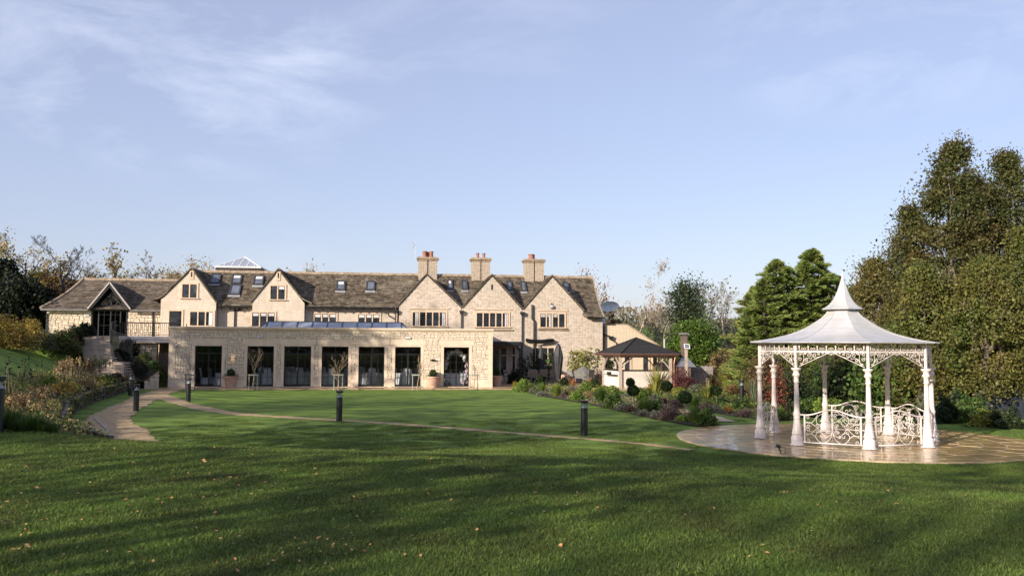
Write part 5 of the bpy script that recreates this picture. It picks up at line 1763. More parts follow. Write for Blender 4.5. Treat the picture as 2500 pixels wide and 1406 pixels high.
# frieze and corner brackets on all eight sides
fm_, br_, fc_ = MB(), MB(), MB()
zf = 2.37
fm_.box(-PW / 2 + .03, PW / 2 - .03, -.016, .016, zf - .018, zf + .018)
fm_.box(-PW / 2 + .03, PW / 2 - .03, -.016, .016, 2.585, 2.60)
nsp = 8
for i in range(nsp):
    x = -PW / 2 + .085 + (PW - .17) * i / (nsp - 1)
    fc_.lathe([(.007, zf + .02), (.008, zf + .06), (.011, zf + .09), (.024, zf + .135), (.022, zf + .16), (.024, zf + .215)], cx=x, n=8)
    for sg in (-1, 1):
        if (i == 0 and sg < 0) or (i == nsp - 1 and sg > 0): continue
        dx = (PW - .17) / (nsp - 1)
        c = arc_pts([(x + sg * .005, zf + .08), (x + sg * .02, zf + .045), (x + sg * dx * .26, zf + .022), (x + sg * dx * .44, zf + .05), (x + sg * dx * .46, zf + .082), (x + sg * dx * .34, zf + .098), (x + sg * dx * .24, zf + .08), (x + sg * dx * .28, zf + .058), (x + sg * dx * .36, zf + .066)], 4)
        fc_.tube([(p.x, 0, p.y) for p in c], .006, 4, cap=False)
for sg in (-1, 1):
    X = PW / 2 - .035
    def bx(x): return sg * (-X + x)
    def T(pts, r=.0075): br_.tube([(bx(p.x), 0, p.y) for p in pts], r, 4, cap=False)
    T([Vector((.04, 1.99)), Vector((.78, zf - .02))], .010)
    T(arc_pts([(.13, zf - .02), (.16, 2.25), (.15, 2.13), (.12, 2.06)]))
    for (cx, cz, r_, a0) in ((.07, 2.30, .045, 0), (.07, 2.19, .05, 2), (.30, 2.28, .055, 1), (.42, 2.29, .055, 3), (.22, 2.16, .045, 4), (.10, 2.05, .035, 0), (.20, 2.325, .03, 2), (.53, 2.315, .035, 2), (.62, 2.33, .022, 0)):
        T([Vector((cx + r_ * (1 - .75 * t_) * math.cos(a0 + t_ * 8.2), cz + r_ * (1 - .75 * t_) * math.sin(a0 + t_ * 8.2))) for t_ in np.linspace(0, 1, 20)])
    T(arc_pts([(.16, 2.30), (.22, 2.345), (.33, 2.34), (.37, 2.27), (.43, 2.22), (.55, 2.24)]))
    T(arc_pts([(.16, 2.10), (.18, 2.17), (.25, 2.21), (.34, 2.19), (.36, 2.24)]))
for (x, zc_) in ((0, 2.30), (-.06, 2.325), (.06, 2.325), (-.12, 2.335), (.12, 2.335)):
    br_.tube([(x + .03 * (1 - .7 * t_) * math.cos(t_ * 8), 0, zc_ + .03 * (1 - .7 * t_) * math.sin(t_ * 8)) for t_ in np.linspace(0, 1, 14)], .006, 4, cap=False)
fd = None
for k in range(8):
    c, ang = side_frame(k)
    if fd is None:
        o = fm_.build('frieze_rail', gp_m, GZ); a_ = fc_.build('frieze_scrolls', gp_m, o, smooth=True); b_ = br_.build('corner_brackets', gp_m, o, smooth=True); fd = (o.data, a_.data, b_.data)
    else:
        o = bpy.data.objects.new('frieze_rail', fd[0]); COL.objects.link(o); o.parent = GZ
        for nm, d in (('frieze_scrolls', fd[1]), ('corner_brackets', fd[2])):
            q = bpy.data.objects.new(nm, d); COL.objects.link(q); q.parent = o
    o.location = c; o.rotation_euler = (0, 0, ang)
print('gazebo ok')

# ------------------------------------------------------------------ bollard lights
bol_m = mat('black_bollard_paint', (.014, .015, .018), rough=.35, var=.05, coat=.2)
chrome = mat('bright_reflector', (.72, .73, .76), rough=.25, metallic=.25, var=.02)
clearp = glassmat('clear_bollard_lens', see=.9)
def bollard(loc, label, h=1.0):
    t_ = thing('bollard_light', label, 'bollard light', loc, 0, 'black bollard lights around the lawn')
    MB().lathe([(.105, -.08), (.105, .005), (.10, .012), (.10, h * .78), (.095, h * .79)], n=32).build('post', bol_m, t_, smooth=False)
    MB().lathe([(.094, h * .79), (.085, h * .80), (.03, h * .86), (.012, h * .91), (.012, h * .93)], n=20).build('reflector', chrome, t_, smooth=True)
    MB().lathe([(.097, h * .792), (.097, h * .93)], n=20).build('lens', clearp, t_, smooth=True)
    MB().lathe([(.06, h * .93), (.112, h * .932), (.115, h * .94), (.115, h * .992), (.108, h * 1.0)], n=20).build('cap', bol_m, t_)
for (px, py, lab) in [(828, 1028, 'black bollard light standing on the lawn path in front of the middle french doors'),
                      (1426.5, 1064, 'black bollard light on the lawn left of the paved circle and its shrub border'),
                      (332, 1004, 'black bollard light between the gravel path and the lawn path fork'),
                      (459.5, 980, 'small black bollard light on the far lawn in front of the left picture window'),
                      (318, 966, 'black bollard light in shade against the far end of the dry stone wall'),
                      (1811, 983, 'distant black bollard light among the plants just left of the gazebo')]:
    bollard(ground(px, py), lab)
bx_, by_ = -9.03, 15.6
bollard((bx_, by_, tz(bx_, by_)), 'black bollard light cut off by the left edge of the picture')

# spike spotlight
p = ground(1901, 1111)
SPT = thing('spike_spotlight', 'small black garden spotlight on a spike at the front rim of the paved circle', 'spotlight', (p.x, p.y, .0), 0)
MB().tube([(.06, 0, -.02), (.045, 0, .10)], .014, 6).build('spike', bol_m, SPT)
MB().tube([(.05, 0, .09), (.0, 0, .19)], .016, 6).build('bracket', bol_m, SPT)
MB().tube([(.04, 0, .20), (-.08, -.03, .235)], [.035, .042], 10).build('head', bol_m, SPT)
MB().tube([(-.081, -.03, .2353), (-.085, -.031, .2365)], [.036, .036], 10).build('lens', MATS['smoked_dome'], SPT)
MB().tube([(.04, 0, .19), (.12, 0, .20), (.16, 0, .13), (.15, 0, .05), (.10, 0, .02)], .006, 5).build('cable', bol_m, SPT)

# ------------------------------------------------------------------ terracotta pots with clipped box balls
terra = mat('pale_terracotta', (.56, .34, .24), rough=.8, var=.12, scale=4, bump=.2, patch=(.62, .46, .36), pscale=3)
box_leaf = leafmat('box_leaf', (.045, .085, .015), isl=.4)
def ball_leaves(r, n, size, squash=1.0, shell=.25):
    d = unit(RG.normal(size=(n, 3)))
    rr_ = r * (1 - shell * RG.random((n, 1)) ** 1.5) * (1 + .05 * np.sin(d[:, 0:1] * 9 + d[:, 2:3] * 7))
    c = d * rr_; c[:, 2] *= squash
    return leafquads(c, size)
def planter(px, py, label, plant):
    p = ground(px, py); p.y -= .30; p.z = .03
    t_ = thing('plant_pot', label, 'plant pot', p, 0, 'large terracotta pots')
    m_ = MB().lathe([(.25, 0), (.255, .02), (.36, .56), (.36, .565), (.40, .57), (.41, .60), (.40, .64), (.36, .64), (.34, .60), (.0, .59)], n=28)
    m_.build('pot', terra, t_, smooth=False)
    MB().lathe([(.0, .58), (.335, .60)], n=16).build('soil', bedm, t_)
    s = thing('box_ball', plant, 'shrub', p + Vector((0, 0, .59)), 0)
    npmesh('foliage', ball_leaves(.21, 1500, .035) + np.array([0, 0, .24]), 4, box_leaf, s)
    MB().tube([(0, 0, 0), (0, 0, .2)], .02, 6).build('stem', wood_d, s)
    q = RG.normal(size=(700, 3)) * np.array([.17, .17, .05]) + np.array([0, 0, .05])
    tr_ = thing('trailing_plant', 'grey green trailing plant under the ' + plant.replace('clipped ', '').replace(' in the pot', ''), 'plant', p + Vector((0, 0, .60)), 0)
    npmesh('foliage', leafquads(q, .04), 4, leafmat('trailing_leaf', (.09, .11, .05)), tr_)
planter(567, 946, 'large terracotta pot between the left picture window and the leftmost french doors', 'dark clipped box ball in the pot by the leftmost french doors')
planter(1058, 946.5, 'large sunlit terracotta pot left of the balloon window', 'green clipped box ball in the pot left of the balloon window')
planter(1212, 943, 'terracotta pot in shade behind the right corner of the extension', 'shaded clipped box ball in the pot behind the right corner of the extension')

# ------------------------------------------------------------------ trees: skeleton + leaves
def skeleton(height, trunk_r, rs, levels=4, spread=.5, droop=0.0, branch=(4, 6), start=.25, up_=.25, taper=.62, len_k=.55, wob=.10, lead=True, fine=1.0):
    """returns segment arrays (A,B,ra,rb) and tip points"""
    A, B, Ra, Rb, tips = [], [], [], [], []
    def grow(p, d, L_, r, lev):
        n = max(3, int(5 - lev * .5))
        pts = [p]; dd = d.copy()
        for i in range(n):
            dd = (dd + Vector((rs.gauss(0, wob), rs.gauss(0, wob), rs.gauss(0, wob * .6) + (up_ * .12 if lev else .05) - droop * (lev ** 1.5) * .10 * (i / n)))).normalized()
            pts.append(pts[-1] + dd * (L_ / n))
        for i in range(n):
            r0 = r * (1 - .75 * i / n); r1 = r * (1 - .75 * (i + 1) / n)
            A.append(tuple(pts[i])); B.append(tuple(pts[i + 1])); Ra.append(max(r0, .004 * fine)); Rb.append(max(r1, .003 * fine))
            if lev >= levels - 1: tips.append(tuple(pts[i + 1]))
        if lev < levels:
            nb = rs.randint(*branch) + (3 if lev == 0 else 0)
            for k in range(nb):
                f_ = start + (1 - start) * (k + rs.random()) / nb if lev == 0 else .2 + .8 * (k + rs.random()) / nb
                x = f_ * n; i = min(int(x), n - 1); q = pts[i].lerp(pts[i + 1], x - i)
                az = rs.random() * 6.283
                perp = dd.orthogonal().normalized(); perp.rotate(Matrix.Rotation(az, 3, dd))
                sp_ = spread * rs.uniform(.7, 1.3)
                nd = (dd * math.cos(sp_) + perp * math.sin(sp_)).normalized()
                ln = L_ * len_k * rs.uniform(.7, 1.15) * (1.15 - .5 * f_ if lev == 0 else 1 - .35 * f_)
                grow(q, nd, ln, r * (1 - .75 * f_) * taper, lev + 1)
    grow(Vector((0, 0, -.2)), Vector((rs.gauss(0, .03), rs.gauss(0, .03), 1)).normalized(), height * (.78 if lead else .5), trunk_r, 0)
    return np.array(A), np.array(B), np.array(Ra), np.array(Rb), np.array(tips)
def make_tree(name, label, cat, loc, height, trunk_r, seed, bark, leaf=None, nleaf=0, lsize=.1, lspread=.25, group=None, width=None, zcut=None, **kw):
    A, B, ra, rb, tips = skeleton(height, trunk_r, random.Random(seed), **kw)
    k = height / max(B[:, 2].max(), .1)
    sx = k
    if width:
        w_ = np.percentile(np.abs(B[:, 0]), 97) * 2; sx = width / max(w_, .1)
    sc_ = np.array([sx, sx, k])
    A, B, tips = A * sc_, B * sc_, tips * sc_
    t_ = thing(name, label, cat, loc, 0, group)
    big = ra > trunk_r * .22
    V_, F_ = segtubes(A[big], B[big], ra[big], rb[big], 6); npmesh('trunk', V_, 4, bark, t_, F=F_)
    V_, F_ = segtubes(A[~big], B[~big], ra[~big], rb[~big], 3); o = npmesh('branches', V_, 4, bark, t_, F=F_)
    if nleaf and leaf:
        idx = RG.integers(0, len(tips), nleaf)
        c = tips[idx] + RG.normal(size=(nleaf, 3)) * lspread
        npmesh('crown', leafquads(c, lsize), 4, leaf, t_)
    return t_
bark_g = mat('grey_brown_bark', (.16, .13, .10), var=.25, scale=6, bump=.5)
bark_p = mat('pale_grey_bark', (.36, .31, .26), var=.2, scale=6, bump=.5)
bark_d = mat('dark_bark', (.055, .045, .035), var=.25, scale=6, bump=.5)
twig_t = mat('tan_twig', (.36, .27, .17), var=.2)
# young staked trees by the terrace
for i, (px, pyb, ptop, lab, fl, fr__, wid) in enumerate([
        (617, 953, 843, 'bare pale sapling in front of the leftmost french doors', 607, 628, 1.0),
        (826.5, 953.5, 858, 'bare pale sapling in front of the middle french doors', 815, 836, .95),
        (1018, 953, 867, 'bare pale sapling before the right edge of the last french doors', 1007, 1027, .75),
        (1157, 952.5, 880, 'very thin bare sapling to the right of the balloon window', 1147, 1166, .5),
        (466, 955, 862, 'very thin shaded bare sapling beside the left picture window', 452, 475, .5)]):
    p = ground(px, pyb); hh = atdepth(px, ptop, p.y).z
    thin = i > 2
    make_tree('sapling', lab, 'tree', p, hh, .022 if thin else .038, 60 + i, twig_t if not thin else bark_g, levels=2, branch=(5, 6), start=.42, spread=.5, width=wid, len_k=.5, wob=.045, up_=.9, fine=2.0 if not thin else 1.0)
    a, b = ground(fl, pyb - .5), ground(fr__, pyb - .5)
    hz = atdepth(px, 913.5, a.y).z
    st = thing('tree_stake_frame', 'timber support frame around the ' + lab.replace('bare ', ''), 'tree stake', ((a.x + b.x) / 2, (a.y + b.y) / 2, 0), 0, 'sapling support frames')
    w = (b.x - a.x) / 2
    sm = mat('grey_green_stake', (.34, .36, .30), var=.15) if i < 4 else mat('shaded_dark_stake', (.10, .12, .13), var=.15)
    for s in (-1, 1): MB().tube([(s * w, 0, 0), (s * w, 0, hz)], .024, 7).build('post', sm, st)
    MB().box(-w - .06, w + .06, -.05, -.02 - .018, hz - .07, hz).build('crossbar', sm, st)

# ------------------------------------------------------------------ bar pavilion
pv_d = 45.0
def G(px, py): return ground(px, py)
PAV = thing('bar_pavilion', 'open timber garden bar pavilion with a low black felt pyramid roof and pale timber posts', 'pavilion', (0, 0, 0))
oak = mat('weathered_oak', (.40, .33, .27), var=.2, scale=4, bump=.3, stretch=(6, 6, 1))
felt = mat('black_felt_shingle', (.018, .017, .017), rough=.85, var=.25, scale=8, bump=.6, bscale=60, island=.2)
fascia = mat('red_brown_fascia', (.12, .06, .04), var=.15)
pa = G(1514.5, 947); pbL = atdepth(1474, 940, 55.6); pbL.z = 0
dP = pa.y
yb_ = dP
pr = atdepth(1637, 940, dP + .6); pr.z = 0
hzE = atdepth(1515, 866, dP).z
cxp = atdepth(1553, 900, dP + 2.2)
apz = atdepth(1553, 826, dP + 2.2).z
c0 = Vector((cxp.x, cxp.y, 0))
# hexagonal-ish plan corners (front left, front right, right, back right, back left, left)
Cn = [pa, pr, atdepth(1648, 940, dP + 3.2), atdepth(1600, 940, dP + 5.0), atdepth(1512, 940, dP + 4.8), pbL]
for c in Cn: c.z = 0
ev = [c0 + (c - c0) * 1.13 for c in Cn]
ev[0] = atdepth(1514.5, 869, dP - .5); ev[0].z = 0
ev[5] = atdepth(1455, 866, 55.9); ev[5].z = 0
ev[1] = atdepth(1656, 867, dP + .4); ev[1].z = 0
apv = Vector((c0.x, c0.y, apz))
zE_ = hzE + .02
for i in range(6):
    a, b = ev[i] + Vector((0, 0, zE_)), ev[(i + 1) % 6] + Vector((0, 0, zE_))
    n_ = 9
    m_ = MB()
    for k in range(n_):
        t0, t1 = k / n_, (k + 1) / n_
        q = [a.lerp(apv, t0), b.lerp(apv, t0), b.lerp(apv, t1), a.lerp(apv, t1)]
        up1, up0 = Vector((0, 0, .035)), Vector((0, 0, .01))
        m_.add([q[0] + up1, q[1] + up1, q[2] + up0, q[3] + up0, q[0], q[1]], [(0, 1, 2, 3), (4, 5, 1, 0)])
    m_.build('roof_slope', felt, PAV)
    MB().tube([a + Vector((0, 0, .05)), apv + Vector((0, 0, .05))], .035, 5).build('hip_cap', felt, PAV)
    d = (b - a).normalized(); n = Vector((d.y, -d.x, 0))
    MB().prism([a + Vector((0, 0, -.09)), b + Vector((0, 0, -.09)), b, a], -n * .03 if n.dot(a - c0) > 0 else n * .03).build('fascia', fascia, PAV)
    MB().tube([a + Vector((0, 0, -.02)) + (a - c0).normalized() * .05, b + Vector((0, 0, -.02)) + (b - c0).normalized() * .05], .05, 6).build('gutter', fascia, PAV)
m_ = MB()
for i in range(6):
    m_.tube([Cn[i] + Vector((0, 0, zE_ - .12)), apv - Vector((0, 0, .1))], .05, 4)
    m_.tube([Cn[i] + Vector((0, 0, zE_ - .14)), Cn[(i + 1) % 6] + Vector((0, 0, zE_ - .14))], .06, 4)
m_.build('rafters', oak, PAV)
for i, c in enumerate(Cn):
    po = MB().box(c.x - .09, c.x + .09, c.y - .09, c.y + .09, 0, zE_ - .16).build('post', oak, PAV)
    for j in ((i + 1) % 6, (i - 1) % 6):
        d = (Cn[j] - c).normalized()
        MB().tube([c + Vector((0, 0, zE_ - .85)) + d * .05, c + d * .35 + Vector((0, 0, zE_ - .5)), c + d * .75 + Vector((0, 0, zE_ - .18))], .05, 4).build('brace', oak, po)
q = ev[1] + Vector((-.15, .1, 0))
MB().tube([q + Vector((0, 0, zE_ - .05)), Vector((Cn[1].x + .2, Cn[1].y - .12, zE_ - .5)), Vector((Cn[1].x + .2, Cn[1].y - .12, 0))], .045, 8).build('copper_downpipe', mat('copper_brown', (.32, .12, .07), rough=.4, metallic=.3), PAV)
# counter: white boarded left panel, ribbed front panel, dark worktop
BAR = thing('bar_counter', 'cream bar counter with a ribbed front and thin dark worktop under the pavilion', 'bar counter', (0, 0, 0))
cream = mat('cream_bar_panel', (.70, .64, .57), var=.04, scale=3)
a = pbL.lerp(pa, .05); b = pbL.lerp(pa, .93)
hc = atdepth(1514, 905, dP).z
def wallp(name, a, b, z0, z1, th, m, parent):
    d = (b - a).normalized(); n = Vector((-d.y, d.x, 0))
    m_ = MB(); m_.prism([a + Vector((0, 0, z0)), b + Vector((0, 0, z0)), b + Vector((0, 0, z1)), a + Vector((0, 0, z1))], n * th); return m_.build(name, m, parent)
wallp('side_panel', a, b, 0.02, hc, .05, cream, BAR)
a2 = pa + Vector((.13, .05, 0)); b2 = pr + Vector((-.12, .05, 0))
wallp('front_panel', a2, b2, 0.02, hc, .05, cream, BAR)
d = (b2 - a2); L_ = d.length; dn = d.normalized(); n = Vector((dn.y, -dn.x, 0))
nr = int(L_ / .075)
rme = None
for k in range(nr):
    p = a2 + dn * (L_ * (k + .5) / nr)
    if rme is None:
        o = MB().box(-.024, .024, -.022, 0, .05, hc - .03).build('rib', cream, BAR, p); rme = o.data
    else:
        o = bpy.data.objects.new('rib', rme); COL.objects.link(o); o.parent = BAR; o.location = p
    o.rotation_euler = (0, 0, math.atan2(dn.y, dn.x))
for (s, e) in ((a, b), (a2, b2)):
    dd = (e - s).normalized(); nn = Vector((dd.y, -dd.x, 0))
    m_ = MB(); m_.prism([s + nn * .08 + Vector((0, 0, hc)), e + nn * .08 + Vector((0, 0, hc)), e - nn * .5 + Vector((0, 0, hc)), s - nn * .5 + Vector((0, 0, hc))], (0, 0, .05)); m_.build('worktop', black_m, BAR)
s1, e1 = a.lerp(b, .25), a.lerp(b, .95)
dd = (e1 - s1).normalized(); nn = Vector((dd.y, -dd.x, 0))
m_ = MB(); m_.prism([s1 + nn * .03 + Vector((0, 0, hc - .28)), e1 + nn * .03 + Vector((0, 0, hc - .28)), e1 + nn * .25 + Vector((0, 0, hc - .28)), s1 + nn * .25 + Vector((0, 0, hc - .28))], (0, 0, .035)); m_.build('serving_shelf', black_m, BAR)
p = s1.lerp(e1, .3) + nn * .14
o = MB().box(-.13, .13, -.06, .06, 0, .14).build('drink_caddy', black_m, None, p + Vector((0, 0, hc - .243))); tag(o, 'small black caddy on the serving shelf of the cream bar', 'caddy')
# pizza oven, smoker hood and flues
steel = mat('dull_stainless', (.42, .40, .38), rough=.35, metallic=.8, var=.1)
OV = thing('pizza_oven', 'rounded stainless pizza oven with a slim steel flue under the right side of the pavilion', 'oven', (0, 0, 0))
oc = atdepth(1616, 905, dP + 2.4); z0 = .95
zt_ = atdepth(1616, 884, dP + 2.4).z
oc = atdepth(1622, 905, dP + 2.4)
n = 18
m_ = MB()
prof = [(.66 * math.cos(t_), z0 + (zt_ - z0) * math.sin(t_)) for t_ in np.linspace(0, math.pi, n)]
m_.prism([(oc.x + x, oc.y - .5, z) for x, z in prof], (0, 1.0, 0)); m_.build('dome', steel, OV)
MB().box(oc.x - .7, oc.x + .7, oc.y - .52, oc.y + .52, z0 - .08, z0 - .002).build('base_plate', black_m, OV)
for sx in (-.6, .6):
    for sy in (-.4, .4): MB().box(oc.x + sx - .03, oc.x + sx + .03, oc.y + sy - .03, oc.y + sy + .03, 0, z0 - .081).build('leg', black_m, OV)
fx = atdepth(1621, 880, dP + 2.6); ztop = atdepth(1621, 827, dP + 2.6).z
MB().tube([(fx.x, oc.y, zt_ - .02), (fx.x, oc.y, ztop)], .07, 10).build('flue', steel, OV)
gas = MB().lathe([(.14, 0), (.17, .03), (.17, .40), (.12, .48), (.06, .50), (.05, .56)], n=14).build('gas_bottle', mat('orange_red_paint', (.55, .07, .03), rough=.4), None, (atdepth(1628, 930, dP + 1.6).x, dP + 1.6, .0), smooth=True)
tag(gas, 'orange red gas bottle beside the copper coloured pavilion post', 'gas bottle')
SM = thing('smoker_oven', 'brown steel smoker with a pyramid hood and a tall square capped chimney', 'smoker', (0, 0, 0))
sc0 = atdepth(1668, 905, dP + 1.2); y_ = sc0.y
def X_(px): return atdepth(px, 900, y_).x
def Z_(py): return atdepth(1668, py, y_).z
brn = mat('brown_steel', (.17, .13, .11), rough=.45, metallic=.3, var=.15)
MB().box(X_(1648), X_(1683), y_ - .4, y_ + .4, .15, Z_(896)).build('body', brn, SM)
MB().box(X_(1652), X_(1662), y_ - .42, y_ - .401, Z_(915), Z_(899)).build('door', mat('steel_door', (.25, .22, .2), rough=.35, metallic=.5), SM)
m_ = MB(); a0, a1, b0, b1 = X_(1646), X_(1696), X_(1663), X_(1678)
m_.add([(a0, y_ - .5, Z_(895)), (a1, y_ - .5, Z_(895)), (a1, y_ + .5, Z_(895)), (a0, y_ + .5, Z_(895)), (b0, y_ - .14, Z_(873)), (b1, y_ - .14, Z_(873)), (b1, y_ + .14, Z_(873)), (b0, y_ + .14, Z_(873))],
       [(0, 3, 2, 1), (4, 5, 6, 7), (0, 1, 5, 4), (1, 2, 6, 5), (2, 3, 7, 6), (3, 0, 4, 7)]); m_.build('hood', steel, SM)
MB().box(b0, b1, y_ - .14, y_ + .14, Z_(872.9), Z_(820)).build('chimney', brn, SM)
m_ = MB(); cx_ = (b0 + b1) / 2; m_.prism([(b0 - .12, y_ - .25, Z_(817)), (b1 + .10, y_ - .25, Z_(817)), (b1 + .02, y_ - .25, Z_(812)), (b0 - .04, y_ - .25, Z_(812))], (0, .5, 0)); m_.build('rain_cap', lead_g, SM)
for sx in (b0, b1 - .02): MB().box(sx, sx + .02, y_ - .12, y_ - .10, Z_(819.9), Z_(817.1)).build('cap_strut', brn, SM)
for x in (X_(1650), X_(1681)):
    for y in (y_ - .35, y_ + .35): MB().box(x - .02, x + .02, y - .02, y + .02, 0, .15).build('leg', black_m, SM)
# solar lamp on a post
y_ = dP - .6
SO = thing('solar_lamp_post', 'small tilted solar panel in a white frame on a timber post', 'solar light', (0, 0, 0))
MB().box(X_(1672), X_(1678.5), y_ - .06, y_ + .06, 0, Z_(851)).build('post', oak, SO)
cx_, cz_ = X_(1677), Z_(845); w = (X_(1684) - X_(1670)) / 2
m_ = MB(); m_.prism([(cx_ - w, y_ - .16, cz_ - .12), (cx_ + w, y_ - .16, cz_ - .15), (cx_ + w, y_ + .02, cz_ + .12), (cx_ - w, y_ + .02, cz_ + .15)], (0, .03, -.02)); m_.build('panel_frame', wf, SO)
m_ = MB()
for i in range(4):
    for j in range(2):
        f0 = .12 + .78 * i / 4; f1 = f0 + .17; g0 = .12 + .4 * j; g1 = g0 + .36
        def Q(f, g): return Vector((cx_ - w + 2 * w * f, y_ - .16 + .18 * g - .004, cz_ - .12 - .03 * f + (.27) * g))
        m_.add([Q(f0, g0), Q(f1, g0), Q(f1, g1), Q(f0, g1)], [(0, 1, 2, 3)])
m_.build('solar_cells', mat('solar_blue', (.015, .02, .07), rough=.15), SO)
# grey board fence behind
FN = thing('board_fence', 'short weathered grey vertical board fence right of the smoker', 'fence', (0, 0, 0))
fence_m = mat('silvered_timber', (.30, .27, .25), var=.2, scale=3, bump=.4, objr=.18, stretch=(8, 8, 1))
y_ = dP + 2.2
fa, fb, fz0 = X_(1686), X_(1737), Z_(893)
k = 0; x = fa; n = 15
for k in range(n):
    w = (fb - fa) / n
    MB().box(x + k * w + .006, x + (k + 1) * w - .006, y_ - .012 - (.01 if k % 2 else 0), y_ + .012, .05, fz0 + rnd.uniform(-.02, .01)).build('board', fence_m, FN)
MB().box(fa, fb, y_ - .06, y_ - .024, fz0 - .32, fz0 - .24).build('rail', fence_m, FN); MB().box(fa, fb, y_ - .06, y_ - .024, .3, .38).build('rail', fence_m, FN)
MB().box(fa - .08, fa - .004, y_ - .04, y_ + .04, 0, fz0 + .05).build('post', fence_m, FN); MB().box(fb + .004, fb + .08, y_ - .04, y_ + .04, 0, fz0 + .02).build('post', fence_m, FN)

# ------------------------------------------------------------------ closed parasols, chairs, tables on the terrace
par_m = mat('charcoal_parasol_cover', (.028, .028, .033), rough=.6, var=.25, scale=4, bump=.5, bscale=6, stretch=(6, 6, 1))
def parasol(px, pyb, pyt, wpx, label, seed):
    p = ground(px, pyb); z1 = atdepth(px, pyt, p.y).z; r = wpx / 2 / 2150 * p.y
    t_ = thing('closed_parasol', label, 'parasol', p, seed, 'closed charcoal parasols on the terrace')
    MB().tube([(0, 0, .05), (0, 0, z1 - .03)], .028, 8).build('pole', black_m, t_)
    MB().box(-.32, .32, -.32, .32, .03, .08).build('base', lead_m, t_)
    m_ = MB(); n, R_ = 28, 16; vs = []
    rs = random.Random(seed)
    for i in range(R_ + 1):
        f_ = i / R_; z = z1 - (z1 - .38) * f_
        rr_ = r * (.32 + .68 * min(1, f_ * 3.2)) * (1 - .45 * max(0, f_ - .45) / .55) if i else r * .12
        for j in range(n):
            a = 2 * math.pi * j / n + f_ * .5
            q = rr_ * (1 + .16 * math.sin(7 * a + 2 * f_ * 3) + .07 * math.sin(13 * a + f_ * 9) + .05 * math.sin(3 * a + f_ * 5 + seed))
            vs.append((q * math.cos(a), q * math.sin(a), z))
    fs = [(i * n + j, (i + 1) * n + j, (i + 1) * n + (j + 1) % n, i * n + (j + 1) % n) for i in range(R_) for j in range(n)] + [tuple(range(n))]
    m_.add(vs, fs); m_.build('folded_cover', par_m, t_, smooth=True)
parasol(1321, 934, 844, 13, 'slimmer closed charcoal parasol in front of the ground floor window of the rightmost gable', 1)
parasol(1363, 941, 838.5, 21, 'larger closed charcoal parasol standing right of the window among the terrace plants', 2)
parasol(1498, 930, 845, 13, 'closed charcoal parasol seen through the left side of the bar pavilion', 3)
weave = mat('taupe_woven_seat', (.26, .21, .17), rough=.8, var=.15, scale=20, bump=.5, bscale=120)
pole_m = mat('pale_metal_leg', (.28, .25, .22), rough=.4, var=.05)
dk_weave = mat('dark_woven_seat', (.03, .03, .032), rough=.8, var=.2, scale=20, bump=.4)
def patio_chair(px, pyb, rz, label, m=weave, lm=pole_m, dz=0):
    p = ground(px, pyb); p.z = .04
    t_ = thing('terrace_chair', label, 'chair', p, rz, 'woven terrace chairs')
    MB().prism([(-.24, -.24, .42), (.24, -.24, .42), (.24, .22, .42), (-.24, .22, .42)], (0, 0, .035)).build('seat', m, t_)
    MB().prism([(-.24, .20, .46), (.24, .20, .46), (.25, .30, .90), (-.25, .30, .90)], (0, .03, .005)).build('backrest', m, t_)
    for sx in (-1, 1):
        MB().tube([(sx * .25, .22, .0), (sx * .25, .23, .5), (sx * .26, .33, .91)], .014, 6).build('leg', lm, t_)
        MB().tube([(sx * .25, -.25, .0), (sx * .25, -.23, .64), (sx * .26, .27, .66)], .014, 6).build('leg', lm, t_)
for (px, py, rz, lab) in [(1293, 937, -.5, 'taupe woven chair on the far left of the terrace dining set'), (1306, 939.5, 2.9, 'taupe woven chair with its back to the lawn, left of the slim parasol'), (1325, 936, 3.3, 'taupe woven chair directly below the slim parasol'),
                          (1347, 936, 3.6, 'taupe woven chair between the two closed parasols'), (1345, 932, .3, 'taupe woven chair on the house side of the terrace table'), (1318, 931, 0, 'taupe woven chair behind the terrace table near the climbers')]:
    patio_chair(px, py, rz, lab)
patio_chair(1236, 937, 1.9, 'dark woven chair in shade under the porch canopy', dk_weave, black_m)
for (px, py, rz, lab) in [(1399, 938, 2.4, 'pale metal chair left of the covered table'), (1414, 941, 3.1, 'pale metal chair in front of the covered table'), (1437, 938, 3.8, 'pale metal chair at the right of the covered table')]:
    patio_chair(px, py, rz, lab, mat('pale_mesh_seat', (.20, .20, .18), var=.1))
p = ground(1328, 934); p.z = .04
t_ = thing('terrace_table', 'dark rectangular terrace table in the middle of the taupe woven chairs', 'table', p, .1)
MB().box(-.85, .85, -.42, .42, .70, .73).build('tabletop', black_m, t_)
for sx in (-.75, .75):
    for sy in (-.34, .34): MB().box(sx - .02, sx + .02, sy - .02, sy + .02, 0, .70).build('leg', black_m, t_)
p = ground(1424, 934); p.z = .04
t_ = thing('covered_table', 'round table hidden under a grey weather cover with a peaked middle', 'table', p, 0)
m_ = MB().lathe([(.74, .10), (.72, .45), (.70, .62), (.64, .72), (.30, .92), (.10, 1.05), (0, 1.08)], n=14)
cov = mat('grey_weather_cover', (.17, .165, .165), rough=.6, var=.2, bump=.4, bscale=5)
m_.build('cover', cov, t_)
MB().lathe([(.6, .66), (.6, .69)], n=14).build('tabletop', black_m, t_)
MB().lathe([(.3, 0), (.05, .05), (.05, .66)], n=10).build('pedestal', black_m, t_)
p = ground(1378, 939); p.z = .04
t_ = thing('barrel_planter', 'pinkish terracotta barrel shaped pot with two bands right of the larger parasol', 'plant pot', p, 0)
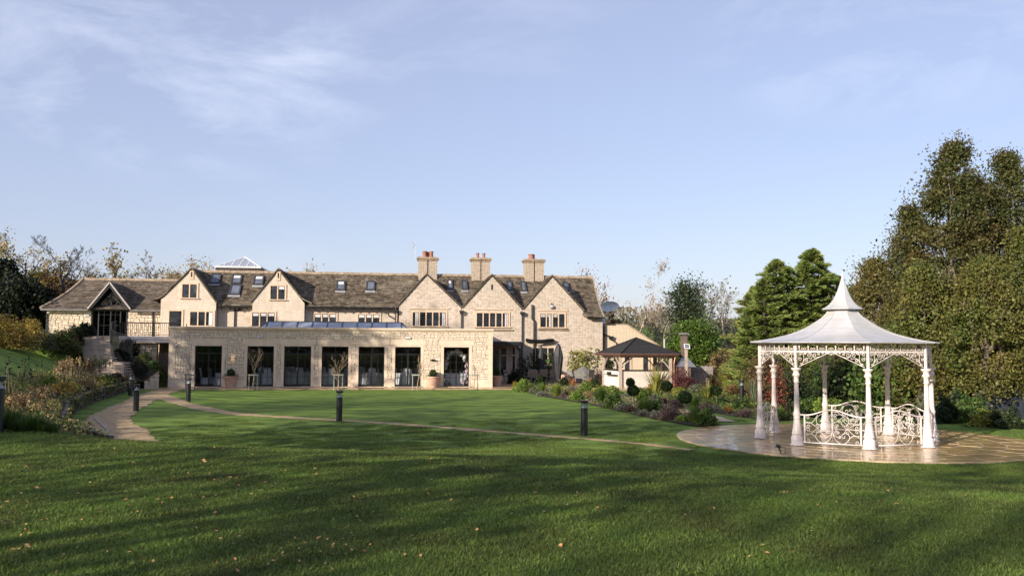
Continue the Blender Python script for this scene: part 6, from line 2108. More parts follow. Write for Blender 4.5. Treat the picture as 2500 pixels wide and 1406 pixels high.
MB().lathe([(.26, 0), (.33, .10), (.36, .28), (.355, .30), (.375, .32), (.375, .36), (.35, .38), (.33, .52), (.355, .54), (.355, .60), (.30, .60), (.0, .56)], n=22).build('pot', mat('pink_terracotta', (.58, .36, .28), var=.15, scale=5), t_)
# arched black trellis beside porch
ARC = hthing('arched_trellis', 'arched black metal trellis standing on the terrace beside the porch post', 'trellis')
a, zt_ = H(1264, 872, VG - 1.6); b = H(1283, 872, VG - 1.6)[0]
r_ = (b - a) / 2; cx_ = (a + b) / 2; zsp = zt_ - r_
MB().tube([(a, VG - 1.6, .03), (a, VG - 1.6, zsp)] + [(cx_ - r_ * math.cos(t_), VG - 1.6, zsp + r_ * math.sin(t_)) for t_ in np.linspace(.1, math.pi - .1, 14)] + [(b, VG - 1.6, zsp), (b, VG - 1.6, .03)], .022, 6).build('frame', black_m, ARC)
m_ = MB()
for k in range(-8, 14):
    for s in (-1, 1):
        z0 = .1 + k * .22
        pts = []
        for i in range(12):
            x = a + (b - a) * i / 11; z = z0 + (s * (x - cx_)) * 1.4
            lim = zsp + math.sqrt(max(0, r_ ** 2 - (x - cx_) ** 2))
            if .05 < z < lim: pts.append((x, VG - 1.6, z))
        if len(pts) > 1: m_.tube(pts, .011, 4)
m_.build('lattice', black_m, ARC)

# cars in the lower car park, mostly hidden
def car(x, y, rz, label, colr, s=1.0):
    z = tz(x, y)
    t_ = thing('parked_car', label, 'car', (x, y, z), rz, None)
    cm_ = mat('car_paint_' + colr[0], colr[1], rough=.25, coat=.6, var=.03)
    side = [(-2.1, .35), (-2.12, .62), (-2.0, .82), (-1.25, .93), (-.65, 1.38), (.75, 1.42), (1.55, 1.0), (2.05, .92), (2.12, .6), (2.1, .35)]
    m_ = MB(); n_ = len(side)
    vs = []
    for yy, sh in ((-.86, .0), (-.80, .08), (.80, .08), (.86, 0)):
        pass
    L_ = [(x_, -.86 if z_ < 1 else -.68, z_) for x_, z_ in side]; R_ = [(x_, .86 if z_ < 1 else .68, z_) for x_, z_ in side]
    m_.add(L_ + R_, [tuple(range(n_)), tuple(range(2 * n_ - 1, n_ - 1, -1))] + [(i, i + n_, (i + 1) % n_ + n_, (i + 1) % n_) for i in range(n_)])
    m_.build('body', cm_, t_)
    m_ = MB()
    for s_ in (-1, 1):
        m_.add([(-1.05, s_ * .835, .96), (1.35, s_ * .835, .99), (.70, s_ * .70, 1.36), (-.60, s_ * .70, 1.32)], [(0, 1, 2, 3)])
        m_.add([(-1.22, -.7, .965), (-1.22, .7, .965), (-.70, .60, 1.365), (-.70, -.60, 1.365)], [(0, 1, 2, 3)])
    m_.build('window', dark_glass, t_)
    for wx in (-1.32, 1.32):
        for s_ in (-1, 1):
            w_o = MB().tube([(wx, s_ * .70, .33), (wx, s_ * .88, .33)], .33, 18).build('wheel', mat('tyre', (.015, .015, .015)), t_)
            MB().tube([(wx, s_ * .881, .33), (wx, s_ * .89, .33)], .2, 12).build('rim', chrome, w_o)
    for s_ in (-1, 1):
        MB().box(-2.14, -2.08, s_ * .62 - .16, s_ * .62 + .16, .62, .76).build('headlight', grey_pl, t_)
p = atdepth(2068, 940, 41); car(p.x, 41, math.radians(75), 'dark car parked under the trees behind the gazebo with a glinting headlight', ('black', (.01, .01, .012)))
p = atdepth(2130, 970, 37); car(p.x, 37, math.radians(8), 'dark blue car parked behind the gazebo, only its roof and windows showing', ('navy', (.012, .02, .05)))
p = atdepth(2480, 1000, 33)
pn = thing('dark_fence_panel', 'dark blue grey solid fence panel in shade at the right edge behind the shrubs', 'fence', (p.x + .3, 33.5, tz(p.x, 33.5)), -.1)
for k in range(12): MB().box(-1.5 + k * .25 + .004, -1.5 + (k + 1) * .25 - .004, -.02 - (.008 if k % 2 else 0), .02, 0, 1.55).build('board', mat('navy_grey_board', (.022, .028, .045), rough=.6), pn)
# ------------------------------------------------------------------ foliage materials
LM = {
 'fresh': leafmat('fresh_green_leaf', (.16, .24, .04)),
 'mid': leafmat('mid_green_leaf', (.085, .14, .03)),
 'dark': leafmat('dark_green_leaf', (.030, .055, .014)),
 'grey': leafmat('lavender_grey_leaf', (.20, .20, .16), isl=.3),
 'purple': leafmat('faded_purple_leaf', (.13, .085, .08), isl=.4),
 'red': leafmat('burgundy_leaf', (.12, .03, .03), isl=.4),
 'tan': leafmat('tan_dry_leaf', (.36, .25, .12), isl=.35),
 'gold': leafmat('gold_leaf', (.36, .26, .055), isl=.35),
 'orange': leafmat('orange_leaf', (.42, .18, .04), isl=.35),
 'yg': leafmat('yellow_green_leaf', (.26, .27, .05), isl=.35),
 'brown': leafmat('brown_beech_leaf', (.17, .105, .05), isl=.45),
 'coral': leafmat('coral_red_leaf', (.26, .08, .05), isl=.4),
 'olive': leafmat('olive_autumn_leaf', (.180, .150, .040), isl=.5, col2=(.085, .125, .028), var=.3, scale=.5),
 'olived': leafmat('dark_olive_leaf', (.130, .098, .032), isl=.5, col2=(.056, .082, .022), var=.3, scale=.5),
 'rust': leafmat('rusty_olive_leaf', (.165, .125, .042), isl=.45, col2=(.12, .125, .034), scale=.6),
 'conif': leafmat('conifer_green', (.25, .30, .07), isl=.35, col2=(.15, .21, .05), scale=.8),
 'conify': leafmat('conifer_yellow_green', (.260, .270, .075), isl=.35, col2=(.16, .19, .055), scale=.8),
 'laurel': leafmat('laurel_bright', (.10, .17, .025), isl=.5),
 'holly': leafmat('holly_grey_green', (.050, .075, .028), isl=.5),
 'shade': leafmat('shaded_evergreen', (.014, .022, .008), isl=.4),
 'graysh': leafmat('willow_grey_leaf', (.17, .19, .11), isl=.3),
}
def blob_pts(n, w, d, h, bump=.18, shell=.45, seed=0):
    dr = unit(RG.normal(size=(n, 3))); dr[:, 2] = np.abs(dr[:, 2])
    ph = seed * 1.7
    k = 1 + bump * (np.sin(dr[:, 0] * 5 + ph) * np.cos(dr[:, 1] * 6 + ph) + .6 * np.sin(dr[:, 2] * 9 + dr[:, 0] * 7 + ph * 2))
    r = (1 - shell * RG.random(n) ** 1.3) * k
    c = dr * r[:, None] * np.array([w / 2, d / 2, h * .95])
    return c
def mound(name, loc, w, h, m, label, cat='shrub', n=None, size=.05, m2=None, bump=.18, aspect=1.4, group=None):
    n = n or int(min(3200, 700 + 2600 * w * h))
    t_ = thing(name, label, cat, loc, 0, group)
    npmesh('foliage', leafquads(blob_pts(n, w, w * .9, h, bump, seed=loc[0] * 3), size, up_bias=.3, aspect=aspect), 4, m, t_)
    if m2: npmesh('flowers', leafquads(blob_pts(n // 5, w * 1.05, w, h * 1.08, bump, .1, seed=loc[0] * 3), size * .9), 4, m2, t_)
    A = np.zeros((9, 3)); B = RG.normal(size=(9, 3)) * np.array([w * .22, w * .22, 0]) + np.array([0, 0, h * .6])
    V_, F_ = segtubes(A, B, np.full(9, .012), np.full(9, .006), 3); npmesh('stems', V_, 4, bark_d, t_, F=F_)
    return t_
def blades(n, w, h, width=.02, lean=.5, curve=.5, seg=4, upright=.0, base=.15):
    """arching strap leaves as tapered strips -> V,F"""
    az = RG.random(n) * 2 * math.pi
    ln = h * (0.7 + .5 * RG.random(n))
    le = lean * (upright + (1 - upright) * RG.random(n)) * 1.2
    out = np.stack([np.cos(az), np.sin(az), np.zeros(n)], 1)
    side = np.stack([-np.sin(az), np.cos(az), np.zeros(n)], 1)
    b0 = out * (RG.random((n, 1)) * w * base)
    V_ = np.zeros((n, (seg + 1) * 2, 3))
    for i in range(seg + 1):
        t_ = i / seg
        ang = le * (.35 + curve * t_)
        hor = ln * t_ * np.sin(ang); ver = ln * t_ * np.cos(np.minimum(ang, 1.9))
        c = b0 + out * hor[:, None] + np.array([0, 0, 1]) * ver[:, None]
        ww = width * .5 * (1 - t_ ** 2 * .92)
        V_[:, 2 * i] = c - side * ww; V_[:, 2 * i + 1] = c + side * ww
    F_ = np.array([[2 * i, 2 * i + 1, 2 * i + 3, 2 * i + 2] for i in range(seg)])
    F_ = (F_[None] + (np.arange(n) * (seg + 1) * 2)[:, None, None]).reshape(-1, 4)
    return V_.reshape(-1, 3), F_
def tuft(name, loc, w, h, m, label, cat='plant', n=260, width=.016, lean=.8, curve=.6, m2=None, group=None, upright=.0):
    t_ = thing(name, label, cat, loc, 0, group)
    V_, F_ = blades(n, w, h, width, lean, curve, upright=upright); npmesh('blades', V_, 4, m, t_, F=F_)
    if m2:
        V_, F_ = blades(n // 3, w, h * 1.12, width * .8, lean, curve); npmesh('pale_blades', V_, 4, m2, t_, F=F_)
    return t_
def stalks(name, loc, w, h, m, head, label, n=60, hs=.05, cat='plant', group=None):
    t_ = thing(name, label, cat, loc, 0, group)
    b = RG.normal(size=(n, 3)) * np.array([w * .25, w * .25, 0]); b[:, 2] = -.05
    tp = b + RG.normal(size=(n, 3)) * np.array([.10, .10, .0]) * h + np.array([0, 0, h]) * (0.65 + .4 * RG.random((n, 1)))
    V_, F_ = segtubes(b, tp, np.full(n, .008), np.full(n, .005), 3); npmesh('stems', V_, 4, twig_t if m is None else m, t_, F=F_)
    if head:
        c = np.repeat(tp, 12, axis=0) + RG.normal(size=(n * 12, 3)) * np.array([.035, .035, .09 * h])
        tag(npmesh('seed_heads', leafquads(c, hs), 4, head, t_), kind='stuff')
    return t_
def topiary(px, pyb, balls, label):
    p = ground(px, pyb)
    t_ = thing('topiary_tree', label, 'topiary', p, 0, 'clipped lollipop trees along the garden path')
    top = 0
    for (bx, by, w, hh) in balls:
        c = atdepth(bx, by, p.y) - p
        r = w / 2 / 2150 * p.y; top = max(top, c.z)
        npmesh('foliage_ball', ball_leaves(r, int(1500 + 3000 * r), .038, hh / w) + np.array([c.x, 0, c.z]), 4, LM['dark'], t_)
    MB().tube([(0, 0, -.05), (.01, .01, top * .5), (balls[0][0] * 0 + (atdepth(balls[-1][0], balls[-1][1], p.y) - p).x, 0, top)], .018, 6).build('stem', bark_g, t_)
def gpl(px, py): return ground(px, py)
def sz(px_w, p): return px_w / 2150 * p.y
# front row along the lawn edge, from the terrace corner down to the paved circle
def M_(px, py, w, h, m, label, **k):
    p = gpl(px, py); p.y += sz(w, p) * .3
    return mound(k.pop('name', 'leafy_shrub'), p, sz(w, p) * 1.12, sz(h, p) * 1.08, LM[m], label, **k)
def T_(px, py, w, h, m, label, **k):
    p = gpl(px, py)
    return tuft(k.pop('name', 'grassy_plant'), p, sz(w, p), sz(h, p) * 1.1, LM[m], label, **k)
T_(1256, 948, 14, 16, 'gold', 'small gold grass tuft at the very start of the border beside the terrace', n=120)
M_(1281, 957, 50, 29, 'fresh', 'wide bright green shrub first in the border at the terrace corner')
M_(1300, 959, 17, 12, 'grey', 'small grey lavender just right of the first bright green shrub', name='lavender_plant', size=.03)
T_(1323, 959, 26, 22, 'fresh', 'upright fresh green tuft second along the lawn edge', n=300)
M_(1322, 967, 27, 12, 'grey', 'low grey lavender in front of the second green tuft', name='lavender_plant', size=.03)
T_(1359, 969, 40, 28, 'fresh', 'broad sunlit grassy clump third along the lawn edge', n=420, m2=LM['yg'])
M_(1376, 972, 16, 13, 'purple', 'tiny purplish lavender right of the broad sunlit clump', name='lavender_plant', size=.03)
M_(1385, 968, 16, 16, 'tan', 'small tan seedy plant between two green clumps of the front row', size=.03)
M_(1411, 979, 35, 24, 'fresh', 'rounded bright green shrub at the lawn edge left of the bollard light')
M_(1436, 978, 24, 22, 'tan', 'feathery tan plant just behind the bollard light', size=.03)
T_(1466, 986, 38, 38, 'mid', 'dark grassy clump directly right of the bollard light top', n=520)
M_(1498, 997, 42, 34, 'mid', 'dense round green shrub in the front row right of the dark grassy clump')
M_(1523, 1003, 34, 18, 'grey', 'spreading grey lavender beneath the two ball topiary', name='lavender_plant', size=.03)
M_(1541, 1007, 24, 14, 'red', 'low dark red plant with white flecks in the front row', size=.03, m2=LM['graysh'])
T_(1574, 1013, 40, 38, 'mid', 'tall strappy green clump in the middle of the front row', n=420, width=.022)
M_(1572, 1016, 30, 15, 'grey', 'low grey lavender tucked under the tall strappy clump', name='lavender_plant', size=.03)
M_(1603, 1012, 36, 34, 'mid', 'grey green rounded shrub right of the tall strappy clump')
M_(1606, 1020, 34, 18, 'grey', 'wide grey lavender right at the shaded lawn edge', name='lavender_plant', size=.03)
M_(1637, 1027, 52, 40, 'purple', 'large purple brown lavender mass near the lollipop topiary', name='lavender_plant', size=.035)
M_(1671, 1031, 34, 16, 'fresh', 'light green low spreading plant at the foot of the nearest lollipop topiary')
T_(1699, 1036, 40, 42, 'mid', 'dark upright grassy clump left of the last round shrub', n=520)
M_(1729, 1041, 50, 42, 'mid', 'last round green shrub at the corner of the paved circle', size=.045)
# second row and beyond the path
M_(1397, 955, 26, 13, 'grey', 'small grey lavender at the back near the barrel pot', name='lavender_plant', size=.03)
M_(1431, 960, 34, 26, 'fresh', 'fresh green mound behind the front row under the covered table')
M_(1470, 966, 40, 24, 'yg', 'yellow green leafy mound in front of the left pavilion post')
M_(1498, 972, 52, 28, 'fresh', 'broad light green mound in front of the cream bar')
M_(1450, 972, 26, 16, 'brown', 'brownish low plant between green mounds in the middle of the border', size=.035)
M_(1455, 948, 24, 24, 'dark', 'small dark evergreen ball before the covered table', name='box_ball')
M_(1377, 943, 22, 22, 'dark', 'small dark evergreen ball before the barrel pot', name='box_ball')
M_(1319, 944, 24, 26, 'dark', 'small dark evergreen ball in front of the woven chairs', name='box_ball')
M_(1271, 942, 22, 24, 'dark', 'small dark evergreen ball near the arched trellis', name='box_ball')
T_(1399, 946, 18, 20, 'orange', 'small orange grass tuft between the barrel pot and the covered table', n=120)
M_(1398, 930, 18, 18, 'dark', 'clipped evergreen head on a short stem left of the covered table', name='box_ball')
M_(1463, 938, 28, 34, 'purple', 'wispy purplish seed head plant at the left pavilion post', size=.035)
M_(1440, 944, 26, 20, 'tan', 'pale straw coloured plant right of the covered table', size=.03)
M_(1527, 974, 22, 13, 'grey', 'small lavender on the far side of the path near the two ball topiary', name='lavender_plant', size=.03)
M_(1575, 986, 40, 38, 'fresh', 'tall fresh green shrub beyond the path in front of the striped flax')
M_(1600, 987, 36, 24, 'grey', 'silvery lavender mound beyond the path', name='lavender_plant', size=.035)
M_(1622, 984, 28, 12, 'red', 'low dark red plant near the second lollipop stem', size=.03)
T_(1605, 962, 76, 58, 'yg', 'large striped yellow flax spraying in front of the bar', name='striped_flax', n=110, width=.06, lean=.95, curve=.35, m2=LM['tan'])
M_(1600, 955, 34, 20, 'orange', 'orange leaved low shrub under the striped flax', size=.04)
M_(1622, 960, 30, 30, 'mid', 'dark green shrub right of the orange shrub')
M_(1672, 953, 60, 50, 'red', 'burgundy leaved acer bush in front of the grey fence', name='acer_bush', size=.05, bump=.3)
M_(1657, 968, 30, 22, 'yg', 'yellow green shrub below the burgundy acer', size=.04)
M_(1700, 965, 34, 26, 'graysh', 'grey green shrub between the burgundy acer and the far flax', size=.045)
M_(1652, 999, 38, 24, 'purple', 'dark purple lavender beyond the path left of the nearest lollipop', name='lavender_plant', size=.035)
T_(1694, 1001, 46, 32, 'mid', 'wide strappy green clump behind the nearest lollipop topiary', n=380, width=.022)
T_(1728, 976, 48, 38, 'yg', 'pale striped flax left of the farthest lollipop', name='striped_flax', n=90, width=.05, lean=.95, curve=.3)
M_(1722, 1005, 28, 19, 'purple', 'small dusky lavender beyond the path under the green clumps', name='lavender_plant', size=.03)
M_(1748, 1008, 34, 17, 'grey', 'grey lavender by the path opposite the last round shrub', name='lavender_plant', size=.03)
M_(1758, 987, 38, 17, 'mid', 'low leafy green plants around the farthest lollipop stem')
T_(1779, 1009, 30, 18, 'orange', 'small orange flax tuft on the far side of the path', n=60, width=.035, lean=1.0)
M_(1818, 1005, 38, 30, 'mid', 'dark green shrub left of the gazebo behind the path')
M_(1826, 1018, 52, 19, 'purple', 'low dusky lavender row at the back rim of the paved circle', name='lavender_plant', size=.03)
T_(1842, 982, 56, 46, 'graysh', 'grey green flax beside the gazebo and the distant bollard light', name='striped_flax', n=100, width=.05, lean=.8, curve=.3)
T_(1775, 953, 60, 48, 'yg', 'yellow green fountain grass right of the grey fence', n=500, width=.02)
M_(1800, 965, 46, 26, 'brown', 'brown autumn shrub behind the distant bollard light', size=.05)
M_(1745, 945, 34, 30, 'brown', 'rusty low shrub at the foot of the grey fence right end', size=.05)
M_(1870, 1022, 40, 20, 'mid', 'low green edging plants directly behind the left gazebo columns', size=.05)
M_(1905, 1026, 44, 26, 'mid', 'dark green edging shrub behind the second gazebo column', size=.05)
M_(1945, 1020, 50, 22, 'dark', 'low dark edging shrub seen through the gazebo', size=.05)
M_(1920, 975, 50, 40, 'tan', 'tan reddish grasses seen between the left gazebo columns', size=.05)
for i, (px, py, w, h, m, lab) in enumerate([(1990, 970, 70, 56, 'tan', 'pale pinkish miscanthus plumes left of the rear gazebo column'), (2035, 968, 50, 46, 'tan', 'pale straw grass right of the rear gazebo column'), (1905, 965, 40, 50, 'gold', 'amber grass clump behind the left gazebo columns')]):
    p = gpl(px, py); stalks('tall_grass', p, sz(w, p), sz(h, p), LM[m], LM[m], lab, n=90)
for i, (px, py, w, h, m, lab) in enumerate([(1975, 1000, 60, 26, 'mid', 'green perennial patch seen through the left part of the gazebo'), (2030, 1005, 70, 30, 'fresh', 'light green leafy patch seen through the middle of the gazebo'), (2070, 985, 60, 34, 'mid', 'leafy green bush in front of the dark parked cars'), (1950, 985, 44, 22, 'yg', 'yellow green patch beyond the lawn strip behind the gazebo')]):
    M_(px, py, w, h, m, lab, size=.06)
topiary(1548, 998, [(1546, 953, 30, 27), (1539, 933, 21, 21)], 'topiary with two stacked dark balls on one stem in front of the ribbed bar')
topiary(1629, 985, [(1628, 942, 28, 25)], 'lollipop topiary in front of the orange shrub and flax')
topiary(1672, 1013, [(1672, 969, 34, 31)], 'nearest and largest lollipop topiary by the garden path')
topiary(1749, 991, [(1748, 952, 28, 24)], 'farthest lollipop topiary left of the distant bollard light')
bs = MB(); bpts = [(1262, 952), (1330, 969), (1420, 984), (1500, 1001), (1600, 1024), (1700, 1042), (1745, 1043), (1735, 1025), (1660, 1002), (1590, 984), (1520, 970), (1460, 958), (1395, 946), (1330, 938), (1270, 938)]
bs.add([(lambda p: (p.x, p.y, .035))(ground(*q)) for q in bpts], [tuple(range(len(bpts)))])
tag(bs.build('border_soil', bedm), kind='structure')
bs = MB(); bpts = [(1560, 966), (1640, 985), (1760, 1012), (1850, 1024), (1900, 1028), (1960, 1025), (1870, 985), (1760, 958), (1690, 948), (1600, 950)]
bs.add([(lambda p: (p.x, p.y, .008))(ground(*q)) for q in bpts], [tuple(range(len(bpts)))])
tag(bs.build('border_soil', bedm), kind='structure')
# low creeping cover between the border plants
def cover(poly, n, m, label, seed):
    P_ = [ground(*q) for q in poly]; rg = np.random.default_rng(seed)
    X0, X1 = min(p.x for p in P_), max(p.x for p in P_); Y0, Y1 = min(p.y for p in P_), max(p.y for p in P_)
    x = rg.uniform(X0, X1, n * 4); y = rg.uniform(Y0, Y1, n * 4); ins = np.zeros(len(x), bool)
    for i in range(len(P_)):
        a, b = P_[i], P_[i - 1]
        c = ((a.y > y) != (b.y > y)) & (x < (b.x - a.x) * (y - a.y) / (b.y - a.y + 1e-9) + a.x)
        ins ^= c
    keep = ins & (np.sin(x * 2.1 + seed) * np.cos(y * 1.7) > -.35)
    x, y = x[keep][:n], y[keep][:n]
    z = .04 + rg.random(len(x)) ** 2 * (.16 + .10 * np.sin(x * 3.1) * np.cos(y * 2.3))
    tag(npmesh('ground_cover', leafquads(np.stack([x, y, z], 1), .05, up_bias=.8), 4, LM[m], None), kind='stuff')
PB1 = [(1262, 951), (1330, 966), (1420, 982), (1500, 999), (1600, 1021), (1700, 1040), (1740, 1040), (1730, 1026), (1655, 1004), (1585, 987), (1515, 973), (1455, 961), (1390, 948), (1330, 941), (1270, 940)]
PB2 = [(1565, 967), (1640, 984), (1760, 1010), (1850, 1022), (1900, 1027), (1955, 1024), (1870, 986), (1760, 960), (1690, 950), (1600, 952)]
for i, (pl, m) in enumerate(((PB1, 'fresh'), (PB1, 'tan'), (PB1, 'grey'), (PB2, 'mid'), (PB2, 'fresh'), (PB2, 'brown'))):
    cover(pl, 5200 if m in ('fresh', 'mid') else 2600, m, '', 3 + i)
# climbers trained on the house wall
def climber(px0, px1, py0, py1, v, n, label, size=.10, m='yg'):
    t_ = thing('wall_climber', label, 'climbing plant', (O.x, O.y, 0), TH)
    a, z1 = H(px0, py0, v); b, z0 = H(px1, py1, v)
    segs = []
    cl = []
    k = max(3, int((b - a) / .45))
    for i in range(k):
        x = a + (b - a) * (i + .5) / k; z = .05
        p = Vector((x, v - .08, z))
        top = z1 - RG.random() * (z1 - z0) * .35
        while p.z < top:
            q = p + Vector((RG.normal() * .12, RG.normal() * .02, .22)); segs.append((tuple(p), tuple(q))); p = q
            if p.z > z0: cl.append(tuple(p))
    A = np.array([s[0] for s in segs]); B = np.array([s[1] for s in segs])
    V_, F_ = segtubes(A, B, np.full(len(A), .014), np.full(len(A), .012), 3); npmesh('stems', V_, 4, bark_g, t_, F=F_)
    cl = np.array(cl); c = cl[RG.integers(0, len(cl), n)] + RG.normal(size=(n, 3)) * np.array([.17, .05, .14])
    npmesh('leaves', leafquads(c, size), 4, LM[m], t_)
climber(1375, 1462, 860, 915, VG, 900, 'sparse yellow green climber trained on the rightmost gable wall between parasol and pavilion')
climber(1283, 1350, 862, 925, VG, 900, 'dark leafy climber around the ground floor window behind the slim parasol', m='mid')
climber(1472, 1500, 868, 925, VA, 350, 'dark climber on the annexe wall seen inside the left side of the pavilion', m='dark', size=.12)
climber(1285, 1330, 890, 930, VG - .8, 500, 'low dark shrubs against the house behind the woven chairs', m='dark')
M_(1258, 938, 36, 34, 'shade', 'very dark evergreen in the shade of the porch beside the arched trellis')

# ------------------------------------------------------------------ left bank planting
def onbank(px, py):
    d = ray(px, py); lo = None
    for i in range(4000):
        y = 16 + i * .012
        p = EYEP + d * (y / d.y)
        if tz(p.x, p.y) >= p.z: return Vector((p.x, p.y, tz(p.x, p.y)))
    return EYEP + d * (48 / d.y)
def B_(px, py, w, h, m, label, y=None, **k):
    p = onbank(px, py) if y is None else atdepth(px, py, y)
    p.z = tz(p.x, p.y) - .03
    if h < 0: hz = -h
    else: hz = sz(h, p)
    return mound(k.pop('name', 'leafy_shrub'), p, sz(w, p), hz, LM[m], label, **k)
B_(20, 850, 120, 78, 'gold', 'large golden yellow dogwood mass at the left edge of the bank', size=.09, bump=.3)
B_(75, 855, 90, 62, 'gold', 'golden yellow shrub right of the largest golden mass on the bank', size=.08, bump=.3)
B_(112, 868, 80, 54, 'graysh', 'soft grey green grassy mound on the bank below the golden shrubs', size=.05)
B_(150, 850, 70, 46, 'yg', 'yellow green shrub in front of the golden stone wing wall', size=.07)
B_(165, 872, 60, 56, 'mid', 'dark green and bronze shrub left of the stone steps', size=.07, m2=LM['brown'])
B_(205, 895, 50, 34, 'shade', 'dark low shrub at the left foot of the stone steps', size=.07)
B_(183, 840, 46, 34, 'dark', 'dark evergreen at the top left of the stone steps', size=.06)
p = onbank(188, 838); make_tree('conical_conifer', 'narrow dark upright conifer in front of the golden stone wall', 'tree', p, sz(44, p), .03, 5, bark_d, LM['dark'], 900, .06, .10, levels=2, width=.4)
p = onbank(112, 905); 
for i, (px, py, w, h, m, lab) in enumerate([(175, 935, 50, 56, 'tan', 'tall dry brown stems in the border left of the lower steps'), (150, 930, 30, 44, 'tan', 'thin dry grass stems at the left end of the dry stem clump'), (100, 990, 60, 44, 'tan', 'tangle of pale fallen stalks above the near end of the dry stone wall'),
                                            (45, 1020, 70, 56, 'tan', 'pale broken stalks near the left bollard light'), (240, 935, 46, 60, 'mid', 'leafy grey stalks in front of the lower stone steps'), (75, 985, 50, 110, 'shade', 'dark whorled seed heads on tall stalks against the grassy bank'), (20, 985, 40, 110, 'shade', 'dark whorled seed heads on tall stalks at the far left'), (215, 930, 36, 50, 'brown', 'brown seed head stalks before the lower steps')]):
    p = onbank(px, py); stalks('dead_stalks', p, sz(w, p), sz(h, p), None, LM[m], lab, n=45 if m != 'shade' else 7, hs=.05)
for (px, py, w, h, m, lab) in [(150, 968, 66, 34, 'gold', 'amber leaved perennial clump above the dry stone wall'), (205, 955, 60, 30, 'tan', 'sunlit tan and yellow perennial clump above the middle of the dry stone wall'), (245, 958, 40, 24, 'yg', 'pale yellow green plants near the far end of the dry stone wall'),
                               (125, 985, 46, 26, 'graysh', 'grey green low plant above the near part of the dry stone wall'), (175, 962, 30, 14, 'red', 'small dark red sedum on top of the border'), (116, 950, 32, 30, 'fresh', 'bright green young plant on the bank'),
                               (285, 948, 44, 24, 'brown', 'brownish plants at the far end of the wall by the lower railing'), (260, 945, 40, 26, 'mid', 'green plants in front of the lower steps'), (95, 1010, 46, 30, 'tan', 'dry leafed plants with pale leaves over the near end of the wall'),
                               (130, 1005, 40, 24, 'brown', 'brown drooping plants over the wall end')]:
    B_(px, py, w, h, m, lab, size=.06, bump=.3)
for (px, py, w, h, lab) in [(20, 1050, 90, 46, 'lush long green grass clump at the bottom of the left bank beside the bollard light'), (75, 1058, 90, 40, 'lush long green grass clump right of the first one on the left bank'), (115, 1062, 70, 26, 'short green grass clump at the near end of the dry stone wall')]:
    p = onbank(px, py); tuft('long_grass', p, sz(w, p) * 2.4, sz(h, p), LM['mid'], lab, n=900, width=.02)
for (px, v, py, m, lab) in [(352, .6, 905, 'yg', 'yellow green rose bush with white flowers on the slope beside the balcony'), (375, 0.2, 925, 'mid', 'dark green rose bush lower on the slope beside the extension'), (310, .6, 875, 'shade', 'dark green shrub inside the curve of the balustrade'), (335, -.6, 925, 'shade', 'dark shrub behind the lower railing')]:
    uu, zz = H(px, py, v)
    t_ = mound('rose_bush' if 'rose' in lab else 'leafy_shrub', Wd(uu, v, max(0, zz - .1)), 1.35, 1.15, LM[m], lab, size=.08, m2=LM['graysh'] if 'white' in lab else None)

# tangled low growth over the border behind the dry-stone wall
for i, (m, n_, hh_) in enumerate((('tan', 4600, .34), ('mid', 8200, .32), ('brown', 2600, .38), ('yg', 4600, .32), ('dark', 4600, .28))):
    rg = np.random.default_rng(60 + i)
    y = rg.uniform(19.5, 48, n_ * 2); d_ = .1 + 2.6 * rg.random(n_ * 2) ** 1.2
    keep = np.sin(y * .9 + i * 1.3) + np.cos(d_ * 2 + i) > -.5
    y, d_ = y[keep][:n_], d_[keep][:n_]
    x = np.interp(y, WY, WX) - d_
    z = np.maximum(terrain(x, y), .5) + rg.random(len(x)) ** 1.6 * hh_ - .06 * (d_ < .35)
    ov = rg.random(len(x)) < .16 * (.5 + np.sin(y * 2.3 + i))
    x = np.where(ov, np.interp(y, WY, WX) + .10 + .12 * rg.random(len(x)), x); z = np.where(ov, .56 - .38 * rg.random(len(x)) ** 1.5, z)
    tag(npmesh('border_undergrowth', leafquads(np.stack([x, y, z], 1), .05), 4, LM[m], None), kind='stuff')
# ------------------------------------------------------------------ background trees, left of the house
def BT(name, px, ptop, y, wpx, label, bark, seed, leaf=None, nleaf=0, lsize=.14, lspread=.3, base=None, **k):
    p = atdepth(px, 836, y); z0 = tz(p.x, p.y) if base is None else base
    zt_ = atdepth(px, ptop, y).z
    p.z = z0
    return make_tree(name, label, 'tree', p, zt_ - z0, k.pop('tr', .20), seed, bark, LM[leaf] if leaf else None, nleaf, lsize, lspread, width=wpx * (1.6 if px > 1500 else 1.25) / 2150 * y, **k)
KW = dict(levels=5, branch=(4, 5), spread=.6, start=.22, wob=.13, fine=2.0)
BT('autumn_tree', 55, 566, 66, 150, 'tall sparse tree with golden leaves at the far left behind the wing', bark_d, 11, 'gold', 2800, .11, .35, **KW)
BT('bare_tree', 172, 574, 64, 150, 'bare spreading tree behind the left end of the wing roof', bark_d, 12, tr=.2, **KW)
BT('bare_tree', 230, 612, 70, 90, 'smaller bare tree between the bare spreading tree and a yellow one', bark_g, 13, 'gold', 60, **KW)
BT('autumn_tree', 288, 600, 66, 84, 'thin yellow leaved tree above the wing roof between two bare trees', bark_g, 14, 'gold', 1100, .11, .3, **KW)
BT('bare_tree', 345, 612, 66, 100, 'bare tree above the right half of the wing roof', bark_g, 15, 'gold', 40, **KW)
BT('autumn_tree', 440, 628, 74, 100, 'golden tree top rising just left of the first gable', twig_t, 16, 'gold', 1300, .11, .35, **KW)
BT('autumn_tree', 505, 640, 80, 60, 'faint golden tree top between the first gable and the glass pyramid', twig_t, 17, 'gold', 900, .11, .35, **KW)
BT('autumn_tree', 765, 644, 80, 66, 'small yellow tree top above the ridge right of the second gable', twig_t, 18, 'gold', 900, .11, .3, **KW)
BT('autumn_tree', 706, 656, 84, 50, 'tiny tree top above the ridge directly right of the second gable', twig_t, 19, 'tan', 120, .16, .3, **KW)
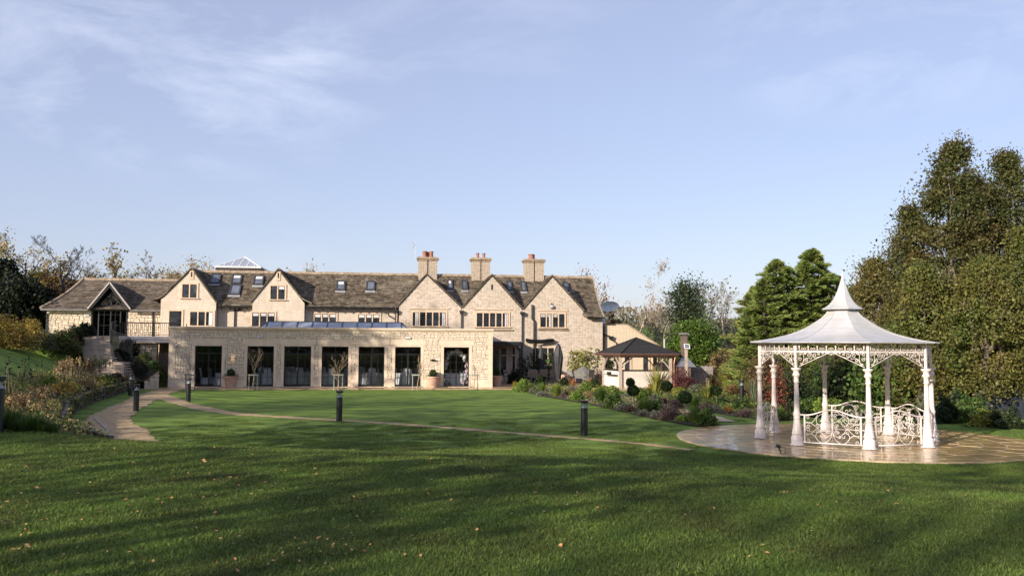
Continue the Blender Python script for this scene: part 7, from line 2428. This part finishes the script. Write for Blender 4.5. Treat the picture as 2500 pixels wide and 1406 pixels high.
BT('bare_tree', 395, 655, 70, 60, 'low bare twiggy tree behind the right end of the wing ridge', bark_g, 20, **KW)
def dense(name, px, y, wpx, hz, m, label, n, size, base=None, shape='oval', seed=0, hollow=.5, bark=bark_d, cat='tree', clump=.55, per=60, trunk=True, tr=.2, up_b=.0, zlow=0.0):
    """foliage in many leaf clumps spread through the crown volume over a trunk with limbs"""
    p = atdepth(px, 836, y); p.z = tz(p.x, p.y) if base is None else base
    W_ = wpx / 2150 * y
    t_ = thing(name, label, cat, p, 0)
    rg = np.random.default_rng(seed + 100)
    nc = max(8, n // per)
    dr = unit(rg.normal(size=(nc, 3)))
    rad = (1 - hollow * rg.random(nc)) 
    C_ = dr * rad[:, None]
    zz = (C_[:, 2] + 1) / 2
    if shape == 'cone': k = (1 - zz) ** .75 * 1.05 + .05; C_[:, 0] = C_[:, 0] / np.maximum(np.hypot(C_[:, 0], C_[:, 1]), .05) * k * np.sqrt(rg.random(nc)) ; C_[:, 1] = dr[:, 1] * k; zz = rg.random(nc) ** 1.15
    if shape == 'column': k = np.where(zz > .6, (1 - zz) / .4, 1) ** .6; zz = rg.random(nc); k = np.where(zz > .55, np.maximum((1 - zz) / .45, 0.02) ** .65, .8 + .2 * zz / .55); a = rg.random(nc) * 6.283; r_ = np.sqrt(rg.random(nc)) ** .7; C_[:, 0] = np.cos(a) * r_ * k; C_[:, 1] = np.sin(a) * r_ * k
    C_ = np.stack([C_[:, 0] * W_ / 2, C_[:, 1] * W_ / 2 * .85, zlow + zz * (hz - zlow)], 1)
    sc_ = clump * (.6 + .8 * rg.random(nc))
    idx = np.repeat(np.arange(nc), per)
    off = rg.normal(size=(len(idx), 3)) * sc_[idx][:, None] * np.array([1, 1, .7]) * .5
    pts = C_[idx] + off
    pts[:, 2] = np.maximum(pts[:, 2], .03)
    V_ = leafquads(pts, size, up_bias=up_b)
    npmesh('crown', V_, 4, m, t_)
    if trunk:
        A = [(0, 0, -.2)]; B = [(0, 0, hz * .9)]; ra = [tr]; rb = [.03]
        for i in rg.integers(0, nc, min(60, nc)):
            q = C_[i]; z0 = max(.3, q[2] * .55); A.append((0, 0, z0)); B.append(tuple(q)); ra.append(tr * .35 * (1 - z0 / hz) + .02); rb.append(.015)
        V_, F_ = segtubes(np.array(A), np.array(B), np.array(ra), np.array(rb), 6); npmesh('trunk', V_, 4, bark, t_, F=F_)
    return t_
def DT(name, px, ptop, y, wpx, m, label, n, size, **k):
    p = atdepth(px, 836, y); z0 = k.get('base'); z0 = tz(p.x, p.y) if z0 is None else z0
    k['base'] = z0
    return dense(name, px, y, wpx, atdepth(px, ptop, y).z - z0, LM[m], label, n, size, **k)
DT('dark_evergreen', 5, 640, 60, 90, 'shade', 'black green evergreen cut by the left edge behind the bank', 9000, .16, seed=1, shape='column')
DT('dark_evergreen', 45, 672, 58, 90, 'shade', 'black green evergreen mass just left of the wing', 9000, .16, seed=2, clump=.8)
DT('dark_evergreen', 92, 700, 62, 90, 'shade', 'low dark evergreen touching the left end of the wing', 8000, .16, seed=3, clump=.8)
DT('brown_hedge', 150, 672, 66, 120, 'brown', 'brown autumn hedge rising behind the sloping left roof hip', 7000, .15, seed=4, clump=.9)
DT('brown_hedge', 95, 660, 68, 90, 'olive', 'olive and brown bush below the golden tree at the left', 6000, .15, seed=5, clump=.9)
# ------------------------------------------------------------------ right of the house
BT('autumn_tree', 1440, 660, 74, 70, 'sparse orange yellow tree peeping over the right end of the main roof', bark_g, 21, 'orange', 1000, .10, .35, **KW)
DT('leafy_tree', 1497, 758, 72, 44, 'brown', 'bronze leaved bush behind the satellite dish', 1600, .15, seed=6)
BT('birch_tree', 1527, 640, 72, 120, 'tall pale weeping birch with a few tan leaves right of the house', mat('birch_bark', (.50, .42, .34), var=.2, scale=5), 22, 'tan', 1500, .08, .25, levels=5, branch=(3, 4), spread=.6, start=.15, droop=.35, wob=.10, tr=.13, fine=3.5)
for i, (px, pt, w, lab, mm_) in enumerate([(1600, 738, 70, 'hazy bare shrub between the birch and the dark holly', bark_p), (1632, 700, 70, 'taller hazy bare tree left of the dark holly', bark_p), (1745, 690, 80, 'bare pale tree with a kinked trunk right of the dark holly', bark_p), (1790, 690, 80, 'bare pale tree beside the big conifer', bark_p), (1716, 700, 60, 'slim bare tree rising behind the dark holly', bark_p), (2110, 626, 80, 'fine purple grey bare tree between the conifer and the large maples', bark_g)]):
    BT('bare_tree', px, pt, 70 if px < 2000 else 52, w, lab, mm_, 30 + i, 'graysh' if i in (3,) else None, 260 if i in (3,) else 0, .14, .3, **KW)
DT('holly_tree', 1674, 692, 62, 100, 'holly', 'dark conical holly standing behind the garden bar', 20000, .09, shape='cone', seed=7, clump=.75)
DT('pale_leafy_tree', 1702, 692, 68, 70, 'graysh', 'pale green leafy tree behind the upper right of the dark holly', 5200, .10, seed=8, clump=.9)
DT('laurel_bush', 1692, 778, 59.5, 112, 'laurel', 'bright green laurel bush behind the smoker chimney', 24000, .11, seed=9, clump=.7, cat='shrub')
for i, (px, pt, w, m, y, lab) in enumerate([(1600, 785, 110, 'holly', 74, 'hazy olive scrub mass below the birch'), (1745, 800, 90, 'graysh', 66, 'grey twiggy scrub between the laurel and the beech hedge'), (1790, 770, 90, 'graysh', 70, 'taller grey scrub left of the big conifer'), (1640, 800, 70, 'holly', 66, 'dark scrub left of the bright laurel'), (1830, 790, 70, 'graysh', 68, 'pale grey scrub at the foot of the big conifer')]):
    DT('scrub_bush', px, pt, y, w, m, lab, 6500, .09, seed=10 + i, clump=.9, cat='shrub', hollow=.7)
for i, (px, pt, w, m, y, lab) in enumerate([(1775, 848, 70, 'brown', 57.5, 'brown pink autumn shrub right of the grey fence'), (1822, 825, 90, 'brown', 50, 'dense brown beech hedge left of the gazebo roof'), (1748, 862, 60, 'tan', 58, 'pale peach leaved shrub at the top right of the grey fence'), (1865, 850, 80, 'brown', 42, 'dark brown hedge behind the left gazebo columns'), (1712, 878, 44, 'orange', 59, 'orange twiggy shrub behind the grey fence'),
                                            (1896, 880, 34, 'coral', 36, 'coral red leaved shrub between the left gazebo columns'), (1935, 890, 80, 'holly', 38, 'dark shrub behind the second gazebo column'), (1960, 840, 90, 'olive', 42, 'olive green shrub mass behind the centre of the gazebo'), (2010, 850, 80, 'mid', 41, 'mid green shrub mass behind the rear gazebo column')]):
    DT('autumn_shrub', px, pt, y, w, m, lab, 1100 if m == 'coral' else 7500, .06, seed=20 + i, clump=.3 if m == 'coral' else .5, cat='shrub')
# big conifers: several leaders each, drooping feathery sprays
def conifer(px, y, leaders, label, seed, n=40000, m='conif'):
    p = atdepth(px, 836, y); p.z = tz(p.x, p.y)
    t_ = thing('conifer_tree', label, 'tree', p, 0)
    rg = np.random.default_rng(seed)
    AA, BB, RA, RB, PT = [], [], [], [], []
    tot = sum(l[2] for l in leaders)
    for (lx, lt, lw, dy) in leaders:
        hz = atdepth(lx, lt, y).z - p.z; ox = (lx - px) / 2150 * y; W_ = lw * 1.45 / 2150 * y
        nb_ = 190
        zz = hz * (1 - rg.random(nb_) ** 1.25 * .97)
        az = rg.random(nb_) * 6.283
        ln = W_ / 2 * np.clip((1 - zz / hz) ** .5 * 1.15, .05, 1.1) * (.6 + .6 * rg.random(nb_))
        A = np.stack([np.full(nb_, ox), np.full(nb_, dy), zz], 1)
        B = np.stack([ox + np.cos(az) * ln, dy + np.sin(az) * ln, zz + ln * .25], 1)
        per = int(n * lw / tot / nb_)
        tt = (.15 + .95 * rg.random((nb_, per, 1)) ** .65)
        D_ = B - A
        side = np.stack([-D_[:, 1], D_[:, 0], np.zeros(nb_)], 1); side /= np.maximum(np.linalg.norm(side, axis=1, keepdims=True), .01)
        s_ = (rg.random((nb_, per, 1)) - .5) * 2
        c = A[:, None] + D_[:, None] * tt + side[:, None] * s_ * (.34 * (1.25 - tt)) * ln[:, None, None] ** .5 + rg.normal(size=(nb_, per, 3)) * .035
        c[:, :, 2] -= (s_[:, :, 0] ** 2) * .10 + .22 * np.maximum(tt[:, :, 0] - .5, 0)
        c[:, :, 2] = np.maximum(c[:, :, 2], .1)
        PT.append(c.reshape(-1, 3))
        d = D_[:, None] + side[:, None] * s_ * .9 * ln[:, None, None]
        BB.append(unit(d.reshape(-1, 3)))
        AA.append((ox, dy, -.2 if dy == 0 else .4)); RA.append(.16)
        AA += [tuple(q) for q in A]; RA += [.022] * nb_
        RB += [(ox, dy, hz * .98)] + [tuple(q) for q in B]
    P_ = np.vstack(PT); d = np.vstack(BB)
    k = len(P_); nn = unit(np.stack([rg.normal(size=k), rg.normal(size=k) - .5, np.full(k, .7)], 1)); w_ = unit(np.cross(nn, d))
    L_ = (.075 + .05 * rg.random((k, 1))); W2 = .020 + .012 * rg.random((k, 1))
    V_ = np.stack([P_ - d * L_, P_ + w_ * W2, P_ + d * L_ * 1.2 - nn * .02, P_ - w_ * W2], 1)
    npmesh('crown', V_, 4, LM[m], t_)
    V_, F_ = segtubes(np.array(AA), np.array(RB), np.array(RA), np.array(RA) * .3, 5)
    npmesh('trunk', V_, 4, bark_d, t_, F=F_)
conifer(1895, 46, [(1862, 682, 105, -.4), (1898, 634, 135, 0), (1932, 650, 110, .5), (1838, 740, 80, .3)], 'big bright green conifer with feathery sprays above the beech hedge', 1, 52000)
conifer(1985, 47, [(1962, 640, 110, -.5), (1986, 606, 140, 0), (2018, 642, 110, .4)], 'second big green conifer directly left of the gazebo spire', 2, 46000)
conifer(1840, 48, [(1842, 700, 110, 0)], 'yellow green conifer at the left skirt of the big pair', 3, 18000, 'conify')
DT('evergreen_tree', 1935, 668, 49, 210, 'conif', 'broad rounded evergreen filling in behind the feathery conifers', 26000, .075, shape='oval', seed=77, clump=.6)
conifer(2045, 49, [(2045, 672, 110, 0), (2010, 700, 90, .4)], 'lighter feathery conifer half hidden behind the gazebo spire', 4, 24000, 'conify')
# the great maples on the right
def maple(px, ptop, y, wpx, m, label, n, seed, size=.072, tr=.28, low=.12, lean=0, stems=5, zlow=1.6, lower_w=1.0):
    """several ascending stems, each with its own flame of leaf clumps"""
    p = atdepth(px, 836, y); p.z = tz(p.x, p.y); hz = atdepth(px, ptop, y).z - p.z; W_ = wpx / 2150 * y
    t_ = thing('maple_tree', label, 'tree', p, 0)
    rs = random.Random(seed); rg = np.random.default_rng(seed)
    A, B, ra, rb = [], [], [], []; cl = []
    A.append((0, 0, -.3)); B.append((0, 0, hz * .22)); ra.append(tr * 1.25); rb.append(tr)
    allp = []
    for k in range(stems):
        az = k / stems * 6.283 + rs.random(); out = W_ * .5 * rs.uniform(.15, .62) if k else 0
        top = Vector((math.cos(az) * out, math.sin(az) * out * .8, hz * (1 - (out / W_) * .75 * rs.uniform(.8, 1.2))))
        pts = [Vector((0, 0, hz * .12))]
        n_ = 9
        for i in range(1, n_ + 1):
            f_ = i / n_
            pts.append(Vector((top.x * (f_ ** .6), top.y * (f_ ** .6), pts[0].z + (top.z - pts[0].z) * f_)) + Vector((rs.gauss(0, .10), rs.gauss(0, .10), 0)))
        for i in range(n_):
            A.append(tuple(pts[i])); B.append(tuple(pts[i + 1])); ra.append(tr * .55 * (1 - i / n_) + .02); rb.append(tr * .55 * (1 - (i + 1) / n_) + .015)
        allp += [tuple(q) for q in pts]
    allp = np.array(allp)
    # flame shaped crown with a knobbly outline: clumps sampled through it, thinner towards the tips
    nc = int(stems * 40)
    f_ = rg.random(nc) ** .9; a2 = rg.random(nc) * 6.283
    kk = np.where(f_ > .5, np.maximum((1 - f_) / .5, .04) ** .58, .86 + .14 * f_ / .5)
    kk = kk * (1 + .13 * np.sin(a2 * 3 + f_ * 9 + seed) + .10 * np.sin(f_ * 31 + a2 * 2 + seed))
    r_ = np.sqrt(rg.random(nc)) ** .65 * kk * W_ * .46
    cl = np.stack([np.cos(a2) * r_, np.sin(a2) * r_ * .85, zlow + f_ * (hz * .985 - zlow)], 1)
    for q in cl[rg.random(nc) < .5]:
        i = np.argmin(((allp - q) ** 2 * np.array([1, 1, 2.5])).sum(1) + np.where(allp[:, 2] > q[2] - .1, 9, 0))
        A.append(tuple(allp[i])); B.append(tuple(q)); ra.append(.03); rb.append(.008)
    per = max(8, int(n * 1.1) // len(cl))
    idx = np.repeat(np.arange(len(cl)), per)
    sc_ = (.14 + .22 * rg.random(len(cl)) ** 1.5)[idx][:, None]
    pts = cl[idx] + rg.normal(size=(len(idx), 3)) * sc_ * np.array([1, 1, .8])
    pts[:, 2] = np.maximum(pts[:, 2], .2)
    npmesh('crown', leafquads(pts, size), 4, LM[m], t_)
    V_, F_ = segtubes(np.array(A), np.array(B), np.array(ra), np.array(rb), 6); npmesh('trunk', V_, 4, bark_g, t_, F=F_)
    return t_
maple(2340, 346, 37, 235, 'olived', 'tallest olive brown maple with upright stems behind the right of the gazebo', 62000, 1, stems=9, zlow=1.2)
maple(2468, 366, 38, 180, 'olived', 'tall upright maple crowding the right edge of the picture', 40000, 2, stems=7, zlow=1.2)
maple(2228, 492, 38.5, 150, 'olived', 'lower shoulder maple left of the tallest one', 26000, 3, stems=6, zlow=1.0)
maple(2140, 632, 41, 190, 'rust', 'broad yellow brown maple behind the gazebo roof', 26000, 4, stems=7, zlow=.5)
maple(2255, 650, 35, 190, 'olive', 'yellow olive low maple directly right of the gazebo eave', 22000, 5, stems=7, zlow=.9, tr=.16)
maple(2412, 640, 34, 250, 'olive', 'low spreading maple with a thick pale trunk near the right edge', 32000, 6, stems=9, zlow=1.3, tr=.36)
maple(2085, 700, 44, 150, 'olive', 'olive green maple directly behind the gazebo spire base', 18000, 7, stems=6, zlow=.4)
maple(2405, 440, 41, 250, 'olived', 'brown green maple filling in between the two tallest ones', 32000, 8, stems=8, zlow=.6)
maple(2505, 560, 36, 160, 'olive', 'olive maple half cut off by the right edge', 20000, 9, stems=6, zlow=.6)
maple(2660, 560, 38, 260, 'olived', 'maple beyond the right edge of the picture', 24000, 10, stems=6, zlow=.6)
maple(2840, 640, 40, 260, 'olive', 'low maple further beyond the right edge of the picture', 20000, 11, stems=6, zlow=.5)
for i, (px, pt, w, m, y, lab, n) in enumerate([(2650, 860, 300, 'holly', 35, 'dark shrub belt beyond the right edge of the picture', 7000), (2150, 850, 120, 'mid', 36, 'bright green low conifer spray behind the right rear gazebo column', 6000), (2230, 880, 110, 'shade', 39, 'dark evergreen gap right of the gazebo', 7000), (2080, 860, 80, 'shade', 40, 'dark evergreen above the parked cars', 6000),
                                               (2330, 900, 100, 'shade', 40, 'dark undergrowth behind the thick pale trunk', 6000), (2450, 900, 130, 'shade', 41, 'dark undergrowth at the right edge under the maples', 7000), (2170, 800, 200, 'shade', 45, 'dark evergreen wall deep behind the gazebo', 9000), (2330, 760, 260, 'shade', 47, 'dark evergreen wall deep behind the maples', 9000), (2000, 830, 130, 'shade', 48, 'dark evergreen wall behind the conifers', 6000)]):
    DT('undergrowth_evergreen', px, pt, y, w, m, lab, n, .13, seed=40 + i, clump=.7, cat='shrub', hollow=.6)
for i, (px, py, w, h, m, lab) in enumerate([(2320, 1038, 66, 36, 'holly', 'grey green shrub on the lawn edge just right of the gazebo'), (2365, 1035, 70, 62, 'holly', 'taller leafy shrub below the thick pale trunk'), (2420, 1040, 70, 60, 'mid', 'green shrub right of the thick pale trunk'), (2460, 1048, 80, 34, 'yg', 'low yellow green shrub near the right edge'), (2500, 1052, 70, 40, 'holly', 'low shrub cut off by the right edge'), (2300, 1030, 40, 60, 'graysh', 'pale spiky perennial right behind the last gazebo column')]):
    p = ground(px, py); p.y += 1.0
    mound('leafy_shrub', p, sz(w, p) * 1.1, sz(h, p) * 1.1, LM[m], lab, size=.06, bump=.35, n=3500)
# wooded ridge far away
hw = []
rg = np.random.default_rng(9)
n = 80000
x = rg.uniform(-400, 700, n); y = 330 + rg.random(n) * 260
z = terrain(x, y) + rg.random(n) * 7 * (1 + .4 * np.sin(x * .05))
tag(npmesh('far_wood', leafquads(np.stack([x, y, z], 1), 1.2), 4, leafmat('far_wood_leaf', (.20, .19, .13), isl=.25)), kind='stuff')

# ------------------------------------------------------------------ trees behind and left of the viewer whose shade lies on the lawn and the left of the extension
SHADE = [  # x, y, height, width, leaves
 (-17, -8, 15, 8, 6000), (-27, -4, 17, 9, 7500), (-9, -14, 16, 8, 5200), (-37, 6, 17, 9, 5000), (3, -17, 15, 8, 5500),
 (-41, 26, 16, 8, 6000), (-33.5, 29, 16, 8, 12500), (-37.5, 28.5, 14, 6, 9000), (-21, 3, 15, 9, 7500), (-31, 14, 14, 6, 3000), (-37, 19, 11.5, 7, 4500), (-1, -24, 17, 9, 5500), (-20, -22, 18, 9, 5500),
 (12, -14, 14, 7, 4000)]
LSH = ['beyond the left bank', 'behind the viewer']
for i, (x, y, h, w, n) in enumerate(SHADE):
    nm = ['first', 'second', 'third', 'fourth', 'fifth', 'sixth', 'seventh', 'eighth', 'ninth', 'tenth', 'eleventh', 'twelfth', 'thirteenth', 'fourteenth', 'fifteenth', 'sixteenth'][i]
    make_tree('shade_tree', nm + ' tall thin leaved tree outside the picture whose shadow falls on the lawn', 'tree', (x, y, tz(x, y)), h, .28, 200 + i, bark_g, LM['gold'], int(n * .45), .24, .6, group='trees outside the picture that shade the lawn', width=w * 1.1, levels=3, branch=(4, 6), spread=.6, start=.28)

# ------------------------------------------------------------------ blades of grass and fallen leaves on the near slope
def frustum_pts(n, y0, y1, seed, xpad=.6):
    rg = np.random.default_rng(seed)
    y = y0 * (y1 / y0) ** (rg.random(n) ** .8)
    x = (rg.random(n) * 2 - 1) * (y * .60 + xpad) * 1.0
    x = np.where(x > 0, x * 1.15, x)
    return x, y
def on_sheet(x, y):
    m_ = (x - PAT_C.x) ** 2 + (y - PAT_C.y) ** 2 < (PAT_R + .03) ** 2
    for pts, w in ((LP_C, .46), (GP_C, .85)):
        P_ = np.array([(p.x, p.y) for p in pts])
        d = np.min((x[:, None] - P_[None, :, 0]) ** 2 + (y[:, None] - P_[None, :, 1]) ** 2, axis=1)
        m_ |= d < w * w
    return m_
rg = np.random.default_rng(77)
pm_v, pm_f = [], []
nb_ = 420
PS = .55
bx = (rg.random(nb_) - .5) * PS; by = (rg.random(nb_) - .5) * PS
az = rg.random(nb_) * 6.283; hh = .018 + .020 * rg.random(nb_); ln = .012 + .028 * rg.random(nb_)
wd = .0028 + .0016 * rg.random(nb_)
s_ = np.stack([-np.sin(az), np.cos(az)], 1); o_ = np.stack([np.cos(az), np.sin(az)], 1)
base = np.stack([bx, by], 1)
Vb = np.zeros((nb_, 5, 3))
Vb[:, 0, :2] = base - s_ * wd[:, None]; Vb[:, 1, :2] = base + s_ * wd[:, None]
Vb[:, 2, :2] = base + o_ * (ln * .35)[:, None] + s_ * (wd * .8)[:, None]; Vb[:, 3, :2] = base + o_ * (ln * .35)[:, None] - s_ * (wd * .8)[:, None]
Vb[:, 2, 2] = Vb[:, 3, 2] = hh * .6
Vb[:, 4, :2] = base + o_ * ln[:, None]; Vb[:, 4, 2] = hh
fcs = []
for i in range(nb_):
    k = i * 5; fcs += [(k, k + 1, k + 2, k + 3), (k + 3, k + 2, k + 4)]
pme = bpy.data.meshes.new('grass_patch'); pme.from_pydata([tuple(v) for v in Vb.reshape(-1, 3)], [], fcs)
blade_m = leafmat('grass_blade', (.130, .200, .036), isl=.45, hue=.02, tr=.35, var=.25, scale=.6)
bt_ = blade_m.node_tree
_tc = [q for q in bt_.nodes if q.type == 'TEX_COORD'][0]; _gp = N(bt_, 'ShaderNodeNewGeometry')
for q in bt_.nodes:
    if q.type == 'MAPPING': bt_.links.new(_gp.outputs['Position'], q.inputs[0])
_mr = [q for q in bt_.nodes if q.type == 'MIX_RGB'][0]; _mr.inputs[2].default_value = (.100, .125, .030, 1)
_nz = [q for q in bt_.nodes if q.type == 'TEX_NOISE'][0]; _nz.inputs['Scale'].default_value = .9; _nz.inputs['Detail'].default_value = 8
pme.materials.append(blade_m)
patch = bpy.data.objects.new('grass_patch', pme)          # source of the sward, never linked on its own
x, y = frustum_pts(14500, 4.6, 34, 5, 2.2)
keep = RG.random(len(x)) < np.clip((31 - y) / 13, 0, 1)
keep &= terrain(x, y) < 1.1
x, y = x[keep], y[keep]
ok = ~on_sheet(x, y); x, y = x[ok], y[ok]
z = terrain(x, y)
sw = bpy.data.meshes.new('near_grass')
sw.vertices.add(len(x)); sw.vertices.foreach_set('co', np.stack([x, y, z - .004], 1).astype(np.float32).ravel())
sw.update()
swo = bpy.data.objects.new('grass', sw); COL.objects.link(swo); tag(swo, kind='stuff')
ng = bpy.data.node_groups.new('sward', 'GeometryNodeTree')
ng.interface.new_socket('Geometry', in_out='INPUT', socket_type='NodeSocketGeometry'); ng.interface.new_socket('Geometry', in_out='OUTPUT', socket_type='NodeSocketGeometry')
gi, go = N(ng, 'NodeGroupInput'), N(ng, 'NodeGroupOutput')
oi = N(ng, 'GeometryNodeObjectInfo'); oi.inputs['Object'].default_value = patch
ip = N(ng, 'GeometryNodeInstanceOnPoints')
rv = N(ng, 'FunctionNodeRandomValue'); rv.data_type = 'FLOAT_VECTOR'
rv.inputs[0].default_value = (-.05, -.05, 0); rv.inputs[1].default_value = (.05, .05, 6.283)
rs_ = N(ng, 'FunctionNodeRandomValue'); rs_.data_type = 'FLOAT'
rs_.inputs[2].default_value = .75; rs_.inputs[3].default_value = 1.25
mpt = N(ng, 'GeometryNodeMeshToPoints')
ng.links.new(gi.outputs[0], mpt.inputs['Mesh']); ng.links.new(mpt.outputs[0], ip.inputs['Points'])
ng.links.new(oi.outputs['Geometry'], ip.inputs['Instance']); ng.links.new(rv.outputs[0], ip.inputs['Rotation']); ng.links.new(rs_.outputs[1], ip.inputs['Scale'])
ng.links.new(ip.outputs[0], go.inputs[0])
mod = swo.modifiers.new('sward', 'NODES'); mod.node_group = ng
# fallen birch leaves
n = 4200
x, y = frustum_pts(n, 5.0, 20, 8)
n = len(x)
w_ = rg.random(n) < np.clip(.10 + .75 * (1 - (x / (y * .6) + 1) / 2) ** 1.3, 0, 1) * (.22 + .78 * (np.sin(x * 1.9 + 1) * np.cos(y * 1.3) + .5 * np.sin(x * 4.1 + y * 3.3) > .2))
x, y = x[w_], y[w_]
ok = ~on_sheet(x, y); x, y = x[ok], y[ok]
z = terrain(x, y) + .034
c = np.stack([x, y, z], 1)
k = len(c)
nn = RG.normal(size=(k, 3)) * .45; nn[:, 2] = 1; nn = unit(nn)
a = unit(np.cross(nn, RG.normal(size=(k, 3)))); b = np.cross(nn, a); s = (.011 + .012 * RG.random((k, 1)) ** 1.5)
Vl = np.stack([c - a * s * 1.1, c - a * s * .2 + b * s * .8 + nn * s * .2, c + a * s * 1.2 + nn * s * .1, c - a * s * .2 - b * s * .8 + nn * s * .3], 1)
tag(npmesh('fallen_leaves', Vl, 4, mat('fallen_yellow_leaf', (.50, .30, .10), col2=(.34, .18, .07), scale=9, island=.35, hue=.02, rough=.6)), kind='stuff')

# dark woodland behind the viewer, seen only as the dark reflections in the garden room glass
rg = np.random.default_rng(4)
n = 16000
x = rg.uniform(-75, 70, n); y = -50 - rg.random(n) * 10; z = rg.random(n) ** .8 * (12 + 3 * np.sin(x * .3))
tag(npmesh('woodland', leafquads(np.stack([x, y, z], 1), 1.0), 4, LM['shade']), kind='stuff')
